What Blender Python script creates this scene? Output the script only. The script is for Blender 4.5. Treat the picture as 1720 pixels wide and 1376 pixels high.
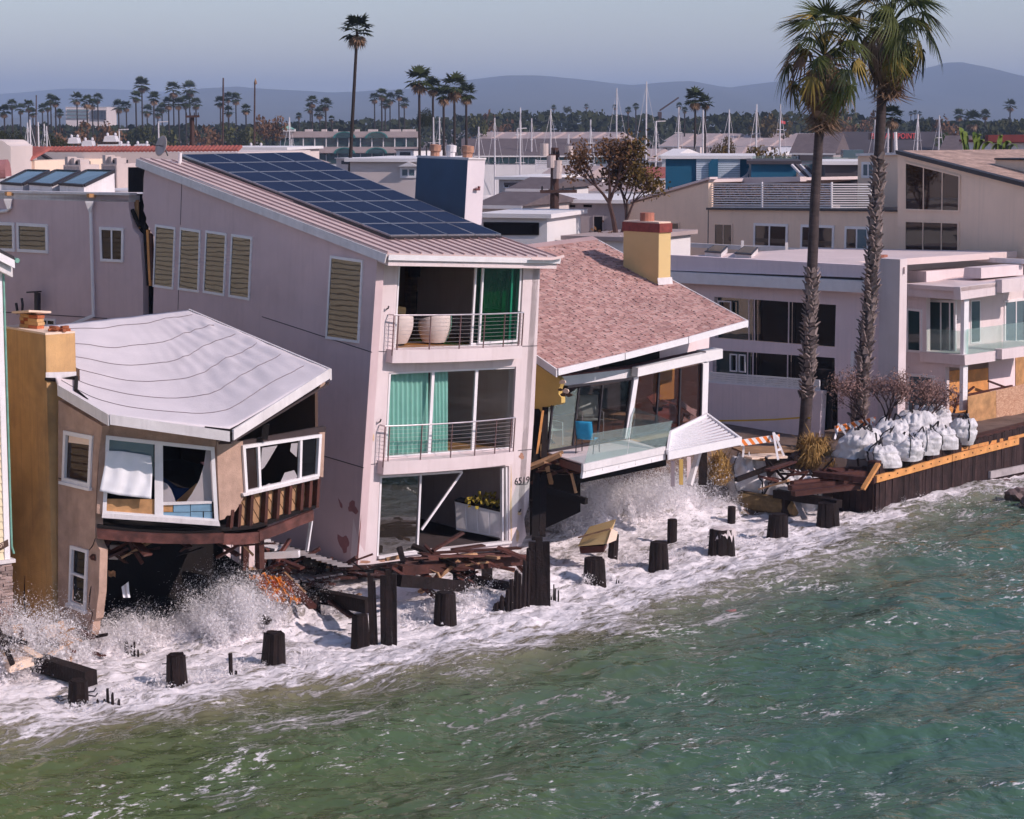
import bpy, bmesh, math, random
import numpy as np
from math import radians, sin, cos, tan, pi, sqrt, atan2
from mathutils import Vector as V, Matrix, geometry, noise as mnoise

scene = bpy.context.scene
for _o in list(bpy.data.objects):
    bpy.data.objects.remove(_o)
COL = scene.collection
random.seed(7)
RNG = np.random.default_rng(11)

# ---------------------------------------------------------------- camera
FPX, PITCH, CAMH = 3700.0, radians(7.44), 13.0
cam_data = bpy.data.cameras.new('camera')
cam_data.sensor_fit = 'HORIZONTAL'
cam_data.sensor_width = 36.0
cam_data.lens = 36.0 * FPX / 1720.0
cam_data.clip_start = 0.5
cam_data.clip_end = 60000
cam = bpy.data.objects.new('camera', cam_data)
cam.location = (0, 0, CAMH)
cam.rotation_euler = (pi / 2 - PITCH, 0, 0)
COL.objects.link(cam)
scene.camera = cam

# ---------------------------------------------------------------- world and sun
SUN_DIR = V((0.87, -0.50, 0.0)).normalized()
SUN_EL = radians(34)
world = bpy.data.worlds.new('World')
scene.world = world
world.use_nodes = True
_nt = world.node_tree
_nt.nodes.clear()
_sky = _nt.nodes.new('ShaderNodeTexSky')
_sky.sky_type = 'NISHITA'
_sky.sun_disc = False
_sky.sun_elevation = SUN_EL
_sky.sun_rotation = atan2(SUN_DIR.x, SUN_DIR.y)
_sky.altitude = 10
_sky.air_density = 1.0
_sky.dust_density = 0.3
_sky.ozone_density = 4.0
_tint = _nt.nodes.new('ShaderNodeMix')
_tint.data_type = 'RGBA'
_tint.blend_type = 'MULTIPLY'
_tint.inputs[0].default_value = 1.0
_tint.inputs[7].default_value = (1.04, 0.87, 0.84, 1)
_bg = _nt.nodes.new('ShaderNodeBackground')
_bg.inputs[1].default_value = 0.122
_wo = _nt.nodes.new('ShaderNodeOutputWorld')
_nt.links.new(_sky.outputs[0], _tint.inputs[6])
_nt.links.new(_tint.outputs[2], _bg.inputs[0])
_nt.links.new(_bg.outputs[0], _wo.inputs[0])

sun_data = bpy.data.lights.new('sun', 'SUN')
sun_data.energy = 3.15
sun_data.angle = radians(0.5)
sun_data.color = (1.0, 0.855, 0.82)
sun = bpy.data.objects.new('sun', sun_data)
_s = V((SUN_DIR.x * cos(SUN_EL), SUN_DIR.y * cos(SUN_EL), sin(SUN_EL)))
sun.rotation_euler = _s.to_track_quat('Z', 'Y').to_euler()
sun.location = _s * 100
COL.objects.link(sun)

scene.view_settings.view_transform = 'Standard'
scene.view_settings.look = 'None'
scene.view_settings.exposure = 0.38
scene.view_settings.gamma = 1.0
scene.view_settings.use_curve_mapping = False
scene.render.engine = 'CYCLES'
scene.cycles.use_adaptive_sampling = True
scene.cycles.adaptive_threshold = 0.03
scene.cycles.max_bounces = 5
scene.cycles.diffuse_bounces = 3
scene.cycles.glossy_bounces = 3
scene.cycles.transmission_bounces = 4
scene.cycles.transparent_max_bounces = 12
scene.cycles.volume_bounces = 0
scene.cycles.caustics_reflective = False
scene.cycles.caustics_refractive = False
scene.cycles.use_denoising = True

# ================================================================ helpers
def ray(px, py):
    x = (px - 860.0) / FPX
    y = -(py - 688.0) / FPX
    return V((x, cos(PITCH) + y * sin(PITCH), -sin(PITCH) + y * cos(PITCH)))
CAMP = V((0, 0, CAMH))
def atD(px, py, D):
    r = ray(px, py)
    return CAMP + r * (D / r.y)
def onz(px, py, z):
    r = ray(px, py)
    return CAMP + r * ((z - CAMH) / r.z)
def pix(p):
    q = V(p) - CAMP
    yc = q.y * sin(PITCH) + q.z * cos(PITCH)
    zc = q.y * cos(PITCH) - q.z * sin(PITCH)
    return (860 + FPX * q.x / zc, 688 - FPX * yc / zc)
def head(deg):
    return V((sin(radians(deg)), cos(radians(deg)), 0))
class PL:
    """a plane through p spanned by a and b; n faces the sea side where the photograph was taken"""
    def __init__(s, p, a, b=V((0, 0, 1))):
        s.p = V(p); s.a = V(a).normalized(); s.b = V(b).normalized()
        s.n = s.a.cross(s.b).normalized()
        if s.n.dot(CAMP - s.p) < 0: s.n = -s.n
    def __call__(s, px, py, off=0.0):
        r = ray(px, py)
        p = s.p + s.n * off
        return CAMP + r * ((p - CAMP).dot(s.n) / r.dot(s.n))
    def q(s, pts, off=0.0):
        return [s(x, y, off) for x, y in pts]
def plane3(a, b, c):
    return PL(a, b - a, c - a)

class MB:
    def __init__(s):
        s.v = []; s.f = []
    def add(s, verts, faces):
        k = len(s.v)
        s.v += [tuple(p) for p in verts]
        s.f += [tuple(i + k for i in f) for f in faces]
        return s
    def prism(s, poly, vec):
        n = len(poly); vec = V(vec)
        poly = [V(p) for p in poly]
        nn = V((0, 0, 0))
        for i in range(n): nn += poly[i].cross(poly[(i + 1) % n])
        if nn.dot(vec) > 0: poly = poly[::-1]
        top = [p + vec for p in poly]
        s.add(poly + top, [tuple(range(n)), tuple(range(2 * n - 1, n - 1, -1))] +
              [(i + n, (i + 1) % n + n, (i + 1) % n, i) for i in range(n)])
        return s
    def panel(s, outer, holes, vec):
        """a flat plate with holes, front loop given, thickness vec"""
        loops = [[V(p) for p in outer]] + [[V(p) for p in h] for h in holes]
        vec = V(vec)
        flat = [p for l in loops for p in l]
        tris = geometry.tessellate_polygon(loops)
        n = len(flat)
        f = []
        for t in tris:
            a, b, c = (flat[i] for i in t)
            up = (b - a).cross(c - a).dot(vec) > 0
            t = tuple(t)
            f.append(t[::-1] if up else t)
            f.append(tuple(i + n for i in (t if up else t[::-1])))
        k = 0
        for l in loops:
            m = len(l)
            for i in range(m):
                j = (i + 1) % m
                f.append((k + i, k + j, k + j + n, k + i + n))
            k += m
        s.add(flat + [p + vec for p in flat], f)
        return s
    def beam(s, p0, p1, w, h, up=V((0, 0, 1)), jit=0.0):
        p0 = V(p0); p1 = V(p1)
        d = (p1 - p0).normalized()
        x = d.cross(V(up))
        if x.length < 1e-4: x = d.cross(V((1, 0, 0)))
        x.normalize(); y = x.cross(d).normalized()
        vs = []
        for p in (p0, p1):
            for sx, sy in ((-1, -1), (1, -1), (1, 1), (-1, 1)):
                j = V((random.uniform(-jit, jit), random.uniform(-jit, jit), random.uniform(-jit, jit))) if jit else V((0, 0, 0))
                vs.append(p + x * (sx * w / 2) + y * (sy * h / 2) + j)
        s.add(vs, [(0, 1, 2, 3), (7, 6, 5, 4), (0, 4, 5, 1), (1, 5, 6, 2), (2, 6, 7, 3), (3, 7, 4, 0)])
        return s
    def box(s, c, sx, sy, sz, rz=0.0):
        c = V(c)
        ax = V((cos(rz), sin(rz), 0)); ay = V((-sin(rz), cos(rz), 0))
        p = [c + ax * (a * sx / 2) + ay * (b * sy / 2) for a, b in ((-1, -1), (1, -1), (1, 1), (-1, 1))]
        return s.prism(p, (0, 0, sz))
    def tube(s, pts, radii, n=8, cap=True):
        pts = [V(p) for p in pts]
        k = len(s.v); m = len(pts)
        if not hasattr(radii, '__len__'): radii = [radii] * m
        ref = None
        for i, p in enumerate(pts):
            d = (pts[min(i + 1, m - 1)] - pts[max(i - 1, 0)]).normalized()
            if ref is None:
                ref = d.orthogonal().normalized()
            x = (ref - d * ref.dot(d))
            x = x.normalized() if x.length > 1e-5 else d.orthogonal().normalized()
            ref = x; y = d.cross(x)
            for j in range(n):
                a = 2 * pi * j / n
                s.v.append(tuple(p + (x * cos(a) + y * sin(a)) * radii[i]))
        for i in range(m - 1):
            for j in range(n):
                a = k + i * n + j; b = k + i * n + (j + 1) % n
                s.f.append((a, b, b + n, a + n))
        if cap:
            s.f.append(tuple(range(k + n - 1, k - 1, -1)))
            s.f.append(tuple(range(k + (m - 1) * n, k + m * n)))
        return s
    def grid(s, rows, thick=None):
        """rows: list of lists of points; thick: vector for a closed sheet"""
        R = len(rows); C = len(rows[0]); k = len(s.v)
        for r in rows: s.v += [tuple(p) for p in r]
        for i in range(R - 1):
            for j in range(C - 1):
                a = k + i * C + j
                s.f.append((a, a + 1, a + C + 1, a + C))
        if thick is not None:
            t = V(thick); k2 = len(s.v)
            for r in rows: s.v += [tuple(V(p) + t) for p in r]
            for i in range(R - 1):
                for j in range(C - 1):
                    a = k2 + i * C + j
                    s.f.append((a, a + C, a + C + 1, a + 1))
            ring = [i for i in range(C)] + [i * C + C - 1 for i in range(1, R)] + \
                   [(R - 1) * C + j for j in range(C - 2, -1, -1)] + [i * C for i in range(R - 2, 0, -1)]
            for i in range(len(ring)):
                a = ring[i]; b = ring[(i + 1) % len(ring)]
                s.f.append((k + b, k + a, k2 + a, k2 + b))
        return s
    def mesh(s, name, mat, smooth=False):
        me = bpy.data.meshes.new(name)
        me.from_pydata(s.v, [], s.f)
        if mat is not None: me.materials.append(M[mat] if isinstance(mat, str) else mat)
        if smooth:
            me.polygons.foreach_set('use_smooth', [True] * len(me.polygons))
        me.update()
        return me
    def build(s, name, mat, parent=None, smooth=False, fix=False, **tags):
        me = s.mesh(name, mat, smooth)
        if fix:
            bm = bmesh.new(); bm.from_mesh(me)
            bmesh.ops.recalc_face_normals(bm, faces=bm.faces)
            bm.to_mesh(me); bm.free()
        return put(name, me, parent, **tags)

def put(name, me, parent=None, loc=None, rot=None, scale=None, local=False, **tags):
    o = bpy.data.objects.new(name, me)
    COL.objects.link(o)
    if loc is not None: o.location = loc
    if rot is not None: o.rotation_euler = rot
    if scale is not None: o.scale = scale
    if parent is not None:
        o.parent = parent
        if not local:
            o.matrix_parent_inverse = Matrix.Translation(-root_loc(parent))
    for k, v in tags.items(): o[k] = v
    return o
def root_loc(o):
    # translation of the parent chain (things are only translated)
    t = V((0, 0, 0))
    while o is not None:
        t += V(o.location)
        if o.parent is not None: t += o.matrix_parent_inverse.translation
        o = o.parent
    return t
def thing(name, label, category, loc=(0, 0, 0), group=None):
    o = bpy.data.objects.new(name, None)
    o.empty_display_size = 0.3
    COL.objects.link(o)
    o.location = loc
    o['label'] = label; o['category'] = category
    if group: o['group'] = group
    return o
def copy_tree(o, parent=None):
    c = o.copy(); COL.objects.link(c)
    if parent is not None:
        c.parent = parent
        c.matrix_parent_inverse = o.matrix_parent_inverse.copy()
    for ch in [x for x in bpy.data.objects if x.parent == o]:
        copy_tree(ch, c)
    return c

def lerp(a, b, t): return V(a) * (1 - t) + V(b) * t
def bil(Q, u, v):
    """Q = TL, TR, BR, BL"""
    return lerp(lerp(Q[0], Q[1], u), lerp(Q[3], Q[2], u), v)
def poly_at(P, s):
    """point at fraction s of a polyline"""
    L = [(V(P[i + 1]) - V(P[i])).length for i in range(len(P) - 1)]
    d = s * sum(L)
    for i, l in enumerate(L):
        if d <= l or i == len(L) - 1: return lerp(P[i], P[i + 1], d / l)
        d -= l

# vectorised gradient noise
_perm = RNG.permutation(512).astype(np.int64)
_perm = np.concatenate([_perm, _perm, _perm])
_g = RNG.normal(size=(512, 3)); _g /= np.linalg.norm(_g, axis=1)[:, None]
def pnoise(x, y, z=0.0):
    x = np.asarray(x, float); y = np.asarray(y, float); z = np.zeros_like(x) + z
    xi = np.floor(x).astype(np.int64); yi = np.floor(y).astype(np.int64); zi = np.floor(z).astype(np.int64)
    xf, yf, zf = x - xi, y - yi, z - zi
    fade = lambda t: t * t * t * (t * (t * 6 - 15) + 10)
    u, v, w = fade(xf), fade(yf), fade(zf)
    out = 0
    for dx in (0, 1):
        for dy in (0, 1):
            for dz in (0, 1):
                h = _perm[(_perm[(_perm[(xi + dx) & 511] + yi + dy) & 511] + zi + dz) & 511]
                g = _g[h]
                d = g[..., 0] * (xf - dx) + g[..., 1] * (yf - dy) + g[..., 2] * (zf - dz)
                out = out + d * (u if dx else 1 - u) * (v if dy else 1 - v) * (w if dz else 1 - w)
    return out * 1.6
def fbm(x, y, z=0.0, o=4, lac=2.03, gain=0.5):
    a, s, t = 1.0, 0, 0
    for i in range(o):
        s = s + a * pnoise(x, y, z + i * 7.3); t += a
        x, y, z = x * lac + 3.1, y * lac + 1.7, z * lac
        a *= gain
    return s / t
def sstep(a, b, x):
    t = np.clip((x - a) / (b - a), 0, 1)
    return t * t * (3 - 2 * t)

# ---------------------------------------------------------------- materials
M = {}
def new_mat(name):
    m = bpy.data.materials.new(name); m.use_nodes = True
    nt = m.node_tree
    b = nt.nodes['Principled BSDF']
    M[name] = m
    return m, nt, b
def N(nt, typ, **kw):
    n = nt.nodes.new(typ)
    for k, v in kw.items(): setattr(n, k, v)
    return n
def noise_node(nt, vec, scale, detail=4, rough=0.55, dist=0.0):
    n = N(nt, 'ShaderNodeTexNoise')
    n.inputs['Scale'].default_value = scale
    n.inputs['Detail'].default_value = detail
    n.inputs['Roughness'].default_value = rough
    n.inputs['Distortion'].default_value = dist
    if vec is not None: nt.links.new(vec, n.inputs['Vector'])
    return n
def ramp(nt, fac, stops):
    r = N(nt, 'ShaderNodeValToRGB')
    while len(r.color_ramp.elements) < len(stops): r.color_ramp.elements.new(0.5)
    for e, (p, c) in zip(r.color_ramp.elements, stops):
        e.position = p
        e.color = (c, c, c, 1) if not hasattr(c, '__len__') else tuple(c) + (1,)
    nt.links.new(fac, r.inputs[0])
    return r
def mixc(nt, fac, a, b, blend='MIX'):
    m = N(nt, 'ShaderNodeMix', data_type='RGBA', blend_type=blend)
    for sock, val in ((0, fac), (6, a), (7, b)):
        if hasattr(val, 'is_output') or isinstance(val, bpy.types.NodeSocket): nt.links.new(val, m.inputs[sock])
        elif hasattr(val, '__len__'): m.inputs[sock].default_value = tuple(val) + (1,) if len(val) == 3 else val
        else: m.inputs[sock].default_value = val
    return m.outputs[2]
def scaled_pos(nt, sx, sy, sz, obj=True):
    t = N(nt, 'ShaderNodeTexCoord')
    mp = N(nt, 'ShaderNodeMapping')
    mp.inputs['Scale'].default_value = (sx, sy, sz)
    nt.links.new(t.outputs['Object'], mp.inputs[0])
    return mp.outputs[0]
def mat(name, col, rough=0.8, var=0.12, vs=1.2, bump=0.0, bs=40.0, spec=0.35, metal=0.0,
        stain=0.0, stain_col=(0.10, 0.07, 0.06), streak=0.0, grain=None, per_obj=0.0, sheen=0.0):
    """a painted or natural surface: broad colour variation, optional vertical streaks, stains and relief"""
    m, nt, b = new_mat(name)
    p = scaled_pos(nt, 1, 1, 1)
    n1 = noise_node(nt, p, vs, 6, 0.6)
    lo = tuple(c * (1 - var) for c in col); hi = tuple(min(1, c * (1 + var)) for c in col)
    c = mixc(nt, ramp(nt, n1.outputs[0], [(0.3, 0.0), (0.7, 1.0)]).outputs[0], lo, hi)
    if grain is not None:
        pg = scaled_pos(nt, *grain)
        ng = noise_node(nt, pg, 1.0, 5, 0.65, 0.4)
        c = mixc(nt, ramp(nt, ng.outputs[0], [(0.35, 0.0), (0.65, 0.75)]).outputs[0], c, tuple(x * 0.45 for x in col))
    if streak > 0:
        ps = scaled_pos(nt, 3.0, 3.0, 0.12)
        ns = noise_node(nt, ps, 2.2, 5, 0.6)
        c = mixc(nt, ramp(nt, ns.outputs[0], [(0.5, 0.0), (0.78, streak)]).outputs[0], c, stain_col)
    if stain > 0:
        n2 = noise_node(nt, p, 0.55, 7, 0.65, 0.6)
        c = mixc(nt, ramp(nt, n2.outputs[0], [(0.5, 0.0), (0.75, stain)]).outputs[0], c, stain_col)
    if per_obj > 0:
        oi = N(nt, 'ShaderNodeObjectInfo')
        r = ramp(nt, oi.outputs['Random'], [(0.0, 1 - per_obj), (1.0, 1 + per_obj)])
        r.color_ramp.elements[1].color = (1 + per_obj,) * 3 + (1,)
        c = mixc(nt, 1.0, c, r.outputs[0], 'MULTIPLY')
    nt.links.new(c, b.inputs['Base Color'])
    nr = ramp(nt, n1.outputs[0], [(0.2, max(0.02, rough - 0.1)), (0.8, min(1, rough + 0.08))])
    nt.links.new(nr.outputs[0], b.inputs['Roughness'])
    b.inputs['Metallic'].default_value = metal
    b.inputs['Specular IOR Level'].default_value = spec
    if bump > 0:
        nb = noise_node(nt, p, bs, 4, 0.6)
        bp = N(nt, 'ShaderNodeBump')
        bp.inputs['Strength'].default_value = bump
        bp.inputs['Distance'].default_value = 0.02
        src = nb.outputs[0]
        if grain is not None:
            ad = N(nt, 'ShaderNodeMath', operation='ADD')
            nt.links.new(nb.outputs[0], ad.inputs[0]); nt.links.new(ng.outputs[0], ad.inputs[1]); src = ad.outputs[0]
        nt.links.new(src, bp.inputs['Height'])
        nt.links.new(bp.outputs[0], b.inputs['Normal'])
    return m
def glass_opaque(name, col, ior=1.7, rough=0.02, wob=0.0):
    m, nt, b = new_mat(name)
    b.inputs['Base Color'].default_value = tuple(col) + (1,)
    b.inputs['Roughness'].default_value = rough
    b.inputs['IOR'].default_value = ior
    if wob > 0:
        p = scaled_pos(nt, 1, 1, 1)
        n = noise_node(nt, p, 0.9, 2, 0.5)
        bp = N(nt, 'ShaderNodeBump'); bp.inputs['Strength'].default_value = wob; bp.inputs['Distance'].default_value = 0.05
        nt.links.new(n.outputs[0], bp.inputs['Height']); nt.links.new(bp.outputs[0], b.inputs['Normal'])
    return m
def glass_clear(name, tint=(0.8, 0.87, 0.85), ior=1.5, boost=0.04, haze=0.0, haze_col=(0.6, 0.7, 0.68)):
    m, nt, b = new_mat(name)
    nt.nodes.remove(b)
    out = nt.nodes['Material Output']
    tr = N(nt, 'ShaderNodeBsdfTransparent'); tr.inputs[0].default_value = tuple(tint) + (1,)
    gl = N(nt, 'ShaderNodeBsdfGlossy'); gl.inputs['Roughness'].default_value = 0.02
    lw = N(nt, 'ShaderNodeLayerWeight'); lw.inputs[0].default_value = 0.5
    pw = N(nt, 'ShaderNodeMath', operation='POWER'); pw.inputs[1].default_value = 4.0
    nt.links.new(lw.outputs['Facing'], pw.inputs[0])
    ad = N(nt, 'ShaderNodeMath', operation='ADD'); ad.inputs[1].default_value = boost
    nt.links.new(pw.outputs[0], ad.inputs[0])
    mx = N(nt, 'ShaderNodeMixShader')
    nt.links.new(ad.outputs[0], mx.inputs[0]); nt.links.new(tr.outputs[0], mx.inputs[1]); nt.links.new(gl.outputs[0], mx.inputs[2])
    last = mx.outputs[0]
    if haze > 0:
        df = N(nt, 'ShaderNodeBsdfDiffuse'); df.inputs[0].default_value = tuple(haze_col) + (1,)
        m2 = N(nt, 'ShaderNodeMixShader'); m2.inputs[0].default_value = haze
        nt.links.new(last, m2.inputs[1]); nt.links.new(df.outputs[0], m2.inputs[2]); last = m2.outputs[0]
    nt.links.new(last, out.inputs[0])
    return m

mat('white_trim', (0.82, 0.78, 0.79), 0.45, 0.05, 3.0, 0.02, 60, 0.4)
mat('white_worn', (0.74, 0.69, 0.69), 0.6, 0.08, 2.0, 0.08, 40, stain=0.25, streak=0.2)
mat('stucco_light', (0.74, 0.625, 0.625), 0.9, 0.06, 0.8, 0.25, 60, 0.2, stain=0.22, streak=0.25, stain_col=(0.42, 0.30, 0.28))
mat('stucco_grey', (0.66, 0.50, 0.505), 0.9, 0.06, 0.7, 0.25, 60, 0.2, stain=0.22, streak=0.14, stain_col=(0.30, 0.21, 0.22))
mat('stucco_ochre', (0.62, 0.37, 0.17), 0.95, 0.18, 1.1, 0.5, 35, 0.15, stain=0.45, streak=0.35, stain_col=(0.16, 0.10, 0.07))
mat('stucco_tan', (0.48, 0.32, 0.25), 0.95, 0.2, 2.2, 0.6, 30, 0.15, stain=0.6, streak=0.3, stain_col=(0.25, 0.16, 0.12))
mat('stucco_yellow', (0.66, 0.45, 0.15), 0.95, 0.12, 1.2, 0.4, 45, 0.15, stain=0.25, stain_col=(0.45, 0.27, 0.08))
mat('stucco_cream', (0.86, 0.65, 0.51), 0.95, 0.05, 0.5, 0.2, 45, 0.15, stain=0.2, streak=0.2, stain_col=(0.5, 0.40, 0.32))
mat('stucco_lavender', (0.88, 0.71, 0.72), 0.95, 0.05, 0.6, 0.2, 45, 0.15, stain=0.18, streak=0.2, stain_col=(0.46, 0.40, 0.42))
mat('metal_roof', (0.66, 0.50, 0.46), 0.45, 0.06, 1.0, 0.03, 40, 0.4)
mat('metal_roof_seam', (0.48, 0.32, 0.30), 0.45, 0.08, 1.0, spec=0.4)
mat('dark_metal', (0.035, 0.03, 0.035), 0.5, 0.2, 3.0)
mat('rail_metal', (0.22, 0.13, 0.13), 0.45, 0.2, 5.0, metal=0.3)
mat('rail_bright', (0.62, 0.55, 0.56), 0.35, 0.1, 5.0, metal=0.6)
mat('piling_wood', (0.017, 0.009, 0.0085), 0.65, 0.6, 3.0, 1.0, 14, 0.22, grain=(14, 14, 0.9))
mat('plank_wood', (0.046, 0.026, 0.025), 0.8, 0.55, 3.0, 1.0, 14, 0.2, grain=(14, 14, 0.7), per_obj=0.3)
mat('red_brown_wood', (0.095, 0.032, 0.024), 0.65, 0.5, 3.0, 0.5, 22, 0.3, grain=(6, 6, 6), per_obj=0.35)
mat('fresh_lumber', (0.66, 0.30, 0.10), 0.7, 0.22, 2.5, 0.3, 25, 0.3, stain=0.25, stain_col=(0.25, 0.09, 0.04), per_obj=0.12)
mat('dry_lumber', (0.42, 0.24, 0.13), 0.8, 0.25, 2.5, 0.3, 25, 0.25, stain=0.3, per_obj=0.25)
mat('deck_grey', (0.33, 0.29, 0.29), 0.85, 0.25, 2.0, 0.3, 25, 0.2, per_obj=0.2)
mat('rotten_shade_dark', (0.009, 0.006, 0.006), 0.95, 0.4, 2.0, 0.5, 12)  # near-black for rotten wood and for shade painted into gaps and cavities
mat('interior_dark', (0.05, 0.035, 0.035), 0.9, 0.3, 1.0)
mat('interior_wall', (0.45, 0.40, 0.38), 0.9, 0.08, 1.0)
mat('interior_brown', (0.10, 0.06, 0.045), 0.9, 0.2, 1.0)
mat('wood_floor', (0.55, 0.26, 0.08), 0.4, 0.15, 3.0, 0.1, 30, grain=(1.2, 1.2, 10))
mat('fabric_cream', (0.68, 0.58, 0.55), 0.95, 0.06, 6.0, 0.3, 120)
mat('fabric_green', (0.55, 0.62, 0.40), 0.95, 0.06, 6.0, 0.3, 120)
mat('fabric_white', (0.80, 0.79, 0.82), 0.9, 0.04, 3.0, 0.15, 80)
mat('curtain', (0.36, 0.66, 0.58), 0.95, 0.06, 2.0)
mat('roof_membrane', (0.72, 0.65, 0.66), 0.7, 0.06, 1.2, 0.15, 10, 0.3, stain=0.2, stain_col=(0.45, 0.40, 0.43))
mat('seam_dark', (0.16, 0.12, 0.13), 0.8, 0.3, 6.0)
mat('blue_tile', (0.20, 0.34, 0.46), 0.5, 0.15, 4.0)
mat('plywood', (0.50, 0.27, 0.12), 0.8, 0.3, 3.0, 0.2, 30, stain=0.5, stain_col=(0.2, 0.08, 0.04))
mat('brick_red', (0.40, 0.12, 0.05), 0.85, 0.3, 6.0, 0.4, 50, per_obj=0.25)
mat('stone_veneer', (0.30, 0.22, 0.20), 0.9, 0.35, 4.0, 0.5, 25, per_obj=0.35)
mat('siding_cream', (0.78, 0.66, 0.45), 0.7, 0.05, 1.0, 0.05, 30, per_obj=0.03)
mat('copper_green', (0.18, 0.38, 0.30), 0.6, 0.2, 6.0)
mat('blue_cloth', (0.012, 0.045, 0.16), 0.9, 0.3, 2.0)
glass_opaque('glass_dark', (0.008, 0.007, 0.008), 1.35, 0.02, 0.05)
glass_opaque('glass_mirror', (0.03, 0.024, 0.02), 2.4, 0.015, 0.05)
glass_opaque('glass_brown', (0.030, 0.016, 0.013), 1.55, 0.03, 0.06)
glass_opaque('glass_teal', (0.03, 0.06, 0.065), 1.7, 0.02, 0.05)
glass_opaque('glass_sky', (0.10, 0.16, 0.19), 1.9, 0.03, 0.05)
glass_clear('glass_clear', (0.90, 0.93, 0.92), 1.5, 0.03)
glass_clear('glass_green', (0.34, 0.74, 0.62), 1.5, 0.03)
glass_clear('glass_rail', (0.86, 0.95, 0.92), 1.5, 0.03, 0.10, (0.72, 0.82, 0.80))

def frame_window(parent, pl, quad, fw=0.07, depth=0.05, mull=(), trans=(), glass='glass_dark', frame='white_trim',
                 name='window', recess=-0.015, panes=True, sub=True, sill=False, mw=None, skip=()):
    """a window laid in a wall plane: frame ring with mullions and one pane per light; quad in TL TR BR BL order"""
    Q = [p if isinstance(p, V) else pl(*p) for p in quad]
    n = pl.n
    W = ((Q[1] - Q[0]).length + (Q[2] - Q[3]).length) / 2
    H = ((Q[3] - Q[0]).length + (Q[2] - Q[1]).length) / 2
    iu, iv = fw / W, fw / H
    mw = mw or fw * 0.7
    mb = MB()
    def bar(u0, u1, v0, v1, d=depth):
        mb.prism([bil(Q, u0, v0) - n * 0.03, bil(Q, u1, v0) - n * 0.03, bil(Q, u1, v1) - n * 0.03, bil(Q, u0, v1) - n * 0.03], n * (0.03 + d))
    bar(0, iu, 0, 1); bar(1 - iu, 1, 0, 1)
    bar(iu, 1 - iu, 0, iv); bar(iu, 1 - iu, 1 - iv, 1)
    us = [iu]; 
    for m_ in mull:
        h = mw / W / 2
        bar(m_ - h, m_ + h, iv, 1 - iv, depth * 0.8)
        us += [m_ - h, m_ + h]
    us.append(1 - iu)
    vs = [iv]
    for t_ in trans:
        h = mw / H / 2
        for k in range(0, len(us), 2): bar(us[k], us[k + 1], t_ - h, t_ + h, depth * 0.7)
        vs += [t_ - h, t_ + h]
    vs.append(1 - iv)
    w = mb.build(name, frame, parent)
    if sill:
        d = (Q[2] - Q[3]).normalized() * 0.05
        up = (Q[0] - Q[3]).normalized()
        MB().prism([Q[3] - d, Q[2] + d, Q[2] + d - up * 0.07, Q[3] - d - up * 0.07], n * 0.10).build('sill', frame, w if sub else parent)
    if panes:
        k = 0
        for a in range(0, len(us), 2):
            for c in range(0, len(vs), 2):
                if k not in skip:
                    g = glass if isinstance(glass, str) else glass[k % len(glass)]
                    MB().prism([bil(Q, us[a], vs[c]) - n * recess, bil(Q, us[a + 1], vs[c]) - n * recess,
                                bil(Q, us[a + 1], vs[c + 1]) - n * recess, bil(Q, us[a], vs[c + 1]) - n * recess], n * 0.008
                               ).build('pane', g, w if sub else parent)
                k += 1
    return w

# ================================================================ sea, land, hills
S0 = V((-7.6, 49.8, 0)); SA = head(45.3); ST = head(-44.7)   # along the shore / inland
def st(p):
    d = V((p[0] - S0.x, p[1] - S0.y, 0)); return d.dot(SA), d.dot(ST)
def stw(s, t, z=0.0):
    return V((S0.x, S0.y, 0)) + SA * s + ST * t + V((0, 0, z))
def stp(px, py, z=0.0): return st(onz(px, py, z))

# foam edge as it ran up the beach
_edge = [stp(*p) for p in ((-160, 1262), (0, 1236), (150, 1226), (300, 1202), (420, 1170), (520, 1152), (650, 1142), (760, 1130), (850, 1104), (950, 1078), (1050, 1056),
                           (1130, 1018), (1250, 988), (1350, 962), (1440, 925), (1500, 880), (1560, 852), (1640, 832), (1720, 822), (1900, 790))]
_edge.sort()
_es = np.array([e[0] for e in _edge]); _et = np.array([e[1] for e in _edge])
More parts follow.
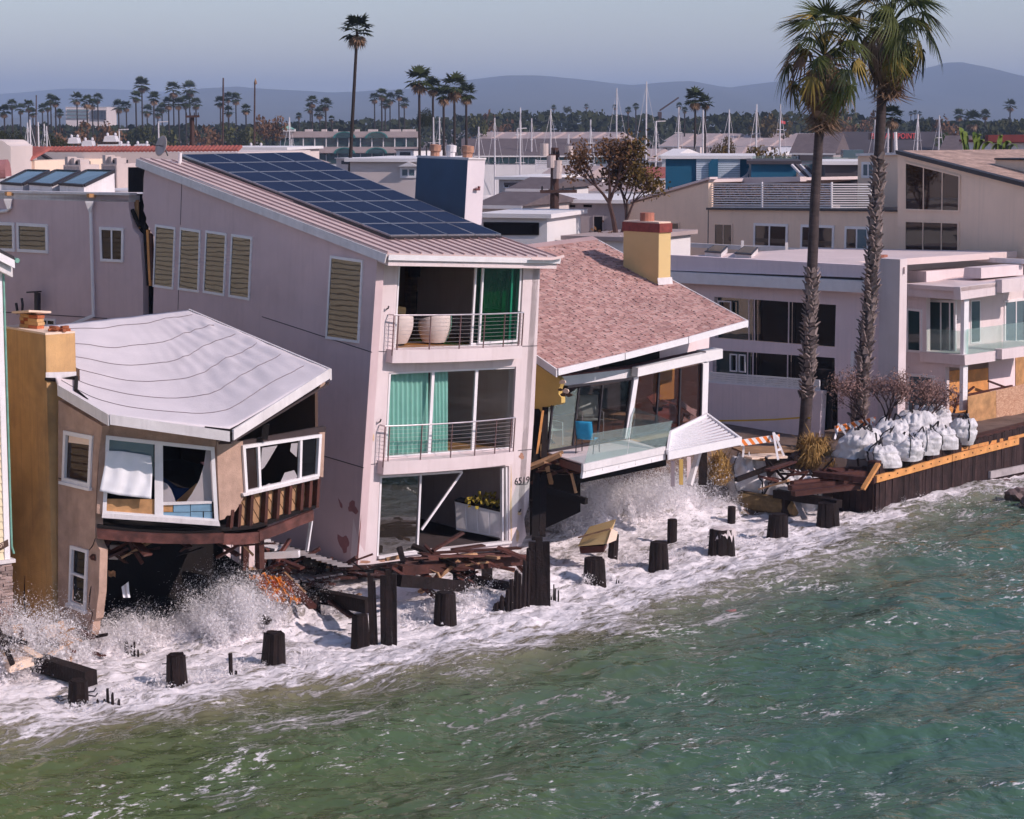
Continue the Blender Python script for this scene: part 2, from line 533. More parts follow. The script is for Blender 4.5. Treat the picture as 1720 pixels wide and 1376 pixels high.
# places where a wave breaks up: (pixel at water level, radius along shore, radius across, height)
MOUNDS = [((35, 1128), 1.5, 0.8, 0.75), ((235, 1085), 1.9, 0.8, 0.65), ((405, 1070), 1.4, 0.8, 0.95), ((520, 1060), 1.2, 0.8, 0.30), ((700, 1030), 2.0, 1.0, 0.25),
          ((975, 890), 1.8, 1.2, 0.70), ((1090, 878), 2.2, 1.3, 0.75), ((1185, 868), 1.6, 1.1, 0.40), ((1120, 950), 2.5, 1.0, 0.18), ((1560, 845), 4.0, 0.8, 0.15), ((880, 990), 1.5, .9, .25)]
MOUNDS = [(stp(*m[0]),) + m[1:] for m in MOUNDS]
def sea_fields(s, t):
    tb = np.interp(s, _es, _et)
    warp = 0.9 * fbm(s * 0.45, t * 0.45, 3.0, 3)
    d = t - tb + warp
    foam = 0.55 * sstep(-3.6, 0.2, d) + 0.45 * sstep(-1.2, 1.4, d)
    back = sstep(-0.6, 2.2, d)
    far = sstep(60, 25, np.abs(s - 14)) * sstep(40, 20, np.abs(t))
    h = 0.13 * np.sin(t * 0.95 + 0.9 * fbm(s * 0.12, t * 0.12, 1.0, 2) * 3 + 0.12 * s) * sstep(-30, -4, t) * (1 - back)
    h = h + 0.24 * fbm(s * 0.24, t * 0.42, 5.0, 3) + 0.09 * fbm(s * 0.9, t * 1.3, 9.0, 3)
    # hump of the spent wave along the foam edge
    h = h + 0.20 * np.exp(-((d - 0.3) / 0.9) ** 2)
    ch = np.abs(fbm(s * 0.9, t * 1.1, 12.0, 4))
    ch2 = np.abs(fbm(s * 2.6, t * 2.9, 15.0, 4))
    h = h + back * (0.24 * (0.42 - ch) + 0.11 * (0.32 - ch2) + 0.02 * fbm(s * 7, t * 7, 18.0, 2))
    splash = np.zeros_like(s)
    churn = np.clip(0.75 + 1.0 * fbm(s * 0.9, t * 0.9, 21.0, 2) + 0.35 * np.abs(fbm(s * 3.0, t * 3.0, 25.0, 2)), 0, 1.6)
    for (c, rs, rt, hh) in MOUNDS:
        g = np.exp(-((s - c[0]) / rs) ** 2 - ((t - c[1]) / rt) ** 2)
        h = h + hh * g * churn
        splash = np.maximum(splash, g)
    foam = np.maximum(foam * (0.74 + 0.26 * back), splash * 1.12)
    # loose patches out on the water
    pat = sstep(-0.05, 0.5, fbm(s * 0.20 + 4, t * 0.34, 31.0, 3)) * sstep(-22, -1, d) * 0.56
    spots = 0.0
    foam = np.maximum(foam, pat)
    return h * np.where(far > 0, 1, 1), foam, d
def axis(lo, hi, step, ext):
    a = list(np.arange(lo, hi + 1e-6, step)); d = step; x = lo; left = []
    while x > -ext:
        d *= 1.35; x -= d; left.append(x)
    d = step; x = hi; right = []
    while x < ext:
        d *= 1.35; x += d; right.append(x)
    return np.array(left[::-1] + a + right)
ax_s = axis(-10, 40, 0.075, 900); ax_t = axis(-21, 9.5, 0.075, 900)
ax_t = ax_t[ax_t < 14]
Sg, Tg = np.meshgrid(ax_s, ax_t)
hz, foam_a, dist_a = sea_fields(Sg.ravel(), Tg.ravel())
damp = sstep(140, 45, np.abs(Sg.ravel() - 14)) * sstep(-90, -25, Tg.ravel())
hz = hz * damp
xs = S0.x + SA.x * Sg.ravel() + ST.x * Tg.ravel(); ys = S0.y + SA.y * Sg.ravel() + ST.y * Tg.ravel()
R_, C_ = Sg.shape
idx = np.arange(R_ * C_).reshape(R_, C_)
quads = np.stack([idx[:-1, :-1], idx[:-1, 1:], idx[1:, 1:], idx[1:, :-1]], -1).reshape(-1, 4)
def big_mesh(name, co, faces, mat_, smooth=True, attrs=None):
    me = bpy.data.meshes.new(name)
    n = len(faces); k = faces.shape[1]
    me.vertices.add(len(co)); me.vertices.foreach_set('co', np.asarray(co, np.float32).ravel())
    me.loops.add(n * k); me.loops.foreach_set('vertex_index', faces.astype(np.int32).ravel())
    me.polygons.add(n)
    me.polygons.foreach_set('loop_start', np.arange(0, n * k, k, dtype=np.int32))
    me.polygons.foreach_set('loop_total', np.full(n, k, dtype=np.int32))
    if smooth: me.polygons.foreach_set('use_smooth', np.ones(n, bool))
    for an, av in (attrs or {}).items():
        at_ = me.attributes.new(an, 'FLOAT', 'POINT'); at_.data.foreach_set('value', np.asarray(av, np.float32))
    me.materials.append(M[mat_]); me.update(calc_edges=True)
    return me

# --- sea water material: murky green body, lacy foam, ripples
m_, nt, b = new_mat('sea_water')
tc = N(nt, 'ShaderNodeTexCoord')
mp = N(nt, 'ShaderNodeMapping'); mp.inputs['Rotation'].default_value = (0, 0, radians(-44.7)); nt.links.new(tc.outputs['Object'], mp.inputs[0])
P_ = mp.outputs[0]
def stretched(sx, sy):
    m2 = N(nt, 'ShaderNodeMapping'); m2.inputs['Scale'].default_value = (sx, sy, 1); nt.links.new(P_, m2.inputs[0]); return m2.outputs[0]
fa_ = N(nt, 'ShaderNodeAttribute'); fa_.attribute_name = 'foam'
da_ = N(nt, 'ShaderNodeAttribute'); da_.attribute_name = 'shore'
def mth(op, a, b_=None, c=None, clamp=False):
    n = N(nt, 'ShaderNodeMath', operation=op); n.use_clamp = clamp
    for i, v in enumerate((a, b_, c)):
        if v is None: continue
        if isinstance(v, (int, float)): n.inputs[i].default_value = v
        else: nt.links.new(v, n.inputs[i])
    return n.outputs[0]
lace = noise_node(nt, stretched(0.5, 1.5), 1.5, 10, 0.66, 1.3)
fine = noise_node(nt, stretched(0.6, 1.5), 6.0, 8, 0.7, 0.6)
wob = noise_node(nt, P_, 1.3, 4, 0.6)
mixv = N(nt, 'ShaderNodeMix', data_type='VECTOR'); mixv.inputs[0].default_value = 0.22
nt.links.new(stretched(0.8, 1.5), mixv.inputs[4]); nt.links.new(wob.outputs['Color'], mixv.inputs[5])
vor = N(nt, 'ShaderNodeTexVoronoi'); vor.feature = 'DISTANCE_TO_EDGE'; vor.inputs['Scale'].default_value = 3.2; nt.links.new(mixv.outputs[1], vor.inputs['Vector'])
web = mth('SUBTRACT', 1.0, mth('MULTIPLY', vor.outputs['Distance'], 9.0, clamp=True), clamp=True)
v = mth('MULTIPLY_ADD', fa_.outputs['Fac'], 1.10, -0.66)
v = mth('ADD', v, mth('MULTIPLY_ADD', lace.outputs[0], 2.6, -1.30))
v = mth('ADD', v, mth('MULTIPLY_ADD', fine.outputs[0], 1.3, -0.65))
v = mth('ADD', v, mth('MULTIPLY', mth('MULTIPLY', web, 0.16), mth('GREATER_THAN', fa_.outputs['Fac'], 0.08)))
foam_m = mth('MULTIPLY_ADD', v, 2.4, 0.16, clamp=True)
# flecks
calm = noise_node(nt, P_, 0.28, 2, 0.5)
flk = noise_node(nt, stretched(0.7, 1.6), 3.4, 6, 0.75, 0.2)
fl2_ = mth('MULTIPLY', mth('SUBTRACT', flk.outputs[0], mth('MULTIPLY_ADD', calm.outputs[0], -0.42, 0.83)), 18.0, clamp=True)
foam_all = mth('MAXIMUM', foam_m, mth('MULTIPLY', fl2_, 0.85))
# water colour
big = noise_node(nt, P_, 0.16, 3, 0.5)
sxyz = N(nt, 'ShaderNodeSeparateXYZ'); nt.links.new(tc.outputs['Object'], sxyz.inputs[0])
teal = mth('MULTIPLY_ADD', mth('ADD', sxyz.outputs[0], mth('MULTIPLY_ADD', big.outputs[0], 16.0, -8.0)), 0.055, 0.30, clamp=True)
wc = mixc(nt, teal, (0.085, 0.120, 0.042), (0.050, 0.118, 0.082))
sand = ramp(nt, da_.outputs['Fac'], [(0.0, 0.0), (0.35, 0.12), (0.75, 1.0)])
wc = mixc(nt, sand.outputs[0], wc, (0.25, 0.20, 0.135))
nt.links.new(mixc(nt, foam_all, wc, (0.84, 0.78, 0.79)), b.inputs['Base Color'])
nt.links.new(mth('MULTIPLY_ADD', foam_all, 0.75, 0.07), b.inputs['Roughness'])
b.inputs['IOR'].default_value = 1.33
mr = N(nt, 'ShaderNodeMapping'); mr.inputs['Scale'].default_value = (0.75, 1.0, 1); mr.inputs['Rotation'].default_value = (0, 0, radians(-12)); nt.links.new(tc.outputs['Object'], mr.inputs[0])
rip = noise_node(nt, mr.outputs[0], 2.1, 4, 0.5, 0.8)
rip2 = noise_node(nt, mr.outputs[0], 0.75, 3, 0.5, 0.5)
hgt = mth('ADD', mth('MULTIPLY', rip.outputs[0], mth('MULTIPLY_ADD', calm.outputs[0], 0.44, -0.12)), mth('MULTIPLY', rip2.outputs[0], 0.26))
hgt = mth('ADD', hgt, mth('MULTIPLY', mth('MULTIPLY', fine.outputs[0], foam_m), 0.05))
hgt = mth('ADD', hgt, mth('MULTIPLY', mth('MULTIPLY', lace.outputs[0], foam_m), 0.07))
bp = N(nt, 'ShaderNodeBump'); bp.inputs['Strength'].default_value = 1.0; bp.inputs['Distance'].default_value = 1.0
nt.links.new(hgt, bp.inputs['Height']); nt.links.new(bp.outputs[0], b.inputs['Normal'])
me = big_mesh('sea', np.stack([xs, ys, hz], 1), quads, 'sea_water', True, {'foam': foam_a, 'shore': np.clip((dist_a + 5) / 9.0, 0, 1)})
put('sea', me, kind='structure')

# --- land
mat('ground', (0.17, 0.118, 0.095), 0.95, 0.35, 1.2, 0.6, 9, 0.15, stain=0.6, stain_col=(0.12, 0.08, 0.07))
_swa = st(onz(1468, 872, -0.05)); _swb = st(onz(1712, 800, -0.05))
def land_z(s, t):
    # beach left of the plank wall (washed out under the houses), retained level to the right
    sw = _swa[0] + 0.15
    tw = _swa[1] + (s - _swa[0]) * (_swb[1] - _swa[1]) / (_swb[0] - _swa[0])
    beach = sstep(22.5, 26.5, s)
    tt = t + 0.35 * fbm(s * .5, t * .5, 2.0, 3)
    left = (-0.9 + 2.7 * sstep(9.0, 11.8, tt)) * (1 - beach) + beach * (-0.9 + 1.3 * sstep(2.6, 6.0, tt) + 1.42 * sstep(6.6, 9.0, tt))
    right = np.where(t > tw + 0.12, 1.76, -0.9)
    z = np.where(s > sw, right, left)
    z = np.where(t > 12.2, 1.86, z) + 0.05 * fbm(s * 1.5, t * 1.5, 6.0, 3) * sstep(12, 6, t)
    return z
gs = np.concatenate([np.array([-9000, -3000, -1000, -300, -80, -40, -20]), np.arange(-12, 24, 0.4), np.arange(24, 50, 0.2), np.array([60, 90, 200, 600, 2000, 9000])])
gt = np.concatenate([np.arange(-3.0, 14, 0.2), np.array([15, 20, 30, 60, 120, 250, 500, 1000, 2500, 6000, 13000])])
Gs, Gt = np.meshgrid(gs, gt)
gz = land_z(Gs.ravel(), Gt.ravel())
gx = S0.x + SA.x * Gs.ravel() + ST.x * Gt.ravel(); gy = S0.y + SA.y * Gs.ravel() + ST.y * Gt.ravel()
R_, C_ = Gs.shape
idx = np.arange(R_ * C_).reshape(R_, C_)
quads = np.stack([idx[:-1, :-1], idx[:-1, 1:], idx[1:, 1:], idx[1:, :-1]], -1).reshape(-1, 4)
put('ground', big_mesh('ground', np.stack([gx, gy, gz], 1), quads, 'ground'), kind='structure')

# --- far hills
mat('hill_scrub', (0.085, 0.075, 0.055), 0.95, 0.35, 0.002, 0)
def hills(name, D, prof, depth, seed):
    px = np.linspace(-500, 2300, 240)
    yv = np.interp(px, [p[0] for p in prof], [p[1] for p in prof]) + 1.6 * fbm(px * 0.012, px * 0 + seed, 1.0, 5)
    rows = []
    for i in range(26):
        t = i / 25
        d = D - depth * (1 - t)
        X = (px - 860) / FPX * (D)
        top = 13 + (205 - yv) / FPX * D
        rid = fbm(px * 0.02 + seed, px * 0 + t * 3.0, 2.0, 5)
        Z = 2 + (top - 2) * (t ** 1.25) * (1 + 0.35 * rid * (1 - t) * 2 * t)
        rows.append(np.stack([X, np.full_like(X, d) + 250 * rid * (1 - t), Z], 1))
    rows.append(np.stack([X, np.full_like(X, D + 1500), np.full_like(X, 0.0)], 1))
    co = np.concatenate(rows); n = len(px)
    idx = np.arange(len(rows) * n).reshape(len(rows), n)
    q = np.stack([idx[:-1, :-1], idx[:-1, 1:], idx[1:, 1:], idx[1:, :-1]], -1).reshape(-1, 4)
    put(name, big_mesh(name, co, q, 'hill_scrub'), kind='structure')
hills('hills', 6000, [(-500, 196), (200, 190), (300, 160), (340, 150), (400, 147), (560, 157), (700, 150), (790, 136), (850, 128), (900, 128), (960, 134), (1060, 144), (1130, 139), (1160, 138), (1220, 148), (1300, 139), (1340, 139), (1400, 143), (1490, 135), (1540, 118), (1580, 108), (1610, 107), (1650, 118), (1720, 141), (1900, 170), (2300, 190)], 2600, 3)
hills('far_hills', 8500, [(-500, 168), (0, 160), (120, 150), (240, 152), (330, 160), (600, 165), (2300, 180)], 2000, 9)

# --- the hazy air, one closed box round everything
m_, nt, b = new_mat('haze_air'); nt.nodes.remove(b)
pv = N(nt, 'ShaderNodeVolumePrincipled')
pv.inputs['Color'].default_value = (0.53, 0.68, 0.95, 1)
pv.inputs['Density'].default_value = 0.00021
pv.inputs['Anisotropy'].default_value = 0.0
nt.links.new(pv.outputs[0], nt.nodes['Material Output'].inputs['Volume'])
MB().prism([(-15000, -1200, -3), (15000, -1200, -3), (15000, 13500, -3), (-15000, 13500, -3)], (0, 0, 248)).build('haze', 'haze_air', kind='stuff')

# ================================================================ grey three-storey house, leaning
T_UP = V((0.060, 0.0, 0.998)).normalized()
T_U = head(50); T_V = head(-38)
T_U = (T_U - T_UP * T_U.dot(T_UP) * 0.35).normalized()
T_V = (T_V - T_UP * T_V.dot(T_UP) * 0.35).normalized()
T_A = onz(600, 950, 0.9)
PF = PL(T_A, T_U, T_UP)          # sea front
PS = PL(T_A, T_V, T_UP)          # side wall towards the camera's left
tower = thing('leaning_house', 'tall three-storey grey and white stucco house with solar roof, leaning over the surf', 'house', T_A)

# --- front wall with three wide openings
op3 = [(669, 445), (880, 446), (873, 579), (661, 588)]
op2 = [(653, 626), (867, 616), (860, 753), (646, 769)]
op1 = [(638, 800), (855, 783), (855, 911), (632, 936)]
front_out = [(634, 430), (908, 436), (903, 560), (897, 700), (890, 800), (888, 850), (880, 872), (884, 900), (874, 917), (599, 951)]
holes = [PF.q(o) for o in (op3, op2, op1)]
MB().panel(PF.q(front_out), holes, -PF.n * 0.30).build('front_wall', 'stucco_light', tower)
# --- side wall with torn back edge
side_out = [(634, 430), (599, 951), (500, 921), (430, 900), (300, 861), (258, 848), (257, 520), (259, 462), (261, 400), (254, 390), (249, 380),
            (245, 373), (246, 366), (241, 354), (242, 345), (239, 331), (240.5, 322), (241, 300), (244, 279)]
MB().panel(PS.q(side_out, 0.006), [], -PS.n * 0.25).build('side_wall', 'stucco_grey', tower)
# control joints in the side wall
def strip(pl, a, b, w, off, mat_, name, parent, dep=0.006):
    p, q = pl(*a, off), pl(*b, off)
    d = (q - p).normalized(); s = d.cross(pl.n).normalized() * w / 2
    return MB().prism([p - s, q - s, q + s, p + s], pl.n * dep).build(name, mat_, parent)
mat('joint_dark', (0.10, 0.08, 0.09), 0.9)
for a, b in (((306, 292), (303, 378)), ((440, 532), (625, 592)), ((530, 762), (611, 786)), ((300, 487), (299, 520))):
    strip(PS, a, b, 0.025, 0.007, 'joint_dark', 'wall_joint', tower)
for a, b in (((622, 590), (655, 591)), ((868, 582), (902, 581)), ((608, 782), (642, 778)), ((870, 757), (893, 755))):
    strip(PF, a, b, 0.02, 0.001, 'joint_dark', 'wall_joint', tower)
# pinkish filler patches low on the side wall
mat('wall_patch', (0.34, 0.15, 0.15), 0.9, 0.2, 6.0)
for cx, cy, rx, ry, ph in ((593, 853, 7, 11, 0.6), (577, 912, 9, 14, 0.3), (572, 846, 2, 8, 0.1)):
    pts = []
    for k in range(14):
        a = 2 * pi * k / 14
        r = 1 + 0.25 * sin(3 * a + ph * 9) + 0.15 * sin(5 * a)
        pts.append(PS(cx + rx * r * cos(a) + 3 * sin(a), cy + ry * r * sin(a), 0.008))
    MB().prism(pts, PS.n * 0.004).build('filler_patch', 'wall_patch', tower)
# corner crack / rust line at the front corner
mat('rust_line', (0.20, 0.07, 0.07), 0.9, 0.4, 8)
MB().tube([PF(623 - 0.5, 590, 0.0), PF(613, 760, 0.0), PF(605, 880, 0.0), PF(599.5, 950, 0.0)], 0.022, 5).build('corner_bead', 'rust_line', tower)

# --- right wall, back wall, floors (they close the rooms)
T_B = PF(900, 700); T_DEP = 13.2
R0, R1 = PF(906, 438), PF(876, 912)
MB().prism([R0 - T_UP * .05, R1, R1 + T_V * T_DEP, R0 + T_V * T_DEP - T_UP * .05], -T_U * 0.22).build('right_wall', 'stucco_light', tower)
L0t, L1t = PS(634, 432), PS(600, 949)
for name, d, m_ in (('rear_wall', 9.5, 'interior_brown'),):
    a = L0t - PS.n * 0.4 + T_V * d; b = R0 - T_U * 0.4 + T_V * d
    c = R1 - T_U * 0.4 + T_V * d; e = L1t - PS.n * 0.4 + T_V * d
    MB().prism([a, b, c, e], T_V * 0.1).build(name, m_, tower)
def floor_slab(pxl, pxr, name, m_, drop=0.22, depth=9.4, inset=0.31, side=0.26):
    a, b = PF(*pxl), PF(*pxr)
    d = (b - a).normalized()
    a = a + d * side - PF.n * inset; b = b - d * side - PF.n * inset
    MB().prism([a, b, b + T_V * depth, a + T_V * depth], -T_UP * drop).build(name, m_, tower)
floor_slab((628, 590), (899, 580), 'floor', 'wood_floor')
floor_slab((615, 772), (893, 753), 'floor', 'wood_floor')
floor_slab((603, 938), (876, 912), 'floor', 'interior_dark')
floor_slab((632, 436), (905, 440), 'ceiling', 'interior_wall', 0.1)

# --- inner rooms
def inroom(px, py, dep, up=0.0):
    return PF(px, py) + T_V * dep + T_UP * up
# third floor: brick chimney breast with a dark firebox and a wall screen
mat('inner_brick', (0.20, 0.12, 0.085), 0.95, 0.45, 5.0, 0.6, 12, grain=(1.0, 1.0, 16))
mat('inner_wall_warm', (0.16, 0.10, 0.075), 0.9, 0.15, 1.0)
def rect_in(px0, py0, px1, py1, dep, thick, name, m_):
    """an upright slab facing the sea at depth dep behind the front, placed where the sight line through the pixel meets it"""
    pl = PL(PF.p - PF.n * dep, T_U, T_UP)
    q = [pl(px0, py0), pl(px1, py0), pl(px1, py1), pl(px0, py1)]
    return MB().prism(q, -pl.n * thick).build(name, m_, tower)
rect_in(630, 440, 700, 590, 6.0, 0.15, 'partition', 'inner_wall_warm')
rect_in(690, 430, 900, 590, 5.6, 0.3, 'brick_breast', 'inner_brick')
rect_in(700, 490, 752, 535, 5.57, 0.02, 'firebox', 'rotten_shade_dark')
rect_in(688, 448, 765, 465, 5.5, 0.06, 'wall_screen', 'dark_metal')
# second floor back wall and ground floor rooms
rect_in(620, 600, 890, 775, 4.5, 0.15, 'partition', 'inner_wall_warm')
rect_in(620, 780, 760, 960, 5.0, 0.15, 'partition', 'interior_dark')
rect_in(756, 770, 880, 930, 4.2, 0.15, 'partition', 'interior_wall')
rect_in(812, 770, 836, 862, 4.17, 0.02, 'window_dark', 'rotten_shade_dark')
# built-in white cupboards on the ground floor, standing along the right wall
cupA = PF(764, 890) + T_V * 3.4; cupB = PF(842, 915) + T_V * 0.5
cup = MB().prism([PL(cupA, cupB - cupA)(766, 890), PL(cupA, cupB - cupA)(843, 904), PL(cupA, cupB - cupA)(841, 860), PL(cupA, cupB - cupA)(764, 842)], T_U * 0.5).build('cupboard', 'white_trim', tower)
pc = PL(cupA, cupB - cupA)
for k in range(4):
    u0, u1 = k / 4 + 0.02, (k + 1) / 4 - 0.02
    Q = [pc(764, 842), pc(841, 860), pc(843, 904), pc(766, 890)]
    MB().prism([bil(Q, u0, .08), bil(Q, u1, .08), bil(Q, u1, .92), bil(Q, u0, .92)], pc.n * 0.02).build('cupboard_door', 'white_worn', cup)
Q = [pc(764, 842), pc(841, 860), pc(843, 904), pc(766, 890)]
MB().prism([Q[0] - pc.n * .45, Q[1] - pc.n * .45, Q[1] + pc.n * .04, Q[0] + pc.n * .04], T_UP * 0.05).build('worktop', 'rotten_shade_dark', cup)

# --- sliding doors of the three floors
glz = PL(PF.p - PF.n * 0.10, T_U, T_UP)
def on_glz(q): return [glz(*p) for p in q]
# third floor: frame, fixed part right with two green-tinted leaves
f3 = frame_window(tower, glz, [(668, 444), (881, 445), (873, 580), (660, 588)], 0.05, 0.05, panes=False, name='door_frame')
lf = frame_window(tower, PL(PF.p - PF.n * 0.06, T_U, T_UP), [(810, 447), (876, 448), (869, 574), (803, 578)], 0.06, 0.03, glass='glass_green', name='sliding_door', recess=0.0)
lf2 = frame_window(tower, PL(PF.p - PF.n * 0.15, T_U, T_UP), [(798, 446), (862, 447), (856, 576), (790, 580)], 0.06, 0.03, glass='glass_green', name='sliding_door', recess=0.0)
# green roller blind behind the leaves
mat('green_blind', (0.05, 0.30, 0.16), 0.9, 0.2, 1.0)
def drape(px0, px1, pyt, pyb, dep, name, m_, folds=9, amp=0.05, sag=0.0):
    pl = PL(PF.p - PF.n * dep, T_U, T_UP)
    Q = [pl(px0, pyt), pl(px1, pyt), pl(px1, pyb), pl(px0, pyb)]
    rows = []
    for i in range(7):
        v = i / 6
        r = []
        for j in range(folds * 6 + 1):
            u = j / (folds * 6)
            uu = u + sag * v * (1 - u) * 0.5 * sin(v * 3)
            r.append(bil(Q, uu, v) + pl.n * (amp * sin(2 * pi * folds * u + 0.6 * sin(5 * u)) * (0.55 + 0.45 * v)))
        rows.append(r)
    MB().grid(rows).build(name, m_, tower, smooth=True)
drape(806, 872, 447, 578, 0.45, 'door_blind', 'green_blind', 5, 0.015)
# second floor: three leaves and curtains
f2 = frame_window(tower, glz, [(652, 625), (868, 615), (861, 754), (645, 770)], 0.06, 0.05, mull=(0.335, 0.675), glass='glass_clear', name='sliding_door', recess=0.0, mw=0.10)
drape(650, 720, 622, 772, 0.35, 'curtain', 'curtain', 9, 0.06)
drape(724, 753, 620, 768, 0.35, 'curtain', 'curtain', 5, 0.05, 0.2)
# ground floor: left leaf still in place, torn track hanging diagonally, right jamb
f1 = frame_window(tower, glz, [(637, 799), (707, 795), (701, 927), (631, 937)], 0.06, 0.05, glass='glass_mirror', name='sliding_door', recess=0.0)
mb = MB()
mb.beam(glz(706, 797), glz(776, 792), 0.05, 0.06)
mb.beam(glz(776, 793), glz(708, 890), 0.05, 0.06)
mb.build('fallen_track', 'white_trim', tower)
mb = MB()
mb.beam(glz(850, 784), glz(852, 909), 0.10, 0.10, PF.n).beam(glz(843, 786), glz(843, 908), 0.05, 0.10, PF.n)
mb.build('door_jamb', 'white_trim', tower)
MB().beam(PF(633, 936, -0.02), PF(856, 910, -0.02), 0.20, 0.07).build('sill', 'white_worn', tower)

# water-stained strips on the sea front
mat('stain_tan', (0.66, 0.47, 0.30), 0.95, 0.2, 6.0)
mat('stain_rust', (0.42, 0.22, 0.15), 0.95, 0.3, 8.0)
def blot(cx, cy, rx, ry, m_, seed, pl=PF, off=0.002):
    rr_ = random.Random(seed); ph = rr_.random() * 6
    pts = [pl(cx + rx * cos(2 * pi * k / 18) * (1 + .3 * sin(3 * 2 * pi * k / 18 + ph) + rr_.uniform(-.12, .12)), cy + ry * sin(2 * pi * k / 18) * (1 + .2 * sin(2 * 2 * pi * k / 18 + ph) + rr_.uniform(-.1, .1)), off) for k in range(18)]
    MB().prism(pts, pl.n * 0.002).build('stain', m_, tower)
for k, (cx, cy, rx, ry, m_) in enumerate(((858.5, 850, 1.6, 55, 'stain_tan'), (872, 862, 3, 4, 'stain_tan'), (876, 766, 4, 5, 'stain_rust'), (869, 900, 2.5, 12, 'stain_tan'), (612, 944, 9, 3, 'stain_rust'), (642, 941, 8, 2.5, 'stain_rust'), (627, 735, 2, 5, 'stain_tan'))):
    blot(cx, cy, rx, ry, m_, k)
# --- balconies: bowed slab and bowed rail with posts and wires
def balcony(L, R, thick, bow, railh, px):
    a, b = PF(*L), PF(*R)
    d = b - a
    n = PF.n
    K = 14
    def out(s, e=0.0): return a + d * s + n * (0.30 + bow * 4 * s * (1 - s) + e)
    top = [a + T_V * 0.02] + [out(k / K) for k in range(K + 1)] + [b + T_V * 0.02]
    sl = MB().prism(top, -T_UP * thick).build('balcony_slab', 'stucco_light', tower)
    mb = MB()
    pts = [a + n * 0.03 + T_UP * railh] + [out(k / K, -0.03) + T_UP * railh for k in range(K + 1)] + [b + n * 0.03 + T_UP * railh]
    mb.tube(pts, 0.022, 6)
    rail = mb.build('balcony_rail', 'rail_bright', tower)
    for s in (0.0, 0.03, 0.25, 0.47, 0.66, 0.83, 0.965, 1.0):
        p = out(s, -0.03)
        MB().beam(p - T_UP * 0.16, p + T_UP * (railh - 0.01), 0.035, 0.02, d).build('rail_post', 'rail_metal', rail)
    for w in range(1, 9):
        h = railh * w / 9.0
        MB().tube([a + n * 0.03 + T_UP * h] + [out(k / K, -0.03) + T_UP * h for k in range(K + 1)] + [b + n * 0.03 + T_UP * h], 0.0045, 4).build('rail_wire', 'rail_bright', rail)
balcony((649, 586), (866, 579), 0.36, 0.20, 0.95, None)
balcony((634, 773), (852, 756), 0.36, 0.20, 0.98, None)

# --- narrow windows in the side wall
for q in ([(262, 377), (296, 382), (292, 487), (258, 482)], [(304, 382), (338, 387), (335, 492), (300, 487)],
          [(347, 387), (382, 392), (378, 498), (342, 492)], [(390, 393), (425, 398), (420, 505), (385, 499)],
          [(556, 429), (611, 437), (604, 577), (548, 569)]):
    frame_window(tower, PS, q, 0.075, 0.04, glass='glass_mirror')

# --- roof
E_FL = PS(640, 424) - T_V * 0.45 - T_U * 0.10
E_BL = PS(243, 266) + T_V * 0.25 - T_U * 0.10
E_FR = PF(923, 431) - T_V * 0.45
PR = plane3(E_FL, E_BL, E_FR)
E_BR = E_BL + (E_FR - E_FL)
rn = PR.n if PR.n.z > 0 else -PR.n
roof = MB().prism([E_FL, E_FR, E_BR, E_BL], -rn * 0.10).build('roof', 'metal_roof', tower)
rd = (E_BL - E_FL); ru = (E_FR - E_FL)
def RP(s, t, h=0.0): return E_FL + ru * s + rd * t + rn * h
K = 16
for k in range(K + 1):
    s = 0.008 + 0.984 * k / K
    MB().beam(RP(s, 0.004, 0.02), RP(s, 0.996, 0.02), 0.03, 0.045, rn).build('roof_seam', 'metal_roof_seam', roof)
# ragged flashing curling up at the right end of the eave
MB().grid([[RP(0.80 + 0.2 * j / 8, -0.012 - 0.0 * j, 0.01 + 0.10 * max(0, (j - 4) / 4) ** 2 - 0.03 * i) + PF.n * 0.03 * i for j in range(9)] for i in range(3)], rn * 0.01).build('eave_flashing', 'metal_roof', roof)
# fascia boards: left verge, front eave
MB().prism([RP(-0.004, -0.002, -0.02), RP(-0.004, 1.0, -0.02), RP(-0.004, 1.0, -0.26), RP(-0.004, 0.0, -0.26)], -T_U * 0.035).build('verge_board', 'white_worn', tower)
MB().prism([RP(0.0, -0.003, -0.02), RP(1.0, -0.003, -0.02), RP(1.0, -0.003, -0.17), RP(0.0, -0.003, -0.17)], PF.n * 0.04).build('fascia', 'white_trim', tower)
MB().prism([RP(0.01, 0.0, -0.17), RP(0.99, 0.0, -0.17), RP(0.99, 0.036, -0.17), RP(0.01, 0.036, -0.17)], -T_UP * 0.16).build('soffit', 'stucco_light', tower)
# loose gutter strip under the verge
MB().beam(PS(318, 297, 0.05), PS(392, 325, 0.05), 0.03, 0.02).build('loose_strip', 'white_trim', tower)
for p in ((695, 443), (851, 444)):
    MB().tube([PF(*p, 0.02), PF(p[0] + 3, p[1] + 2, 0.16)], 0.05, 8).build('floodlight', 'white_worn', tower)
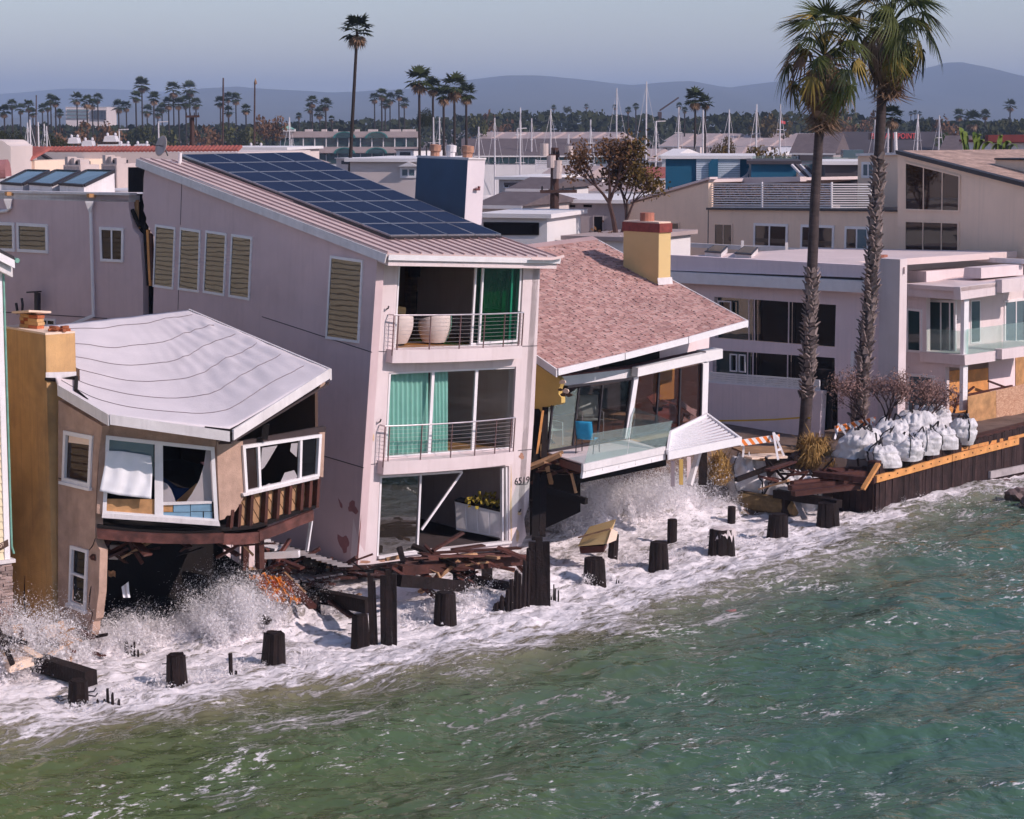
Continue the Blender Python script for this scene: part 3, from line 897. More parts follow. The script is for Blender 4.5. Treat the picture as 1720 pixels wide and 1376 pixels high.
# solar panels: 4 across, 8 up the slope
m_, nt, b = new_mat('solar_cells')
tc = N(nt, 'ShaderNodeTexCoord')
sx = N(nt, 'ShaderNodeSeparateXYZ'); nt.links.new(tc.outputs['Generated'], sx.inputs[0])
def _lines(out, count, width):
    mu = N(nt, 'ShaderNodeMath', operation='MULTIPLY'); mu.inputs[1].default_value = count; nt.links.new(out, mu.inputs[0])
    fr = N(nt, 'ShaderNodeMath', operation='FRACT'); nt.links.new(mu.outputs[0], fr.inputs[0])
    lt = N(nt, 'ShaderNodeMath', operation='LESS_THAN'); lt.inputs[1].default_value = width; nt.links.new(fr.outputs[0], lt.inputs[0])
    return lt.outputs[0]
uvn = N(nt, 'ShaderNodeUVMap')
su = N(nt, 'ShaderNodeSeparateXYZ'); nt.links.new(uvn.outputs[0], su.inputs[0])
l1 = _lines(su.outputs[1], 10.0, 0.05); l2 = _lines(su.outputs[0], 6.0, 0.03)
mx = N(nt, 'ShaderNodeMath', operation='MAXIMUM'); nt.links.new(l1, mx.inputs[0]); nt.links.new(l2, mx.inputs[1])
nz = noise_node(nt, scaled_pos(nt, 1, 1, 1), 0.7, 3)
base = mixc(nt, nz.outputs[0], (0.022, 0.036, 0.075), (0.034, 0.052, 0.100))
nt.links.new(mixc(nt, mx.outputs[0], base, (0.012, 0.018, 0.045)), b.inputs['Base Color'])
b.inputs['Roughness'].default_value = 0.16; b.inputs['IOR'].default_value = 1.5
b.inputs['Specular IOR Level'].default_value = 0.0
mat('panel_frame', (0.40, 0.39, 0.42), 0.35, 0.05, 3, metal=0.7)
TLs, TRs, BRs, BLs = PR(303, 266), PR(506, 262), PR(842, 401), PR(655, 403)
sun_rows, sun_cols = 8, 4
for r in range(sun_rows):
    for c in range(sun_cols):
        g = 0.012
        u0, u1 = c / sun_cols + g * .4, (c + 1) / sun_cols - g * .4
        v0, v1 = r / sun_rows + g * .25, (r + 1) / sun_rows - g * .25
        Q = [bil([TLs, TRs, BRs, BLs], u0, v0), bil([TLs, TRs, BRs, BLs], u1, v0), bil([TLs, TRs, BRs, BLs], u1, v1), bil([TLs, TRs, BRs, BLs], u0, v1)]
        me = bpy.data.meshes.new('solar_panel')
        top = [p + rn * 0.13 for p in Q]; bot = [p + rn * 0.09 for p in Q]
        me.from_pydata([tuple(p) for p in top + bot], [], [(3, 2, 1, 0), (4, 5, 6, 7), (0, 1, 5, 4), (1, 2, 6, 5), (2, 3, 7, 6), (3, 0, 4, 7)])
        uvl = me.uv_layers.new(name='UVMap')
        for li, co in zip(range(4), ((0, 1), (1, 1), (1, 0), (0, 0))): uvl.data[li].uv = co
        me.materials.append(M['solar_cells']); me.update()
        po = put('solar_panel', me, roof)
        fr = MB()
        for i in range(4):
            fr.beam(Q[i] + rn * 0.112, Q[(i + 1) % 4] + rn * 0.112, 0.028, 0.05, rn)
        fr.build('panel_frame', 'panel_frame', po)
mb = MB()
mb.prism([BLs + rn * 0.02, BRs + rn * 0.02, BRs + rn * 0.085, BLs + rn * 0.085], (BLs - TLs).normalized() * 0.02)
mb.prism([TLs + rn * 0.01, BLs + rn * 0.01, BLs + rn * 0.085, TLs + rn * 0.085], (TLs - TRs).normalized() * 0.02)
mb.build('panel_skirt', 'dark_metal', roof)
# vent pipe
MB().tube([PR(302, 275), PR(302, 275) + V((0.02, 0, 0.35))], 0.06, 8).build('vent_pipe', 'white_worn', roof)

# --- rooftop chimney
mat('chimney_render', (0.72, 0.64, 0.67), 0.85, 0.06, 0.8, 0.2, 50, stain=0.2, stain_col=(0.40, 0.38, 0.42))
N0 = PR(781, 357)
pcs = PL(N0, T_V, T_UP); pcf = PL(N0, T_U, T_UP)
hC = (pcs(779, 268) - N0).length
dl = (pcs(697, 335) - N0); dl = T_V * dl.dot(T_V)
dr = T_U * (pcf(810, 353) - N0).dot(T_U)
base = [N0 - T_UP * .4, N0 + dr - T_UP * .4, N0 + dr + dl - T_UP * .4, N0 + dl - T_UP * .4]
chim = MB().prism(base, T_UP * (hC + 0.4)).build('chimney', 'chimney_render', tower)
topc = [p + T_UP * (hC + 0.4) for p in base]
mat('dark_blue_shade', (0.045, 0.085, 0.15), 0.6, 0.15, 1.2)  # thin dark blue slab paints the shade on the chimney's left side
MB().prism([base[0] - T_U * .012, base[3] - T_U * .012, topc[3] - T_U * .012 - T_UP * .02, topc[0] - T_U * .012 - T_UP * .02], T_U * 0.010).build('blue_shade_side', 'dark_blue_shade', chim)
cc = sum(topc, V((0, 0, 0))) / 4
MB().prism([cc + (p - cc) * 1.03 for p in topc], T_UP * 0.05).build('chimney_cap', 'white_worn', chim)
mat('clay_pot', (0.42, 0.22, 0.15), 0.8, 0.3, 8)
for k, (s, r) in enumerate(((0.18, .16), (0.5, .13), (0.82, .15))):
    p = lerp(topc[0], topc[3], s) + dr * 0.5 + T_UP * 0.05
    mb = MB().tube([p, p + T_UP * 0.14, p + T_UP * 0.16, p + T_UP * 0.36, p + T_UP * .38], [r, r, r * 1.25, r * 1.25, r * .4], 10)
    mb.build('chimney_pot', 'clay_pot' if k != 1 else 'white_worn', chim)
# lamp bracket on the chimney's lit face
br = pcf(796, 318, 0.0)
MB().tube([br, br + PF.n * 0.10, br + PF.n * 0.10 + T_U * 0.12, br + PF.n * .1 + T_U * .12 + T_UP * .1], [0.03, 0.03, 0.05, 0.05], 6).build('lamp_bracket', 'rust_line', chim)

# --- house number
def text_mesh(txt, size, extrude=0.006):
    cu = bpy.data.curves.new('lettering', 'FONT')
    cu.body = txt; cu.size = size; cu.extrude = extrude; cu.align_x = 'CENTER'; cu.align_y = 'CENTER'
    o = bpy.data.objects.new('lettering', cu)
    COL.objects.link(o)
    dg = bpy.context.evaluated_depsgraph_get()
    me = bpy.data.meshes.new_from_object(o.evaluated_get(dg))
    bpy.data.objects.remove(o)
    return me
def place_text(txt, size, mat_, origin, xdir, ydir, name, parent, sx=1.0, extrude=0.006):
    me = text_mesh(txt, size, extrude)
    x = V(xdir).normalized(); y = V(ydir).normalized(); z = x.cross(y).normalized()
    for v in me.vertices:
        c = v.co
        v.co = V(origin) + x * (c.x * sx) + y * c.y + z * c.z
    me.materials.clear(); me.materials.append(M[mat_]); me.update()
    return put(name, me, parent)
place_text('6519', 0.29, 'dark_metal', PF(877, 808, 0.01), T_U, T_UP, 'house_number', tower, 1.0)
strip(PF, (868, 814.5), (886, 813), 0.015, 0.004, 'dark_metal', 'number_underline', tower, 0.01)
# wall anchors on the piers
for p in ((650, 519), (637, 709), (872, 860)):
    MB().tube([PF(*p, 0.0), PF(p[0] + 2, p[1] - 1, 0.12), PF(p[0] + 3, p[1] - 5, 0.13)], 0.022, 5).build('wall_hook', 'dark_metal', tower)

# --- furniture inside: barrel armchairs on the third floor and a pale chair on the second
def barrel_chair(label, px, py, dep, facing, m_, w=0.92, fl=None, name='armchair'):
    pl = PL(PF.p - PF.n * dep, T_U, T_UP)
    base = fl if fl is not None else pl(px, py)
    t = thing(name, label, 'armchair', base)
    R = w / 2
    # shell: open barrel, taller at the back
    rows = []
    for i in range(9):
        v = i / 8
        r = []
        for j in range(25):
            a = 2 * pi * j / 24
            back = 0.5 + 0.5 * cos(a - facing)
            h = 0.30 + (0.30 + 0.22 * back) * v if v > 0.35 else v * (0.42 / 0.35) + 0.0
            h = v * (0.56 + 0.24 * back)
            rr = R * (0.66 + 0.34 * sin(min(1, v * 1.25) * pi / 2)) * (1 - 0.06 * v * v)
            r.append(base + V((cos(a) * rr, sin(a) * rr, 0.03)) + T_UP * h)
        rows.append(r)
    inner = []
    for i in range(5):
        v = 1 - i / 4
        r = []
        for j in range(25):
            a = 2 * pi * j / 24
            back = 0.5 + 0.5 * cos(a - facing)
            h = 0.40 + (0.16 + 0.24 * back) * v
            r.append(base + V((cos(a) * (R * 0.78), sin(a) * (R * 0.78), 0.03)) + T_UP * h)
        inner.append(r)
    MB().grid(rows + inner).build('shell', m_, t, smooth=True)
    c = base + T_UP * 0.42
    ring0 = [c + V((cos(2 * pi * j / 24) * R * 0.77, sin(2 * pi * j / 24) * R * 0.77, 0)) for j in range(24)]
    MB().prism(ring0, T_UP * 0.10).build('seat_cushion', m_, t)
    MB().tube([base, base + T_UP * 0.06], R * 0.55, 12).build('plinth', 'dark_metal', t)
    return t
fl3 = lambda px, dep: PF(px, 588) + T_V * dep + T_UP * 0.0
barrel_chair('cream barrel armchair behind the third-floor balcony, nearest the white pier', 0, 0, 0, radians(-60), 'fabric_cream', 1.05, PF(706, 585) + T_V * 1.25)
barrel_chair('cream barrel armchair on the third floor beside the green sliding door', 0, 0, 0, radians(-60), 'fabric_cream', 1.0, PF(773, 583) + T_V * 1.25)
barrel_chair('pale armchair behind the second-floor glass next to the open curtain', 0, 0, 0, radians(-60), 'fabric_cream', 0.8, PF(760, 764) + T_V * 1.0)
mat('pillow_tan', (0.5, 0.34, 0.16), 0.9)
pt = thing('cushion', 'tan cushion showing above the left cream armchair on the third floor', 'cushion', PF(716, 585) + T_V * 1.4 + T_UP * 0.85)
q = V(pt.location)
MB().grid([[q + T_U * (0.22 * (j - 3) / 3) + T_UP * (0.10 + 0.11 * (i - 3) / 3 - 0.015 * abs(j - 3)) - PF.n * (0.05 * (1 - ((i - 3) / 3) ** 2) * (1 - ((j - 3) / 3) ** 2)) for j in range(7)] for i in range(7)], PF.n * 0.03).build('cover', 'pillow_tan', pt, smooth=True)
# basket flowers on the cupboards
mat('flower_yellow', (0.30, 0.22, 0.03), 0.9, 0.4, 20)
fp = thing('flower_arrangement', 'dull yellow flower arrangement on the white cupboards inside the ground floor', 'flowers', pc(815, 852) - pc.n * .2)
mb = MB()
for k in range(90):
    c = V(fp.location) + V((random.gauss(0, .28), random.gauss(0, .22), abs(random.gauss(.16, .10))))
    a = V((random.gauss(0, 1), random.gauss(0, 1), random.gauss(0, 1))).normalized() * .07; bb = a.orthogonal().normalized() * .07
    mb.add([c - a, c - bb, c + a, c + bb], [(0, 1, 2, 3)])
mb.build('blossom_mass', 'flower_yellow', fp, kind='stuff')

# ================================================================ collapsing brown stucco house on the left
C0 = onz(97, 1058, 0.6)
B_side = head(-38); UP = V((0, 0, 1))
brown = thing('collapsing_house', 'brown stucco house with sagging pale membrane roof, its floor torn open above the surf', 'house', C0)
BL_ = PL(C0, head(-44))
LM = BL_(168, 870); LM0 = V((LM.x, LM.y, 0))
BM = PL(LM0, head(80))
MR0 = BM(364, 850); MR0 = V((MR0.x, MR0.y, 0))
BR_ = PL(MR0, head(44))
RE0 = BR_(546, 780); RE0 = V((RE0.x, RE0.y, 0))

# --- chimney wall on the left
N1 = onz(90, 1062, 0.55)
pcl = PL(N1, head(-38)); pcf1 = PL(N1, head(52))
Wl = (pcl(20, 1064) - N1); Wl = head(-38) * Wl.dot(head(-38))
Wf = head(52) * (pcf1(127, 600) - N1).dot(head(52))
hN = pcl(94, 566).z - N1.z
lean = V((-0.02, 0, 0))
base = [N1, N1 + Wf, N1 + Wf + Wl, N1 + Wl]
top = [p + V((0.0, 0, hN)) + lean * 0 for p in base]
mb = MB()
rows = []
for i in range(9):
    t = i / 8
    rows.append([lerp(a, b, t) + V((0.012 * mnoise.noise(V((i * .7, k, 0))), 0, 0)) for k, (a, b) in enumerate(zip(base + [base[0]], top + [top[0]]))])
mb.grid(rows); mb.add(top, [(0, 1, 2, 3)]); mb.add(base, [(3, 2, 1, 0)])
ch = mb.build('chimney', 'stucco_ochre', brown, fix=True)
tcn = sum(top, V((0, 0, 0))) / 4
MB().prism([tcn + (p - tcn) * 1.0 + V((0, 0, 0.002)) for p in top], V((0, 0, 0.05))).build('chimney_cap', 'stucco_cream', ch)
# brick flue with a tilted slab, and a broken brick flue
fl = lerp(top[0], top[3], 0.62) + Wf * 0.45
for k in range(4):
    for j in range(3):
        MB().box(fl + V((0.02 * (k % 2), 0.0, 0.05 + 0.085 * k)) + head(-38) * (0.24 * (j - 1)), 0.22, 0.34, 0.078, radians(52 - 90 + 90)).build('brick', 'brick_red' if (j + k) % 3 == 0 else 'stucco_ochre', ch)
a = fl + V((0, 0, 0.41))
MB().prism([a + head(-38) * sx * 0.48 + head(52) * sy * 0.30 + V((0, 0, -0.05 * sx - 0.03 * sy)) for sx, sy in ((-1, -1), (1, -1), (1, 1), (-1, 1))], V((0, 0, 0.05))).build('flue_slab', 'stucco_cream', ch)
fl2 = top[0] + Wf * 0.62 + Wl * 0.10 + V((0, 0, 0.05))
for k in range(7):
    a = k * 0.9
    MB().box(fl2 + V((0.17 * cos(a), 0.17 * sin(a), 0.0 + 0.05 * (k % 2))), 0.20, 0.09, 0.07, a).build('brick', 'brick_red', ch)
# cracks on the ochre wall
mat('crack', (0.05, 0.03, 0.025), 1.0)
MB().tube([pcl(42, 967, 0.004), pcl(41, 1000, 0.004), pcl(43, 1040, 0.004), pcl(41.5, 1064, 0.004)], [0.01, 0.03, 0.025, 0.03], 5).build('crack', 'crack', ch)

# --- facet L with two windows
Lout = [(98, 672), (172, 716), (166, 760), (163, 800), (160, 865), (160, 905), (163, 915), (168, 924), (167, 960), (166, 995), (163, 1018), (161, 1039), (156, 1045), (155, 1060), (152, 1069), (140, 1062), (120, 1056), (97, 1050)]
wl1 = [(109, 723), (157, 732), (153, 819), (106, 808)]
wl2 = [(120, 916), (149, 924), (145, 1025), (117, 1013)]
MB().panel(BL_.q(Lout), [BL_.q(wl1), BL_.q(wl2)], -BL_.n * 0.22).build('bay_wall', 'stucco_tan', brown)
frame_window(brown, BL_, wl1, 0.10, 0.05, glass='glass_brown', recess=0.05, sill=True)
frame_window(brown, BL_, wl2, 0.08, 0.05, trans=(0.47,), glass=['glass_dark', 'glass_dark'], recess=0.05, sill=True)
# curtain remnant behind the upper window and blind
MB().prism(BL_.q([(117, 731), (155, 737), (154.5, 748), (116, 743)], -0.02), BL_.n * 0.02).build('blind', 'stucco_cream', brown)
for pts in ([(150, 1003), (153, 985), (149, 1020), (156, 1030), (152, 1046)], [(118, 1018), (108, 1024), (100, 1038)], [(150, 924), (156, 916), (160, 905)], [(98, 803), (107, 806)]):
    MB().tube(BL_.q(pts, 0.004), 0.014, 4).build('crack', 'crack', brown)

# --- facet M: header, jamb, window bay
MB().prism(BM.q([(168, 706), (364, 735), (361, 757), (178, 735), (170, 735)]), -BM.n * 0.2).build('header', 'stucco_tan', brown)
MB().prism(BM.q([(168, 735), (178, 735), (173, 866), (162, 862)]), -BM.n * 0.2).build('jamb_wall', 'stucco_tan', brown)
wm = frame_window(brown, BM, [(178, 731), (360, 751), (367, 878), (172, 864)], 0.09, 0.06, mull=(0.485,), panes=False, mw=0.20)
MB().prism(BM.q([(172, 862), (368, 876), (370, 884), (171, 870)], 0.07), -BM.n * 0.22).build('sill', 'white_worn', wm)
# flapping white sheet
pts = [[(179, 757), (204, 758), (230, 762), (254, 766)], [(176, 780), (204, 782), (230, 786), (256, 790)], [(171, 806), (204, 808), (230, 813), (255, 816)], [(167, 825), (200, 832), (228, 835), (254, 838)]]
rows = []
NI, NJ = 16, 20
def bez(rowpts, u):
    k = min(int(u * 3), 2); t = u * 3 - k
    return (rowpts[k][0] * (1 - t) + rowpts[k + 1][0] * t, rowpts[k][1] * (1 - t) + rowpts[k + 1][1] * t)
for i in range(NI + 1):
    v = i / NI * 3; k = min(int(v), 2); t = v - k
    r = []
    for j in range(NJ + 1):
        a = bez(pts[k], j / NJ); b_ = bez(pts[k + 1], j / NJ)
        off = 0.10 + 0.14 * (i / NI) + 0.025 * sin(j * 0.9 + i * 0.25) + 0.02 * mnoise.noise(V((i * .3, j * .3, 1)))
        r.append(BM(a[0] * (1 - t) + b_[0] * t, a[1] * (1 - t) + b_[1] * t, off))
    rows.append(r)
sheet = MB().grid(rows, BM.n * 0.006).build('window_sheet', 'fabric_white', None, smooth=True)
sheet['label'] = 'white sheet hung flapping over the left half of the broken bay window'; sheet['category'] = 'sheet'
# upper pane left, plywood apron, blue tiled apron, torn plastic
MB().prism(BM.q([(183, 737), (258, 746), (258, 800), (182, 795)], -0.06), BM.n * 0.01).build('pane', 'glass_sky', wm)
MB().prism(BM.q([(176, 838), (262, 839), (262, 866), (174, 860)], 0.0), -BM.n * 0.03).build('plywood_apron', 'plywood', wm)
for (x0, x1, y0, y1) in ((273, 291, 849, 860), (291, 320, 847, 860), (320, 356, 845, 859), (273, 320, 861, 874), (320, 341, 860, 874), (342, 357, 860, 874)):
    MB().prism(BM.q([(x0 + .5, y0), (x1 - .5, y0), (x1 - .5, y1), (x0 + .5, y1)], -0.01 if (x0 != 273 or y0 > 850) else -0.03), -BM.n * 0.03).build('tile', 'blue_tile' if (x0 != 273 or y0 > 850) else 'plywood', wm)
MB().prism(BM.q([(272, 844), (356, 842), (356, 846), (272, 849)], 0.02), -BM.n * 0.06).build('apron_cap', 'white_worn', wm)
m_, nt, b = new_mat('plastic_film'); nt.nodes.remove(b)
tr = N(nt, 'ShaderNodeBsdfTransparent'); df = N(nt, 'ShaderNodeBsdfDiffuse'); df.inputs[0].default_value = (0.72, 0.66, 0.68, 1)
mx = N(nt, 'ShaderNodeMixShader'); mx.inputs[0].default_value = 0.38
nt.links.new(tr.outputs[0], mx.inputs[1]); nt.links.new(df.outputs[0], mx.inputs[2]); nt.links.new(mx.outputs[0], nt.nodes['Material Output'].inputs[0])
MB().prism(BM.q([(346, 755), (357, 757), (358, 843), (310, 846), (322, 830), (335, 806), (342, 782)], -0.12), -BM.n * 0.005).build('torn_film', 'plastic_film', wm)
MB().prism(BM.q([(273, 809), (281, 813), (288, 823), (293, 836), (296, 846), (273, 847)], -0.12), -BM.n * 0.005).build('torn_film', 'plastic_film', wm)
MB().prism(BM.q([(336, 776), (356, 776), (356, 791), (346, 785)], -0.3), -BM.n * 0.01).build('red_rag', 'wall_patch', wm)

# --- facet R: wall fragment, broken window, exposed studs and diagonal sheathing
Rout = [(364, 742), (408, 741), (410, 829), (408, 838), (404, 846), (396, 858), (389, 866), (381, 866), (377, 872), (369, 874)]
MB().prism(BR_.q(Rout), -BR_.n * 0.12).build('bay_wall', 'stucco_tan', brown)
MB().prism(BR_.q([(408, 741), (547, 716), (547, 728), (408, 750)], -0.02), -BR_.n * 0.12).build('header', 'interior_dark', brown)
wr = frame_window(brown, BR_, [(405, 748), (538, 729), (534, 800), (410, 830)], 0.08, 0.07, mull=(0.20, 0.74), panes=False, mw=0.07)
MB().prism(BR_.q([(411, 755), (429, 752), (433, 820), (414, 824)], -0.02), BR_.n * 0.008).build('pane', 'glass_brown', wr)
MB().prism(BR_.q([(506, 738), (531, 735), (528, 796), (503, 802)], -0.02), BR_.n * 0.008).build('pane', 'glass_dark', wr)
mat('glass_shard', (0.55, 0.52, 0.54), 0.2, 0.2, 5)
for sh in ([(440, 752), (466, 748), (452, 772), (443, 786), (437, 790)], [(489, 745), (500, 744), (498, 768), (487, 758)], [(470, 812), (478, 794), (494, 790), (499, 800), (496, 806)], [(441, 818), (452, 812), (460, 815), (458, 817)]):
    MB().prism(BR_.q(sh, -0.02), BR_.n * 0.008).build('shard', 'plastic_film', wr)
MB().prism(BR_.q([(537, 727), (546, 726), (543, 802), (534, 800)], 0.02), -BR_.n * 0.2).build('end_jamb', 'stucco_tan', brown)
MB().prism(BR_.q([(408, 829), (536, 799), (536, 804), (410, 834)], 0.08), -BR_.n * 0.2).build('sill', 'white_worn', wr)
# curved bottom line of the torn floor
botM = [(163, 886), (215, 893), (270, 897), (330, 898), (372, 892)]
botR = [(372, 890), (405, 888), (436, 884), (470, 872), (500, 862), (530, 852)]
for k, px in enumerate((388, 401, 421, 446, 466, 486, 506, 520, 533)):
    yt = 846 - 0.0 if px < 405 else 829 - (px - 408) * 0.235
    if px < 405: yt = 858 - (px - 385) * 0.7
    yb = np.interp(px, [p[0] for p in botR], [p[1] for p in botR])
    MB().beam(BR_(px, yt, -0.06), BR_(px - 3, yb, -0.06), 0.09, 0.16, BR_.n).build('stud', 'red_brown_wood', brown)
shp = []
for k in range(15):
    x0 = 366 + k * 12.5
    a = [(x0, 815), (x0 + 11, 815), (x0 + 61, 905), (x0 + 50, 905)]
    # clip the diagonal board to the exposed strip
    def clipb(x, ytop=True):
        yt = 829 - (x - 408) * 0.235 if x > 408 else 870 - (x - 372) * 1.1
        yb = np.interp(x, [p[0] for p in botR], [p[1] for p in botR])
        return yt, yb
    poly = []
    for (ax, ay), (bx, by) in ((a[0], a[3]), (a[1], a[2])):
        ins = []
        for s in np.linspace(0, 1, 121):
            x, y = ax + (bx - ax) * s, ay + (by - ay) * s
            if 372 < x < 534:
                yt, yb = clipb(x)
                if yt < y < yb: ins.append((x, y))
        poly.append((ins[0], ins[-1]) if ins else None)
    if poly[0] and poly[1]:
        MB().prism(BR_.q([poly[0][0], poly[1][0], poly[1][1], poly[0][1]], -0.16), -BR_.n * 0.03).build('sheathing_board', 'dry_lumber', brown)
# bent rim beams
def bent(pl, pts, w, h, off, name, m_, sub=6):
    P = [pl(x, y, off) for x, y in pts]
    path = [poly_at(P, k / sub) for k in range(sub + 1)]
    mb = MB()
    rows = []
    for p in path:
        rows.append([p + UP * h / 2, p + UP * h / 2 - pl.n * w, p - UP * h / 2 - pl.n * w, p - UP * h / 2, p + UP * h / 2])
    mb.grid(rows)
    mb.add(rows[0][:4], [(0, 1, 2, 3)]); mb.add(rows[-1][:4], [(3, 2, 1, 0)])
    return mb.build(name, m_, brown, fix=True)
mat('rim_wood', (0.12, 0.042, 0.033), 0.6, 0.6, 3.5, 0.7, 12, 0.4, stain=0.95, stain_col=(0.03, 0.012, 0.012))
bent(BM, [(163, 897), (215, 902), (270, 905), (330, 906), (376, 904)], 0.10, 0.24, 0.10, 'rim_beam', 'rim_wood', 10)
bent(BR_, [(374, 906), (405, 906), (437, 903)], 0.10, 0.27, 0.10, 'rim_beam', 'rim_wood', 4)
bent(BR_, [(436, 901), (470, 889), (500, 876), (527, 866)], 0.10, 0.26, 0.12, 'rim_beam', 'rim_wood', 6)
bent(BM, botM, 0.20, 0.10, 0.02, 'floor_plate', 'rotten_shade_dark', 8)
bent(BR_, botR, 0.20, 0.08, 0.02, 'floor_plate', 'rotten_shade_dark', 8)

# --- roof: sagging membrane with lap seams
rB0 = atD(62, 549, 58.4); rB1 = atD(315, 521, 61.4)
rR = atD(553, 622, 54.4); rMR = atD(388, 721, 51.2); rLM = atD(183, 698, 50.7); rL = atD(98, 648, 52.4)
front = [rL, rLM, rMR, rR]
def roof_pt(s, t):
    w_ = 0.17 * max(0.0, 1 - t) ** 0.45
    fr_ = sum((poly_at(front, min(1, max(0, s + w_ * o_))) for o_ in (-1, -.66, -.33, 0, .33, .66, 1)), V((0, 0, 0))) / 7 if 0 < s < 1 else poly_at(front, s)
    if 0 < s < 1:
        e_ = min(1, min(s, 1 - s) / 0.17); fr_ = lerp(poly_at(front, s), fr_, e_)
    bk = lerp(rB0, rB1, s)
    p = lerp(bk, fr_, t)
    edge = min(s, 1 - s) * 2
    p.z -= 0.22 * sin(pi * min(1, t * 1.02)) * sin(pi * s) ** 1.5
    wr_ = max(0.0, (s - 0.45) / 0.55) * sin(pi * t) ** 0.7
    p.z += 0.085 * wr_ * mnoise.noise(V((s * 26, t * 4.5, 2.0))) + 0.012 * mnoise.noise(V((s * 9, t * 9, 5)))
    p.z += 0.07 * wr_ * abs(mnoise.noise(V((s * 14 + t * 6, t * 3 - s * 4, 8.0))))
    return p
NS, NT = 90, 56
MB().grid([[roof_pt(j / NS, i / NT) for j in range(NS + 1)] for i in range(NT + 1)], V((0, 0, -0.07))).build('membrane_roof', 'roof_membrane', brown, smooth=True, fix=True)
for t in (0.07, 0.24, 0.40, 0.555, 0.72, 0.875):
    mb = MB()
    pts = [roof_pt(0.03 + 0.94 * j / 60, t + 0.006 * sin(j * .35)) + V((0, 0, 0.004)) for j in range(61)]
    dirp = (rL - rB0).normalized()
    mb.grid([[p - dirp * 0.014 for p in pts], [p + V((0, 0, .012)) for p in pts], [p + dirp * 0.014 for p in pts]])
    mb.build('roof_seam', 'seam_dark', brown)
def fascia(a, b_, h, out, name='fascia'):
    d = (V(b_) - V(a)).normalized(); n = d.cross(UP).normalized()
    if n.y > 0: n = -n
    MB().prism([a + n * out + UP * .03, b_ + n * out + UP * .03, b_ + n * out - UP * h, a + n * out - UP * h], -n * 0.05).build(name, 'white_worn', brown)
fascia(rL + V((0, 0, 0)), rLM, 0.24, 0.03)
fascia(rLM + V((0.02, 0, 0.0)), atD(386, 727, 51.1), 0.21, 0.03)
fascia(atD(391, 724, 51.2), rR + V((0, 0, .02)), 0.22, 0.03)
fascia(rR, rB1 + V((0, 0, 0.0)), 0.25, -0.02)
# black strip painting the dark gap under the lifted membrane edge, and the flashing at the chimney foot
tp = [roof_pt(0.50 + 0.32 * k / 10, 1.0) for k in range(11)]
MB().grid([[p + UP * .005 + V((0, -.03, 0)) for p in tp], [p - UP * (.05 + .05 * sin(pi * k / 10) + .02 * (k % 2)) + V((0, -.035, 0)) for k, p in enumerate(tp)]]).build('torn_gap_shade', 'rotten_shade_dark', brown)
fp_ = [lerp(top[0], base[0], .145), lerp(top[1], base[1], .150)]
MB().tube([fp_[0] + V((-.02, -.05, 0)), lerp(fp_[0], fp_[1], .5) + V((0, -.05, -.04)), fp_[1] + V((.02, -.05, .02)), roof_pt(.10, .93) + UP * .02, roof_pt(.16, .95) + UP * .02], [.04, .055, .05, .05, .01], 6).build('flashing', 'rotten_shade_dark', brown)
MB().prism([fp_[0] + V((-.01, -.012, .16)), fp_[1] + V((.01, -.012, .16)), fp_[1] + V((.01, -.012, .0)), fp_[0] + V((-.01, -.012, .0))], V((0, -.02, 0))).build('flashing_strip', 'white_worn', brown)
# dark eave boards under the right wing
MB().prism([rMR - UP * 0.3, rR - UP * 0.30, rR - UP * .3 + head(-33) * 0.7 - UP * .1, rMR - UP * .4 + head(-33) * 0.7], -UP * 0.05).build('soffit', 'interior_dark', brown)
# torn beam end hanging beneath the roof
MB().beam(BR_(447, 712, 0.15), BR_(444, 738, 0.12), 0.14, 0.16).build('rafter_end', 'rotten_shade_dark', brown)
MB().prism([BR_(541, 640, .3), BR_(548, 632, .3), BR_(546, 645, .3), BR_(535, 657, .3)], -BR_.n * 0.05).build('torn_board', 'stucco_tan', brown)

# --- inside: walls, floor above the cavity, dark back
zF = 3.25
def wallz(a, b_, z0, z1, th, name, m_):
    a = V(a); b_ = V(b_); n = (b_ - a).normalized().cross(UP)
    MB().prism([V((a.x, a.y, z0)), V((b_.x, b_.y, z0)), V((b_.x, b_.y, z1)), V((a.x, a.y, z1))], n * th).build(name, m_, brown)
wallz(rB0, rB1 - (rB1 - rB0).normalized() * .3, -1.0, 7.2, 0.15, 'rear_wall', 'rotten_shade_dark')  # near-black and run down low so the cavity stays dark
wallz(V((-6.6, 58.2, 0)), rB1 + V((.3, 0, 0)), -1.0, 3.4, 0.12, 'light_block_wall', 'rotten_shade_dark')  # dark walls added to keep light out of the cavity
wallz(V((-11.3, 56.2, 0)), V((-8.0, 59.4, 0)), -1.0, 3.4, 0.12, 'light_block_wall', 'rotten_shade_dark')
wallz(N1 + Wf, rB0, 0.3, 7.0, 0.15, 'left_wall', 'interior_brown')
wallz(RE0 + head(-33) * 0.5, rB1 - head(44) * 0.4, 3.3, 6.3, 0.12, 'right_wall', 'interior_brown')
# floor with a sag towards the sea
MB().prism([V((LM0.x + .1, LM0.y + .4, zF + .1)), V((MR0.x, MR0.y + .4, zF)), V((RE0.x - .2, RE0.y + .2, zF + .45)), V((rB1.x, rB1.y - .3, zF + .4)), V((rB0.x + .4, rB0.y, zF + .4))], V((0, 0, -0.28))).build('floor', 'rotten_shade_dark', brown)
MB().prism([V((-10.3, 54.6, 0.35)), V((-6.3, 57.8, 0.35)), V((-9.2, 61.0, 0.35)), V((-12.0, 58.0, 0.35))], V((0, 0, -0.6))).build('lower_slab', 'rotten_shade_dark', brown)
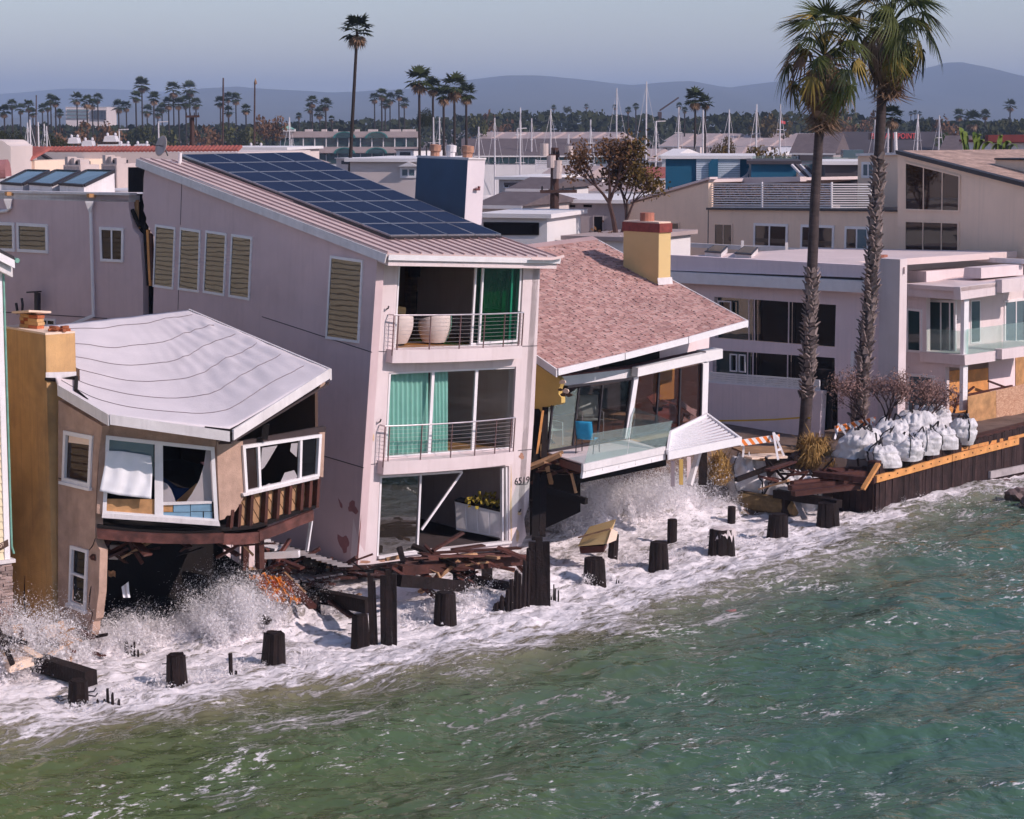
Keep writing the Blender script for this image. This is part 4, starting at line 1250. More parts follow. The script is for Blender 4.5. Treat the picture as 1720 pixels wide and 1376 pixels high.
# interior: blue bedding slumped and orange panel
bd = thing('blue_bedding', 'dark blue bedding slumped inside the torn bay window of the brown house', 'bedding', BM(300, 842, -1.2))
MB().grid([[BM(272 + 9 * j, 800 + 10 * i + 6 * j * (i < 2), -0.9 - 0.25 * (4 - i) + 0.06 * sin(i * 2.1 + j)) for j in range(6)] for i in range(5)], V((0, 0, -0.05))).build('cover', 'blue_cloth', bd, smooth=True)
MB().prism(BM.q([(296, 842), (330, 812), (348, 838), (330, 848)], -0.8), -BM.n * 0.05).build('leaning_panel', 'plywood', brown)
MB().prism(BM.q([(184, 842), (200, 870), (175, 868)], -0.5), -BM.n * 0.05).build('leaning_panel', 'plywood', brown)
# leaning pale door panels and post in the gap beneath the right wing
PG = PL(V((-6.0, 58.6, 0)), head(60))
MB().prism(PG.q([(376, 912), (428, 912), (428, 953), (410, 953), (376, 930)]), -PG.n * 0.08).build('cellar_door', 'stucco_lavender', brown)
for px in (389, 402, 414):
    strip(PG, (px, 912), (px, 950), 0.02, 0.0, 'joint_dark', 'panel_groove', brown)
MB().beam(PG(412, 908, .3), PG(411, 958, .3), 0.16, 0.16, PG.n).build('post', 'red_brown_wood', brown)
MB().beam(BR_(436, 905, -0.3), BR_(437, 955, -.3), 0.16, 0.16, BR_.n).build('post', 'red_brown_wood', brown)

# ================================================================ rear wing of the grey house and the cream house at the left edge
W0 = PS(250, 400)
PW = PL(W0, head(-55))
wing = thing('rear_wing', 'low grey stucco wing with white windows and skylights, torn away from the leaning house', 'house', V((W0.x, W0.y, 2)))
wout = [(-60, 321), (216, 327), (216, 345), (219, 366), (221, 372), (223, 384), (227, 390), (232, 395), (236, 408), (238, 440), (240, 470), (242, 700), (-60, 640)]
wq = {1: [(-32, 372), (25, 374), (26, 423), (-32, 420)], 2: [(29, 374), (81, 377), (82, 426), (30, 423)], 3: [(168, 381), (209, 383), (208, 441), (170, 439)], 4: [(66, 534), (94, 536), (94, 549), (66, 547)]}
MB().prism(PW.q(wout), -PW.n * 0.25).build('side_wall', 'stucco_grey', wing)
frame_window(wing, PW, wq[1], 0.10, 0.05, glass='glass_mirror'); frame_window(wing, PW, wq[2], 0.10, 0.05, glass='glass_mirror')
frame_window(wing, PW, wq[3], 0.09, 0.05, mull=(0.5,), glass='glass_brown'); frame_window(wing, PW, wq[4], 0.07, 0.04, mull=(0.5,), glass='glass_dark')
strip(PW, (0, 524), (180, 535), 0.03, 0.001, 'joint_dark', 'wall_joint', wing)
# roof deck and parapet cap
rz = [PW(-60, 323), PW(216, 329), PW(216, 329) - PW.n * 8, PW(-60, 323) - PW.n * 8]
MB().prism(rz, -UP * 0.2).build('roof', 'white_worn', wing)
MB().prism(PW.q([(-60, 319), (217, 324.5), (217, 328.5), (-60, 323)], 0.06), -PW.n * 0.35).build('parapet_cap', 'white_worn', wing)
for p in ((15, 325), (153, 328)):
    MB().box(PW(*p, 0.08) - UP * .07, 0.22, 0.2, 0.12, radians(35)).build('scupper', 'plywood', wing)
# downspouts
def spout(pts, head_):
    mb = MB().tube(PW.q(pts, 0.10), 0.055, 8)
    sp = mb.build('downspout', 'white_trim', wing)
    a = PW(*head_, 0.12)
    MB().tube([a - UP * 0.34, a - UP * 0.05, a], [0.06, 0.17, 0.18], 4).build('rain_head', 'white_trim', sp)
spout([(152, 345), (157, 532)], (151, 338))
spout([(17, 340), (17, 349), (12, 354), (-20, 358)], (14, 334))
MB().beam(PW(157, 530, .12), PW(120, 545, .5), 0.12, 0.10).build('downspout_foot', 'white_trim', wing)
# skylights: three tilted boxes
def skylight(fl_, fr_, br_, bl_):
    pf, pb = PL(PW.p - PW.n * 0.5, PW.a), PL(PW.p - PW.n * 2.3, PW.a)
    a, b, c, d = pf(*fl_), pf(*fr_), pb(*br_), pb(*bl_)
    zr = rz[0].z + 0.02
    o = MB().add([a, b, c, d] + [V((p.x, p.y, zr)) for p in (a, b, c, d)], [(0, 1, 5, 4), (1, 2, 6, 5), (2, 3, 7, 6), (3, 0, 4, 7), (4, 5, 6, 7)]).build('skylight', 'white_worn', wing, fix=True)
    n = (b - a).cross(d - a).normalized()
    if n.z < 0: n = -n
    fr2 = MB()
    for p, q in ((a, b), (b, c), (c, d), (d, a)): fr2.beam(p + n * 0.03, q + n * 0.03, 0.10, 0.08, n)
    fr2.build('skylight_frame', 'dark_metal', o)
    MB().prism([a + n * .01, b + n * .01, c + n * .01, d + n * .01], n * 0.03).build('skylight_pane', 'glass_sky', o)
skylight((2, 309), (38, 311.5), (82, 289), (45, 288)); skylight((49, 309.5), (87, 312.5), (134, 290), (94, 288)); skylight((100, 310.5), (141, 313.5), (192, 289), (146.5, 288))
# torn break between the wing and the tower
brk = thing('torn_wall_edge', 'splintered studs, black paper and sheathing in the gap between wing and leaning house', 'debris', PW(232, 470))
pb_ = PL(PW.p - PW.n * 0.5, PW.a)
MB().prism(pb_.q([(212, 326), (246, 326), (246, 420), (262, 420), (262, 700), (230, 700), (228, 400)]), -PW.n * 0.1).build('black_paper', 'rotten_shade_dark', brk)
MB().prism(PL(PW.p - PW.n * 0.3, PW.a).q([(217, 337), (232, 336), (232, 368), (235, 384), (231, 385), (222, 372), (217, 368), (219, 350)]), -PW.n * 0.04).build('sheathing', 'plywood', brk)
for a, b, m_ in (((249, 386), (253, 480), 'fresh_lumber'), ((254, 392), (257, 470), 'red_brown_wood'), ((243, 375), (250, 480), 'rotten_shade_dark'), ((222, 352), (234, 380), 'rotten_shade_dark')):
    MB().beam(PW(*a, -0.1), PW(*b, -.1), 0.10, 0.09, PW.n).build('stud', m_, brk)
# dark corrugated hood above the break
mb = MB()
rows = [[PW(215 + 28 * j / 24, y, -0.6 + 0.04 * (j % 2)) for j in range(25)] for y in (281, 300, 323)]
mb.grid(rows, -PW.n * 0.02); mb.build('corrugated_sheet', 'dark_metal', brk)
# AC units on the roof
mat('unit_metal', (0.55, 0.45, 0.42), 0.6, 0.08, 2)
def ac_unit(px0, px1, yt, yb, off, label):
    pl = PL(PW.p - PW.n * off, PW.a)
    a, b = pl(px0, yb), pl(px1, yb)
    t = thing('air_conditioner', label, 'air conditioner', (a + b) / 2, 'rooftop air conditioners')
    h = (pl(px0, yt) - a).length
    d = (b - a)
    q = [a, b, b - PW.n * 0.9, a - PW.n * 0.9]
    MB().prism(q, UP * h).build('casing', 'unit_metal', t)
    for k in range(12):
        p = a + d * ((k + .5) / 12)
        MB().prism([p - d * .012, p + d * .012, p + d * .012 + PW.n * .02, p - d * .012 + PW.n * .02], UP * h * 0.95).build('fin', 'unit_metal', t)
    MB().tube([(a + b) / 2 - PW.n * .45 + UP * h, (a + b) / 2 - PW.n * .45 + UP * (h + .12)], 0.32, 12).build('fan_guard', 'dark_metal', t)
    for k, x in enumerate((0.08, 0.45, 0.8)):
        MB().box(a + d * x - PW.n * .3 + UP * (h + .0), 0.35, 0.25, 0.28 - .05 * k, 0.6).build('duct', 'unit_metal', t)
ac_unit(107, 136, 277, 300, 4.5, 'boxy rooftop air conditioner behind the middle skylight')
ac_unit(171, 197, 275, 316, 3.0, 'taller rooftop air conditioner at the end of the skylight row')
# flue pipes on the wall
fp = thing('wall_flue', 'dark angled flue pipe standing off the grey wing wall above the small window', 'flue', PW(66, 526, .2))
MB().beam(PW(63, 526, .25), PW(63, 492, .25), 0.16, 0.14, PW.n).build('pipe', 'dark_metal', fp); MB().beam(PW(48, 491, .3), PW(66, 490, .3), 0.2, 0.05, UP).build('cap', 'dark_metal', fp)
MB().tube(PW.q([(30, 528), (28, 515), (27, 509)], .25), 0.05, 6).build('vent', 'dark_metal', fp); MB().tube(PW.q([(37, 528), (38, 512), (36.5, 501)], .25), 0.045, 6).build('vent', 'dark_metal', fp)

# --- cream house at the left edge
K0 = onz(21, 1080, 0.5); K0 = V((K0.x, K0.y, 0.3))
cream = thing('cream_house', 'cream lap-sided house with white corner board and stone base at the left edge', 'house', K0)
PKf = PL(K0, head(52)); KV = head(-40)
def kz(px, py): return PKf(px, py)
kc = lambda z: PKf.p + UP * (z - K0.z)
KL = -head(52)
zst, ztop = kz(21, 938).z, kz(10, 446).z
# core walls
MB().prism([kc(zst) + KL * 0.12 - PKf.n * .05, kc(zst) + KL * 7 - PKf.n * .05, kc(ztop) + KL * 7 - PKf.n * .05, kc(ztop) + KL * .12 - PKf.n * .05], -PKf.n * 0.2).build('front_wall', 'siding_cream', cream)
nb = 38
hb = (ztop - zst) / nb
for k in range(nb):
    z0 = zst + k * hb
    a = kc(z0) + KL * 0.13; b = kc(z0) + KL * 6.5
    o1, o2 = PKf.n * 0.0, -PKf.n * 0.03
    MB().add([a + o1, b + o1, b + o2 + UP * hb * 1.04, a + o2 + UP * hb * 1.04, a - PKf.n * .05, b - PKf.n * .05], [(0, 1, 2, 3), (0, 4, 5, 1)]).build('siding_board', 'siding_cream', cream, fix=False)
# corner board and copper downpipe
MB().prism([kc(zst) + PKf.n * .02, kc(zst) + KL * .14 + PKf.n * .02, kc(ztop) + KL * .14 + PKf.n * .02, kc(ztop) + PKf.n * .02], -PKf.n * 0.16).build('corner_board', 'white_trim', cream)
MB().tube([kc(ztop - .15) + head(52) * .04 + PKf.n * .02, kc(zst + .3) + head(52) * .045 + PKf.n * .02, kc(zst + .12) + head(52) * .09 + PKf.n * .04], 0.028, 8).build('downpipe', 'copper_green', cream)
MB().prism([kc(zst) + head(52) * .1 + PKf.n * .1, kc(zst) + KL * 6 + PKf.n * .1, kc(zst) + KL * 6 - PKf.n * .2, kc(zst) + head(52) * .1 - PKf.n * .2], -UP * 0.09).build('water_table', 'white_worn', cream)
# long side wall facing the grey house (it shows as a reflection in the tower's windows)
ztw = ztop + 0.4
a0 = kc(0.3) + KL * .02 + KV * .2
MB().prism([a0, a0 + KV * 42, a0 + KV * 42 + UP * (ztw), a0 + UP * ztw], KL * 0.2).build('side_wall', 'siding_cream', cream)
KR = head(52)
for k in range(46):
    z = 1.0 + k * 0.19
    if z > ztw: break
    MB().add([a0 + UP * z + KR * .035, a0 + KV * 42 + UP * z + KR * .035, a0 + KV * 42 + UP * (z + .20) + KR * .004, a0 + UP * (z + .2) + KR * .004, a0 + UP * z, a0 + KV * 42 + UP * z], [(3, 2, 1, 0), (0, 1, 5, 4)]).build('siding_board', 'siding_cream', cream)
for t0 in (9.0, 16.0, 22.0, 29.0):
    q = a0 + KV * t0 + KR * .04
    MB().prism([q + UP * 5.2, q + KV * .9 + UP * 5.2, q + KV * .9 + UP * 6.6, q + UP * 6.6], KR * 0.05).build('window', 'white_trim', cream)
    MB().prism([q + KV * .12 + UP * 5.35 + KR * .052, q + KV * .78 + UP * 5.35 + KR * .052, q + KV * .78 + UP * 6.45 + KR * .052, q + KV * .12 + UP * 6.45 + KR * .052], KR * 0.01).build('pane', 'glass_dark', cream)
# roof corner: fascia, soffit, gutter
ze = ztop + 0.15
cf = kc(ze) + head(52) * 0.18 + PKf.n * 0.35
MB().prism([cf, cf + KL * 7 + UP * 3.6, cf + KL * 7 + UP * 3.6 - PKf.n * 3, cf - PKf.n * 3], UP * 0.08).build('roof', 'dark_metal', cream)
MB().prism([cf + PKf.n * .01 - UP * .01, cf + KL * 7 + UP * 3.59 + PKf.n * .01, cf + KL * 7 + UP * 3.39 + PKf.n * .01, cf + PKf.n * .01 - UP * .20], -PKf.n * 0.04).build('rake_board', 'white_trim', cream)
MB().prism([cf - PKf.n * .12 - UP * .16, cf + KL * 7 + UP * 3.44 - PKf.n * .12, cf + KL * 7 + UP * 3.2 - PKf.n * .12, cf - PKf.n * .12 - UP * .42], -PKf.n * 0.2).build('frieze_board', 'white_worn', cream)
MB().tube([cf + head(52) * .06 - UP * .02 + PKf.n * .03, cf + head(52) * .06 - UP * .02 - PKf.n * 3], 0.06, 8).build('gutter', 'copper_green', cream)
# stone veneer base, one stone at a time
sb = MB().prism([kc(-0.3) + head(52) * .0, kc(-.3) + KL * 6, kc(zst - .09) + KL * 6, kc(zst - .09) + head(52) * .0], -PKf.n * 0.2).build('stone_base', 'stone_veneer', cream)
z = 0.0
rr = random.Random(3)
while z < zst - 0.10:
    h = rr.uniform(0.05, 0.10); x = -0.03
    while x < 1.3:
        w = rr.uniform(0.12, 0.34); pr = rr.uniform(0.02, 0.08)
        a = kc(z) + KL * x
        j = lambda: rr.uniform(-.008, .008)
        MB().prism([a + UP * j(), a + KL * (w - .012) + UP * j(), a + KL * (w - .012) + UP * (min(h, zst - .1 - z) - .008 + j()), a + UP * (min(h, zst - .1 - z) - .008 + j())], PKf.n * pr).build('stone', 'stone_veneer', sb)
        x += w
    z += h
# number plaque
pq = kz(6, 916)
d2 = (PKf(12, 914) - PKf(0, 921)).normalized()
MB().prism([PKf(-16, 921, .02), PKf(13, 906, .02), PKf(14, 917, .02), PKf(-15, 932, .02)], PKf.n * 0.02).build('number_plaque', 'interior_brown', cream)
place_text('6507', 0.115, 'stucco_cream', PKf(-1.0, 918.5, .045), d2, UP - d2 * d2.z, 'plaque_number', cream, 1.15, 0.003)

# ================================================================ shingle-roofed house with the tipped sea deck
E0 = atD(935, 622, 64.0); E1 = atD(1255, 540, 70.2)
T1 = atD(1000, 402, 76.0); T0 = V((-3.45, 69.7, 8.55))
sh = thing('shingle_house', 'collapsed house with pink-brown shingle roof, yellow walls and a tipped sea deck', 'house', V((E0.x, E0.y, 1)))
rn3 = (E1 - E0).cross(T0 - E0).normalized()
if rn3.z < 0: rn3 = -rn3
def R3(u, v, h=0.0):
    """u along the eave, v up the slope"""
    p = lerp(lerp(E0, E1, u), lerp(T0, T1, u), v)
    p = p + rn3 * (h - 0.10 * sin(pi * u) * (1 - v) * 0.6)
    return p
rows = [[R3(j / 12, i / 8) for j in range(13)] for i in range(9)]
r3 = MB().grid(rows, -rn3 * 0.12).build('roof', 'red_brown_wood', sh, fix=True)
m_, nt, b = new_mat('asphalt_shingle')
at = N(nt, 'ShaderNodeAttribute'); at.attribute_name = 'tone'
nz = noise_node(nt, scaled_pos(nt, 1, 1, 1), 60, 3)
n2 = noise_node(nt, scaled_pos(nt, 1, 1, 1), 0.6, 4)
c1 = ramp(nt, at.outputs['Fac'], [(0.0, (0.47, 0.265, 0.24)), (0.5, (0.60, 0.37, 0.335)), (1.0, (0.69, 0.455, 0.41))])
c2 = mixc(nt, 0.5, c1.outputs[0], ramp(nt, nz.outputs[0], [(0.3, 0.55), (0.7, 1.0)]).outputs[0], 'MULTIPLY')
c3 = mixc(nt, ramp(nt, n2.outputs[0], [(0.45, 0.0), (0.8, 0.35)]).outputs[0], c2, (0.22, 0.13, 0.12))
nt.links.new(c3, b.inputs['Base Color']); b.inputs['Roughness'].default_value = 0.95; b.inputs['Specular IOR Level'].default_value = 0.15
rows_n, tabs = 58, 38
vs, fs, tone = [], [], []
rr = random.Random(5)
for i in range(rows_n):
    v0 = i / rows_n - 0.004; v1 = (i + 1.25) / rows_n
    x = -rr.random() * 0.03
    while x < 1.0:
        w = (1.0 / tabs) * rr.choice((0.7, 1.0, 1.0, 1.35))
        a, c = max(0.0, x + 0.001), min(1.0, x + w - 0.001)
        x += w
        if c <= a: continue
        dv = rr.choice((0, 0, 0.006, 0.010))
        h = 0.030 + rr.uniform(0, 0.010) + (0.008 if dv == 0 else 0)
        k = len(vs)
        v1c = min(v1, 1.0)
        P = [R3(a, v0 + dv, h), R3(c, v0 + dv, h), R3(c, v1c, 0.012), R3(a, v1c, 0.012), R3(a, v0 + dv, 0.004), R3(c, v0 + dv, 0.004)]
        vs += [tuple(p) for p in P]
        fs += [(k, k + 1, k + 2, k + 3), (k + 4, k + 5, k + 1, k)]
        tone += [rr.random()] * 6
me = bpy.data.meshes.new('shingles'); me.from_pydata(vs, [], fs)
atr = me.attributes.new('tone', 'FLOAT', 'POINT'); atr.data.foreach_set('value', tone)
me.materials.append(M['asphalt_shingle']); me.update()
put('shingles', me, r3, kind='stuff')
MB().beam(R3(0, 1, .03), R3(1, 1, .03), 0.3, 0.05, rn3).build('ridge_cap', 'metal_roof_seam', r3)
# eave fascia and gutter
def plank(a, b_, h, out, m_, name, parent, th=0.05):
    a = V(a); b_ = V(b_)
    d = (b_ - a).normalized(); n = d.cross(UP).normalized()
    if n.dot(CAMP - a) < 0: n = -n
    return MB().prism([a + n * out, b_ + n * out, b_ + n * out - UP * h, a + n * out - UP * h], -n * th).build(name, m_, parent)
for k in range(3):
    a, c = k / 3, (k + 1) / 3
    plank(R3(a + .002, 0, .05), R3(c - .002, 0, .05), 0.20, 0.05, 'white_trim', 'fascia', sh)
plank(R3(0, 0, .04), R3(0, 1, .04), 0.24, 0.03, 'white_worn', 'rake_board', sh)
plank(R3(1, 0, .04), R3(1, 1, .04), 0.24, 0.03, 'white_worn', 'rake_board', sh)
# yellow chimney
Nc = None
PR3 = PL(E0, E1 - E0, T0 - E0)
Nc = PR3(1106, 471) ; pcl3 = PL(Nc, head(-40)); pcf3 = PL(Nc, head(48))
dl3 = head(-40) * (pcl3(1047, 440) - Nc).dot(head(-40)); dr3 = head(48) * (pcf3(1126, 470) - Nc).dot(head(48))
hC3 = pcl3(1105, 391).z - Nc.z
bs3 = [Nc, Nc + dr3, Nc + dr3 + dl3, Nc + dl3]
bs3 = [p - UP * .9 for p in bs3]
mat('chimney_yellow', (0.70, 0.50, 0.235), 0.9, 0.06, 1.0, 0.3, 40, stain=0.15, stain_col=(.5, .3, .12))
ch3 = MB().prism(bs3, UP * (hC3 + .9)).build('chimney', 'chimney_yellow', sh)
t3 = [p + UP * (hC3 + .9) for p in bs3]; c3c = sum(t3, V((0, 0, 0))) / 4
mat('brick_cap', (0.24, 0.055, 0.045), 0.85, 0.25, 6, 0.3, 50)
bandq = [c3c + (p - c3c) * 1.06 for p in t3]
MB().prism(bandq, UP * 0.30).build('brick_band', 'brick_cap', ch3)
MB().prism([c3c + (p - c3c) * 1.0 + UP * .30 for p in t3], UP * 0.05).build('crown', 'stucco_cream', ch3)
mat('terracotta', (0.40, 0.16, 0.11), 0.8, 0.15, 4)
MB().tube([c3c + UP * .33, c3c + UP * .62, c3c + UP * .63], [0.24, 0.24, 0.18], 14).build('flue_pot', 'terracotta', ch3)
MB().prism([bs3[0] - head(48) * .06 + UP * .75 - head(-40) * .06, bs3[1] + head(48) * .06 + UP * .75 - head(-40) * .06, bs3[1] + head(48) * .06 + UP * .98 - head(-40) * .02, bs3[0] - head(48) * .06 + UP * .98 - head(-40) * .02], head(-40) * 0.02).build('flashing', 'white_worn', ch3)

# --- torn yellow side wall
PY = PL(atD(931, 628, 64.9), head(-40))
yout = [(880, 585), (932, 628), (941, 637), (943, 643), (939, 652), (938, 662), (943, 668), (943, 677), (938, 680), (930, 679), (927, 682), (920, 682), (914, 687), (912, 692), (905, 697), (897, 709), (880, 720)]
MB().prism(PY.q(yout), -PY.n * 0.15).build('side_wall', 'stucco_yellow', sh)
mat('torn_paper', (0.10, 0.055, 0.035), 0.95, 0.5, 6)
for (x, y, r) in ((945, 642, 7), (942, 655, 5), (947, 663, 6), (952, 657, 7), (957, 664, 6)):
    pts = [PY(x + r * cos(k * 1.05 + x) * (0.6 + .4 * rr.random()), y + r * .7 * sin(k * 1.05 + x) * (.6 + .4 * rr.random()), 0.05) for k in range(6)]
    MB().prism(pts, PY.n * 0.03).build('torn_lath', 'torn_paper' if r != 7 else 'stucco_cream', sh)

# --- sea wall of glass under two heavy beams
F0 = atD(922, 757, 65.0)
P3 = PL(F0, head(44), V((0.05, 0, 1)))
P3b = PL(F0 + P3.n * 0.35, head(44), V((0.05, 0, 1)))
def quad_part(pl, q, th, name, m_, parent=None, off=0.0):
    return MB().prism(pl.q(q, off), -pl.n * th).build(name, m_, parent or sh)
quad_part(P3, [(936, 633), (1072, 618), (1071, 633), (951, 648)], 0.25, 'header_beam', 'white_trim', None, -.12)
quad_part(P3b, [(1072, 618), (1187, 593), (1187, 607), (1071, 633)], 0.25, 'header_beam', 'white_trim', None, -0.10)
quad_part(P3, [(1186, 590), (1214, 586), (1214, 602), (1187, 608)], 0.4, 'beam_end', 'white_trim', None, 0.10)
quad_part(P3, [(936, 631), (1072, 616), (1190, 590), (1190, 592.5), (1072, 618.5), (936, 633.5)], 0.4, 'beam_flashing', 'rust_line', None, -0.12)
quad_part(P3, [(1066, 634), (1073, 633), (1058, 735), (1050, 737)], 0.14, 'post', 'white_trim', None, .08)
quad_part(P3, [(1180, 610), (1191, 607), (1188, 708), (1178, 711)], 0.18, 'post', 'white_trim', None, .03)
glass_clear('glass_house', (0.70, 0.70, 0.70), 1.5, 0.03)
glass_clear('glass_house_brown', (0.60, 0.47, 0.45), 1.5, 0.04)
for q, g in (([(928, 682), (970, 652), (961, 748), (921, 756)], 'glass_rail'), ([(975, 652), (1011, 647), (1002, 742), (965, 748)], 'glass_house'), ([(1013, 647), (1060, 638), (1048, 733), (1005, 741)], 'glass_house'),
             ([(1073, 633), (1106, 626), (1100, 722), (1063, 730)], 'glass_house_brown'), ([(1108, 626), (1142, 619), (1138, 716), (1102, 722)], 'glass_house_brown'), ([(1144, 619), (1179, 611), (1176, 710), (1141, 717)], 'glass_house_brown')):
    quad_part(P3, q, 0.012, 'glass_panel', g)
for a, b_ in (((972.5, 652), (962, 748)), ((1012, 647), (1003, 742)), ((1061, 637), (1049, 734)), ((1107, 626), (1101, 723)), ((1143, 619), (1139.5, 719)), ((1179, 611), (1176.5, 710)), ((928, 680), (920, 757))):
    MB().beam(P3(*a, .02), P3(*b_, .02), 0.06, 0.06, P3.n).build('mullion', 'dark_metal', sh)
for a, b_ in (((920, 758), (1050, 735)), ((1058, 733), (1178, 711)), ((952, 650), (1062, 636))):
    MB().beam(P3(*a, .03), P3(*b_, .03), 0.08, 0.07).build('track', 'dark_metal', sh)
# rooms behind: floor, rear wall, yellow column, tumbled furniture panels
fa, fb = P3(918, 759), P3(1190, 712)
MB().prism([fa - P3.n * .05, fb - P3.n * .05, fb + head(-40) * 6, fa + head(-40) * 6], -UP * 0.2).build('floor', 'dry_lumber', sh)
def back3(q, dep, th, name, m_):
    pl = PL(F0 - P3.n * dep, head(44)); return MB().prism(pl.q(q), -pl.n * th).build(name, m_, sh)
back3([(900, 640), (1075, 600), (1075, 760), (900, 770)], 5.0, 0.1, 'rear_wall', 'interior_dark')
back3([(1060, 590), (1176, 590), (1176, 730), (1060, 730)], 4.6, 0.1, 'rear_wall', 'interior_brown')
back3([(1110, 585), (1134, 583), (1132, 670), (1108, 672)], 2.5, 0.3, 'yellow_column', 'stucco_yellow')
for q, dep, m_ in (([(1088, 668), (1100, 660), (1112, 664), (1098, 680)], 0.8, 'stucco_cream'), ([(1104, 690), (1135, 670), (1138, 712), (1108, 718)], 1.0, 'stucco_light'), ([(1138, 668), (1170, 692), (1168, 700), (1140, 680)], 0.7, 'white_worn'), ([(1150, 694), (1176, 700), (1172, 712), (1145, 716)], 0.9, 'interior_wall'), ([(1098, 683), (1114, 685), (1112, 690), (1100, 692)], .6, 'rotten_shade_dark')):
    back3(q, dep, 0.06, 'fallen_panel', m_)
MB().beam(PL(F0 - P3.n * .8, head(44))(1112, 672), PL(F0 - P3.n * .8, head(44))(1172, 690), 0.05, 0.05).build('fallen_pole', 'white_worn', sh)
# soffit gap darkness and right gable infill
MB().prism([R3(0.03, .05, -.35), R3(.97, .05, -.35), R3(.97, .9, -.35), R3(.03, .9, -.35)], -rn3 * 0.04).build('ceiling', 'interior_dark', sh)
quad_part(PL(F0 - P3.n * 1.0, head(44)), [(1010, 605), (1108, 585), (1108, 625), (1010, 645)], .1, 'attic_panel', 'rotten_shade_dark')
quad_part(PL(F0 - P3.n * 1.2, head(44)), [(1108, 580), (1192, 560), (1190, 600), (1108, 622)], .1, 'gable_panel', 'stucco_lavender')

# --- tipped deck
dA = P3(920, 760); dB = P3(1056, 738)
dC = atD(1119, 757, 64.6); dD = atD(981, 779, 61.6)
PDf = PL(dD, dC - dD, UP)
deckn = (dB - dA).cross(dD - dA).normalized()
if deckn.z < 0: deckn = -deckn
for k in range(14):
    u0, u1 = k / 14 + .003, (k + 1) / 14 - .003
    a, b_ = lerp(dA, dD, u0), lerp(dB, dC, u0); c, d_ = lerp(dB, dC, u1), lerp(dA, dD, u1)
    MB().prism([a, b_, c, d_], -deckn * 0.04).build('deck_board', 'stucco_light', sh)
for k in range(6):
    u = k / 5
    MB().beam(lerp(dA, dB, u) - UP * .18, lerp(dD, dC, u) - UP * .18, 0.08, 0.20).build('joist', 'red_brown_wood', sh)
quad_part(PDf, [(980, 780), (1118, 750), (1118, 762), (980, 792)], 0.08, 'rim_board', 'white_worn', None, 0.06)
quad_part(PDf, [(980, 791), (1118, 761), (1118, 772), (978, 804)], 0.08, 'rim_board', 'white_trim', None, 0.02)
quad_part(PDf, [(995, 728), (1130, 707), (1117, 751), (982, 780)], 0.012, 'glass_guard', 'glass_rail', None, 0.0)
mb = MB().prism([P3(1064, 685, .3), atD(1130, 707, 65.0), atD(1117, 750, 64.7), P3(1055, 736, .3)], P3.n * 0.012).build('glass_guard', 'glass_rail', sh)
MB().tube([P3(1066, 686, .35), P3(1060, 700, .35), P3(1053, 738, .35)], 0.025, 6).build('guard_post', 'white_trim', sh)
strip(PDf, (1060, 715), (1053, 765), 0.01, 0.005, 'white_trim', 'glass_joint', sh)
# louvred panel at the right end of the deck
l0, l1 = atD(1126, 728, 65.8), atD(1188, 698, 68.2)
l2, l3 = atD(1244, 739, 66.2), atD(1121, 760, 64.4)
lv = [l0, l1, l2, l3]
for a, b_ in ((l0, l1), (l1, l2), (l0, l3)):
    MB().beam(a, b_, 0.07, 0.14).build('louvre_frame', 'white_trim', sh)
for k in range(10):
    u = (k + .5) / 10
    MB().beam(lerp(l0, l3, u), lerp(l1, l2, u), 0.10, 0.03, V((0.3, 0, 1))).build('louvre_slat', 'white_trim', sh)
plank(l3 + UP * .02, l2 + UP * .10, 0.24, 0.05, 'white_trim', 'louvre_fascia', sh)
MB().prism([p - UP * .14 for p in lv], -UP * .03).build('louvre_backing', 'stucco_lavender', sh)
MB().beam(atD(1174, 758, 66.5), atD(1158, 815, 66.0), 0.15, 0.15).build('prop_post', 'white_worn', sh)
# dark pile-and-post jumble between the tower and the deck
for a, b_, w, m_ in (((903, 690, 65.5), (899, 905, 62.6), 0.20, 'rotten_shade_dark'), ((916, 686, 65.2), (911, 900, 62.9), 0.18, 'piling_wood'), ((897, 712, 65.8), (893, 840, 64.6), 0.2, 'rotten_shade_dark'), ((912, 690, 64.9), (902, 765, 64.4), 0.07, 'fresh_lumber'), ((1181, 755, 67.5), (1180, 815, 67.3), 0.24, 'piling_wood')):
    MB().beam(atD(*a), atD(*b_), w, w, V((0, 1, 0))).build('support_post', m_, sh)
MB().prism([atD(890, 700, 66.5), atD(975, 790, 66.5), atD(975, 860, 66.5), atD(890, 900, 66.5)], V((0, .1, 0))).build('crawl_space_skirt', 'rotten_shade_dark', sh)
MB().prism([fa - UP * .25, fb - UP * .25, fb - UP * .3 + head(-40) * 6, fa - UP * .3 + head(-40) * 6], -UP * 0.3).build('floor_joists', 'rotten_shade_dark', sh)
MB().beam(atD(965, 805, 63.5), atD(1115, 775, 66), 0.2, 0.25).build('bearer', 'rotten_shade_dark', sh)
for p in ((1130, 775, 68), (1144, 772, 68.4), (1157, 768, 68.8)):
    MB().beam(atD(*p), atD(p[0], p[1] + 42, p[2]), 0.12, 0.12, V((0, 1, 0))).build('support_post', 'stucco_lavender' if p[0] != 1144 else 'stucco_yellow', sh)

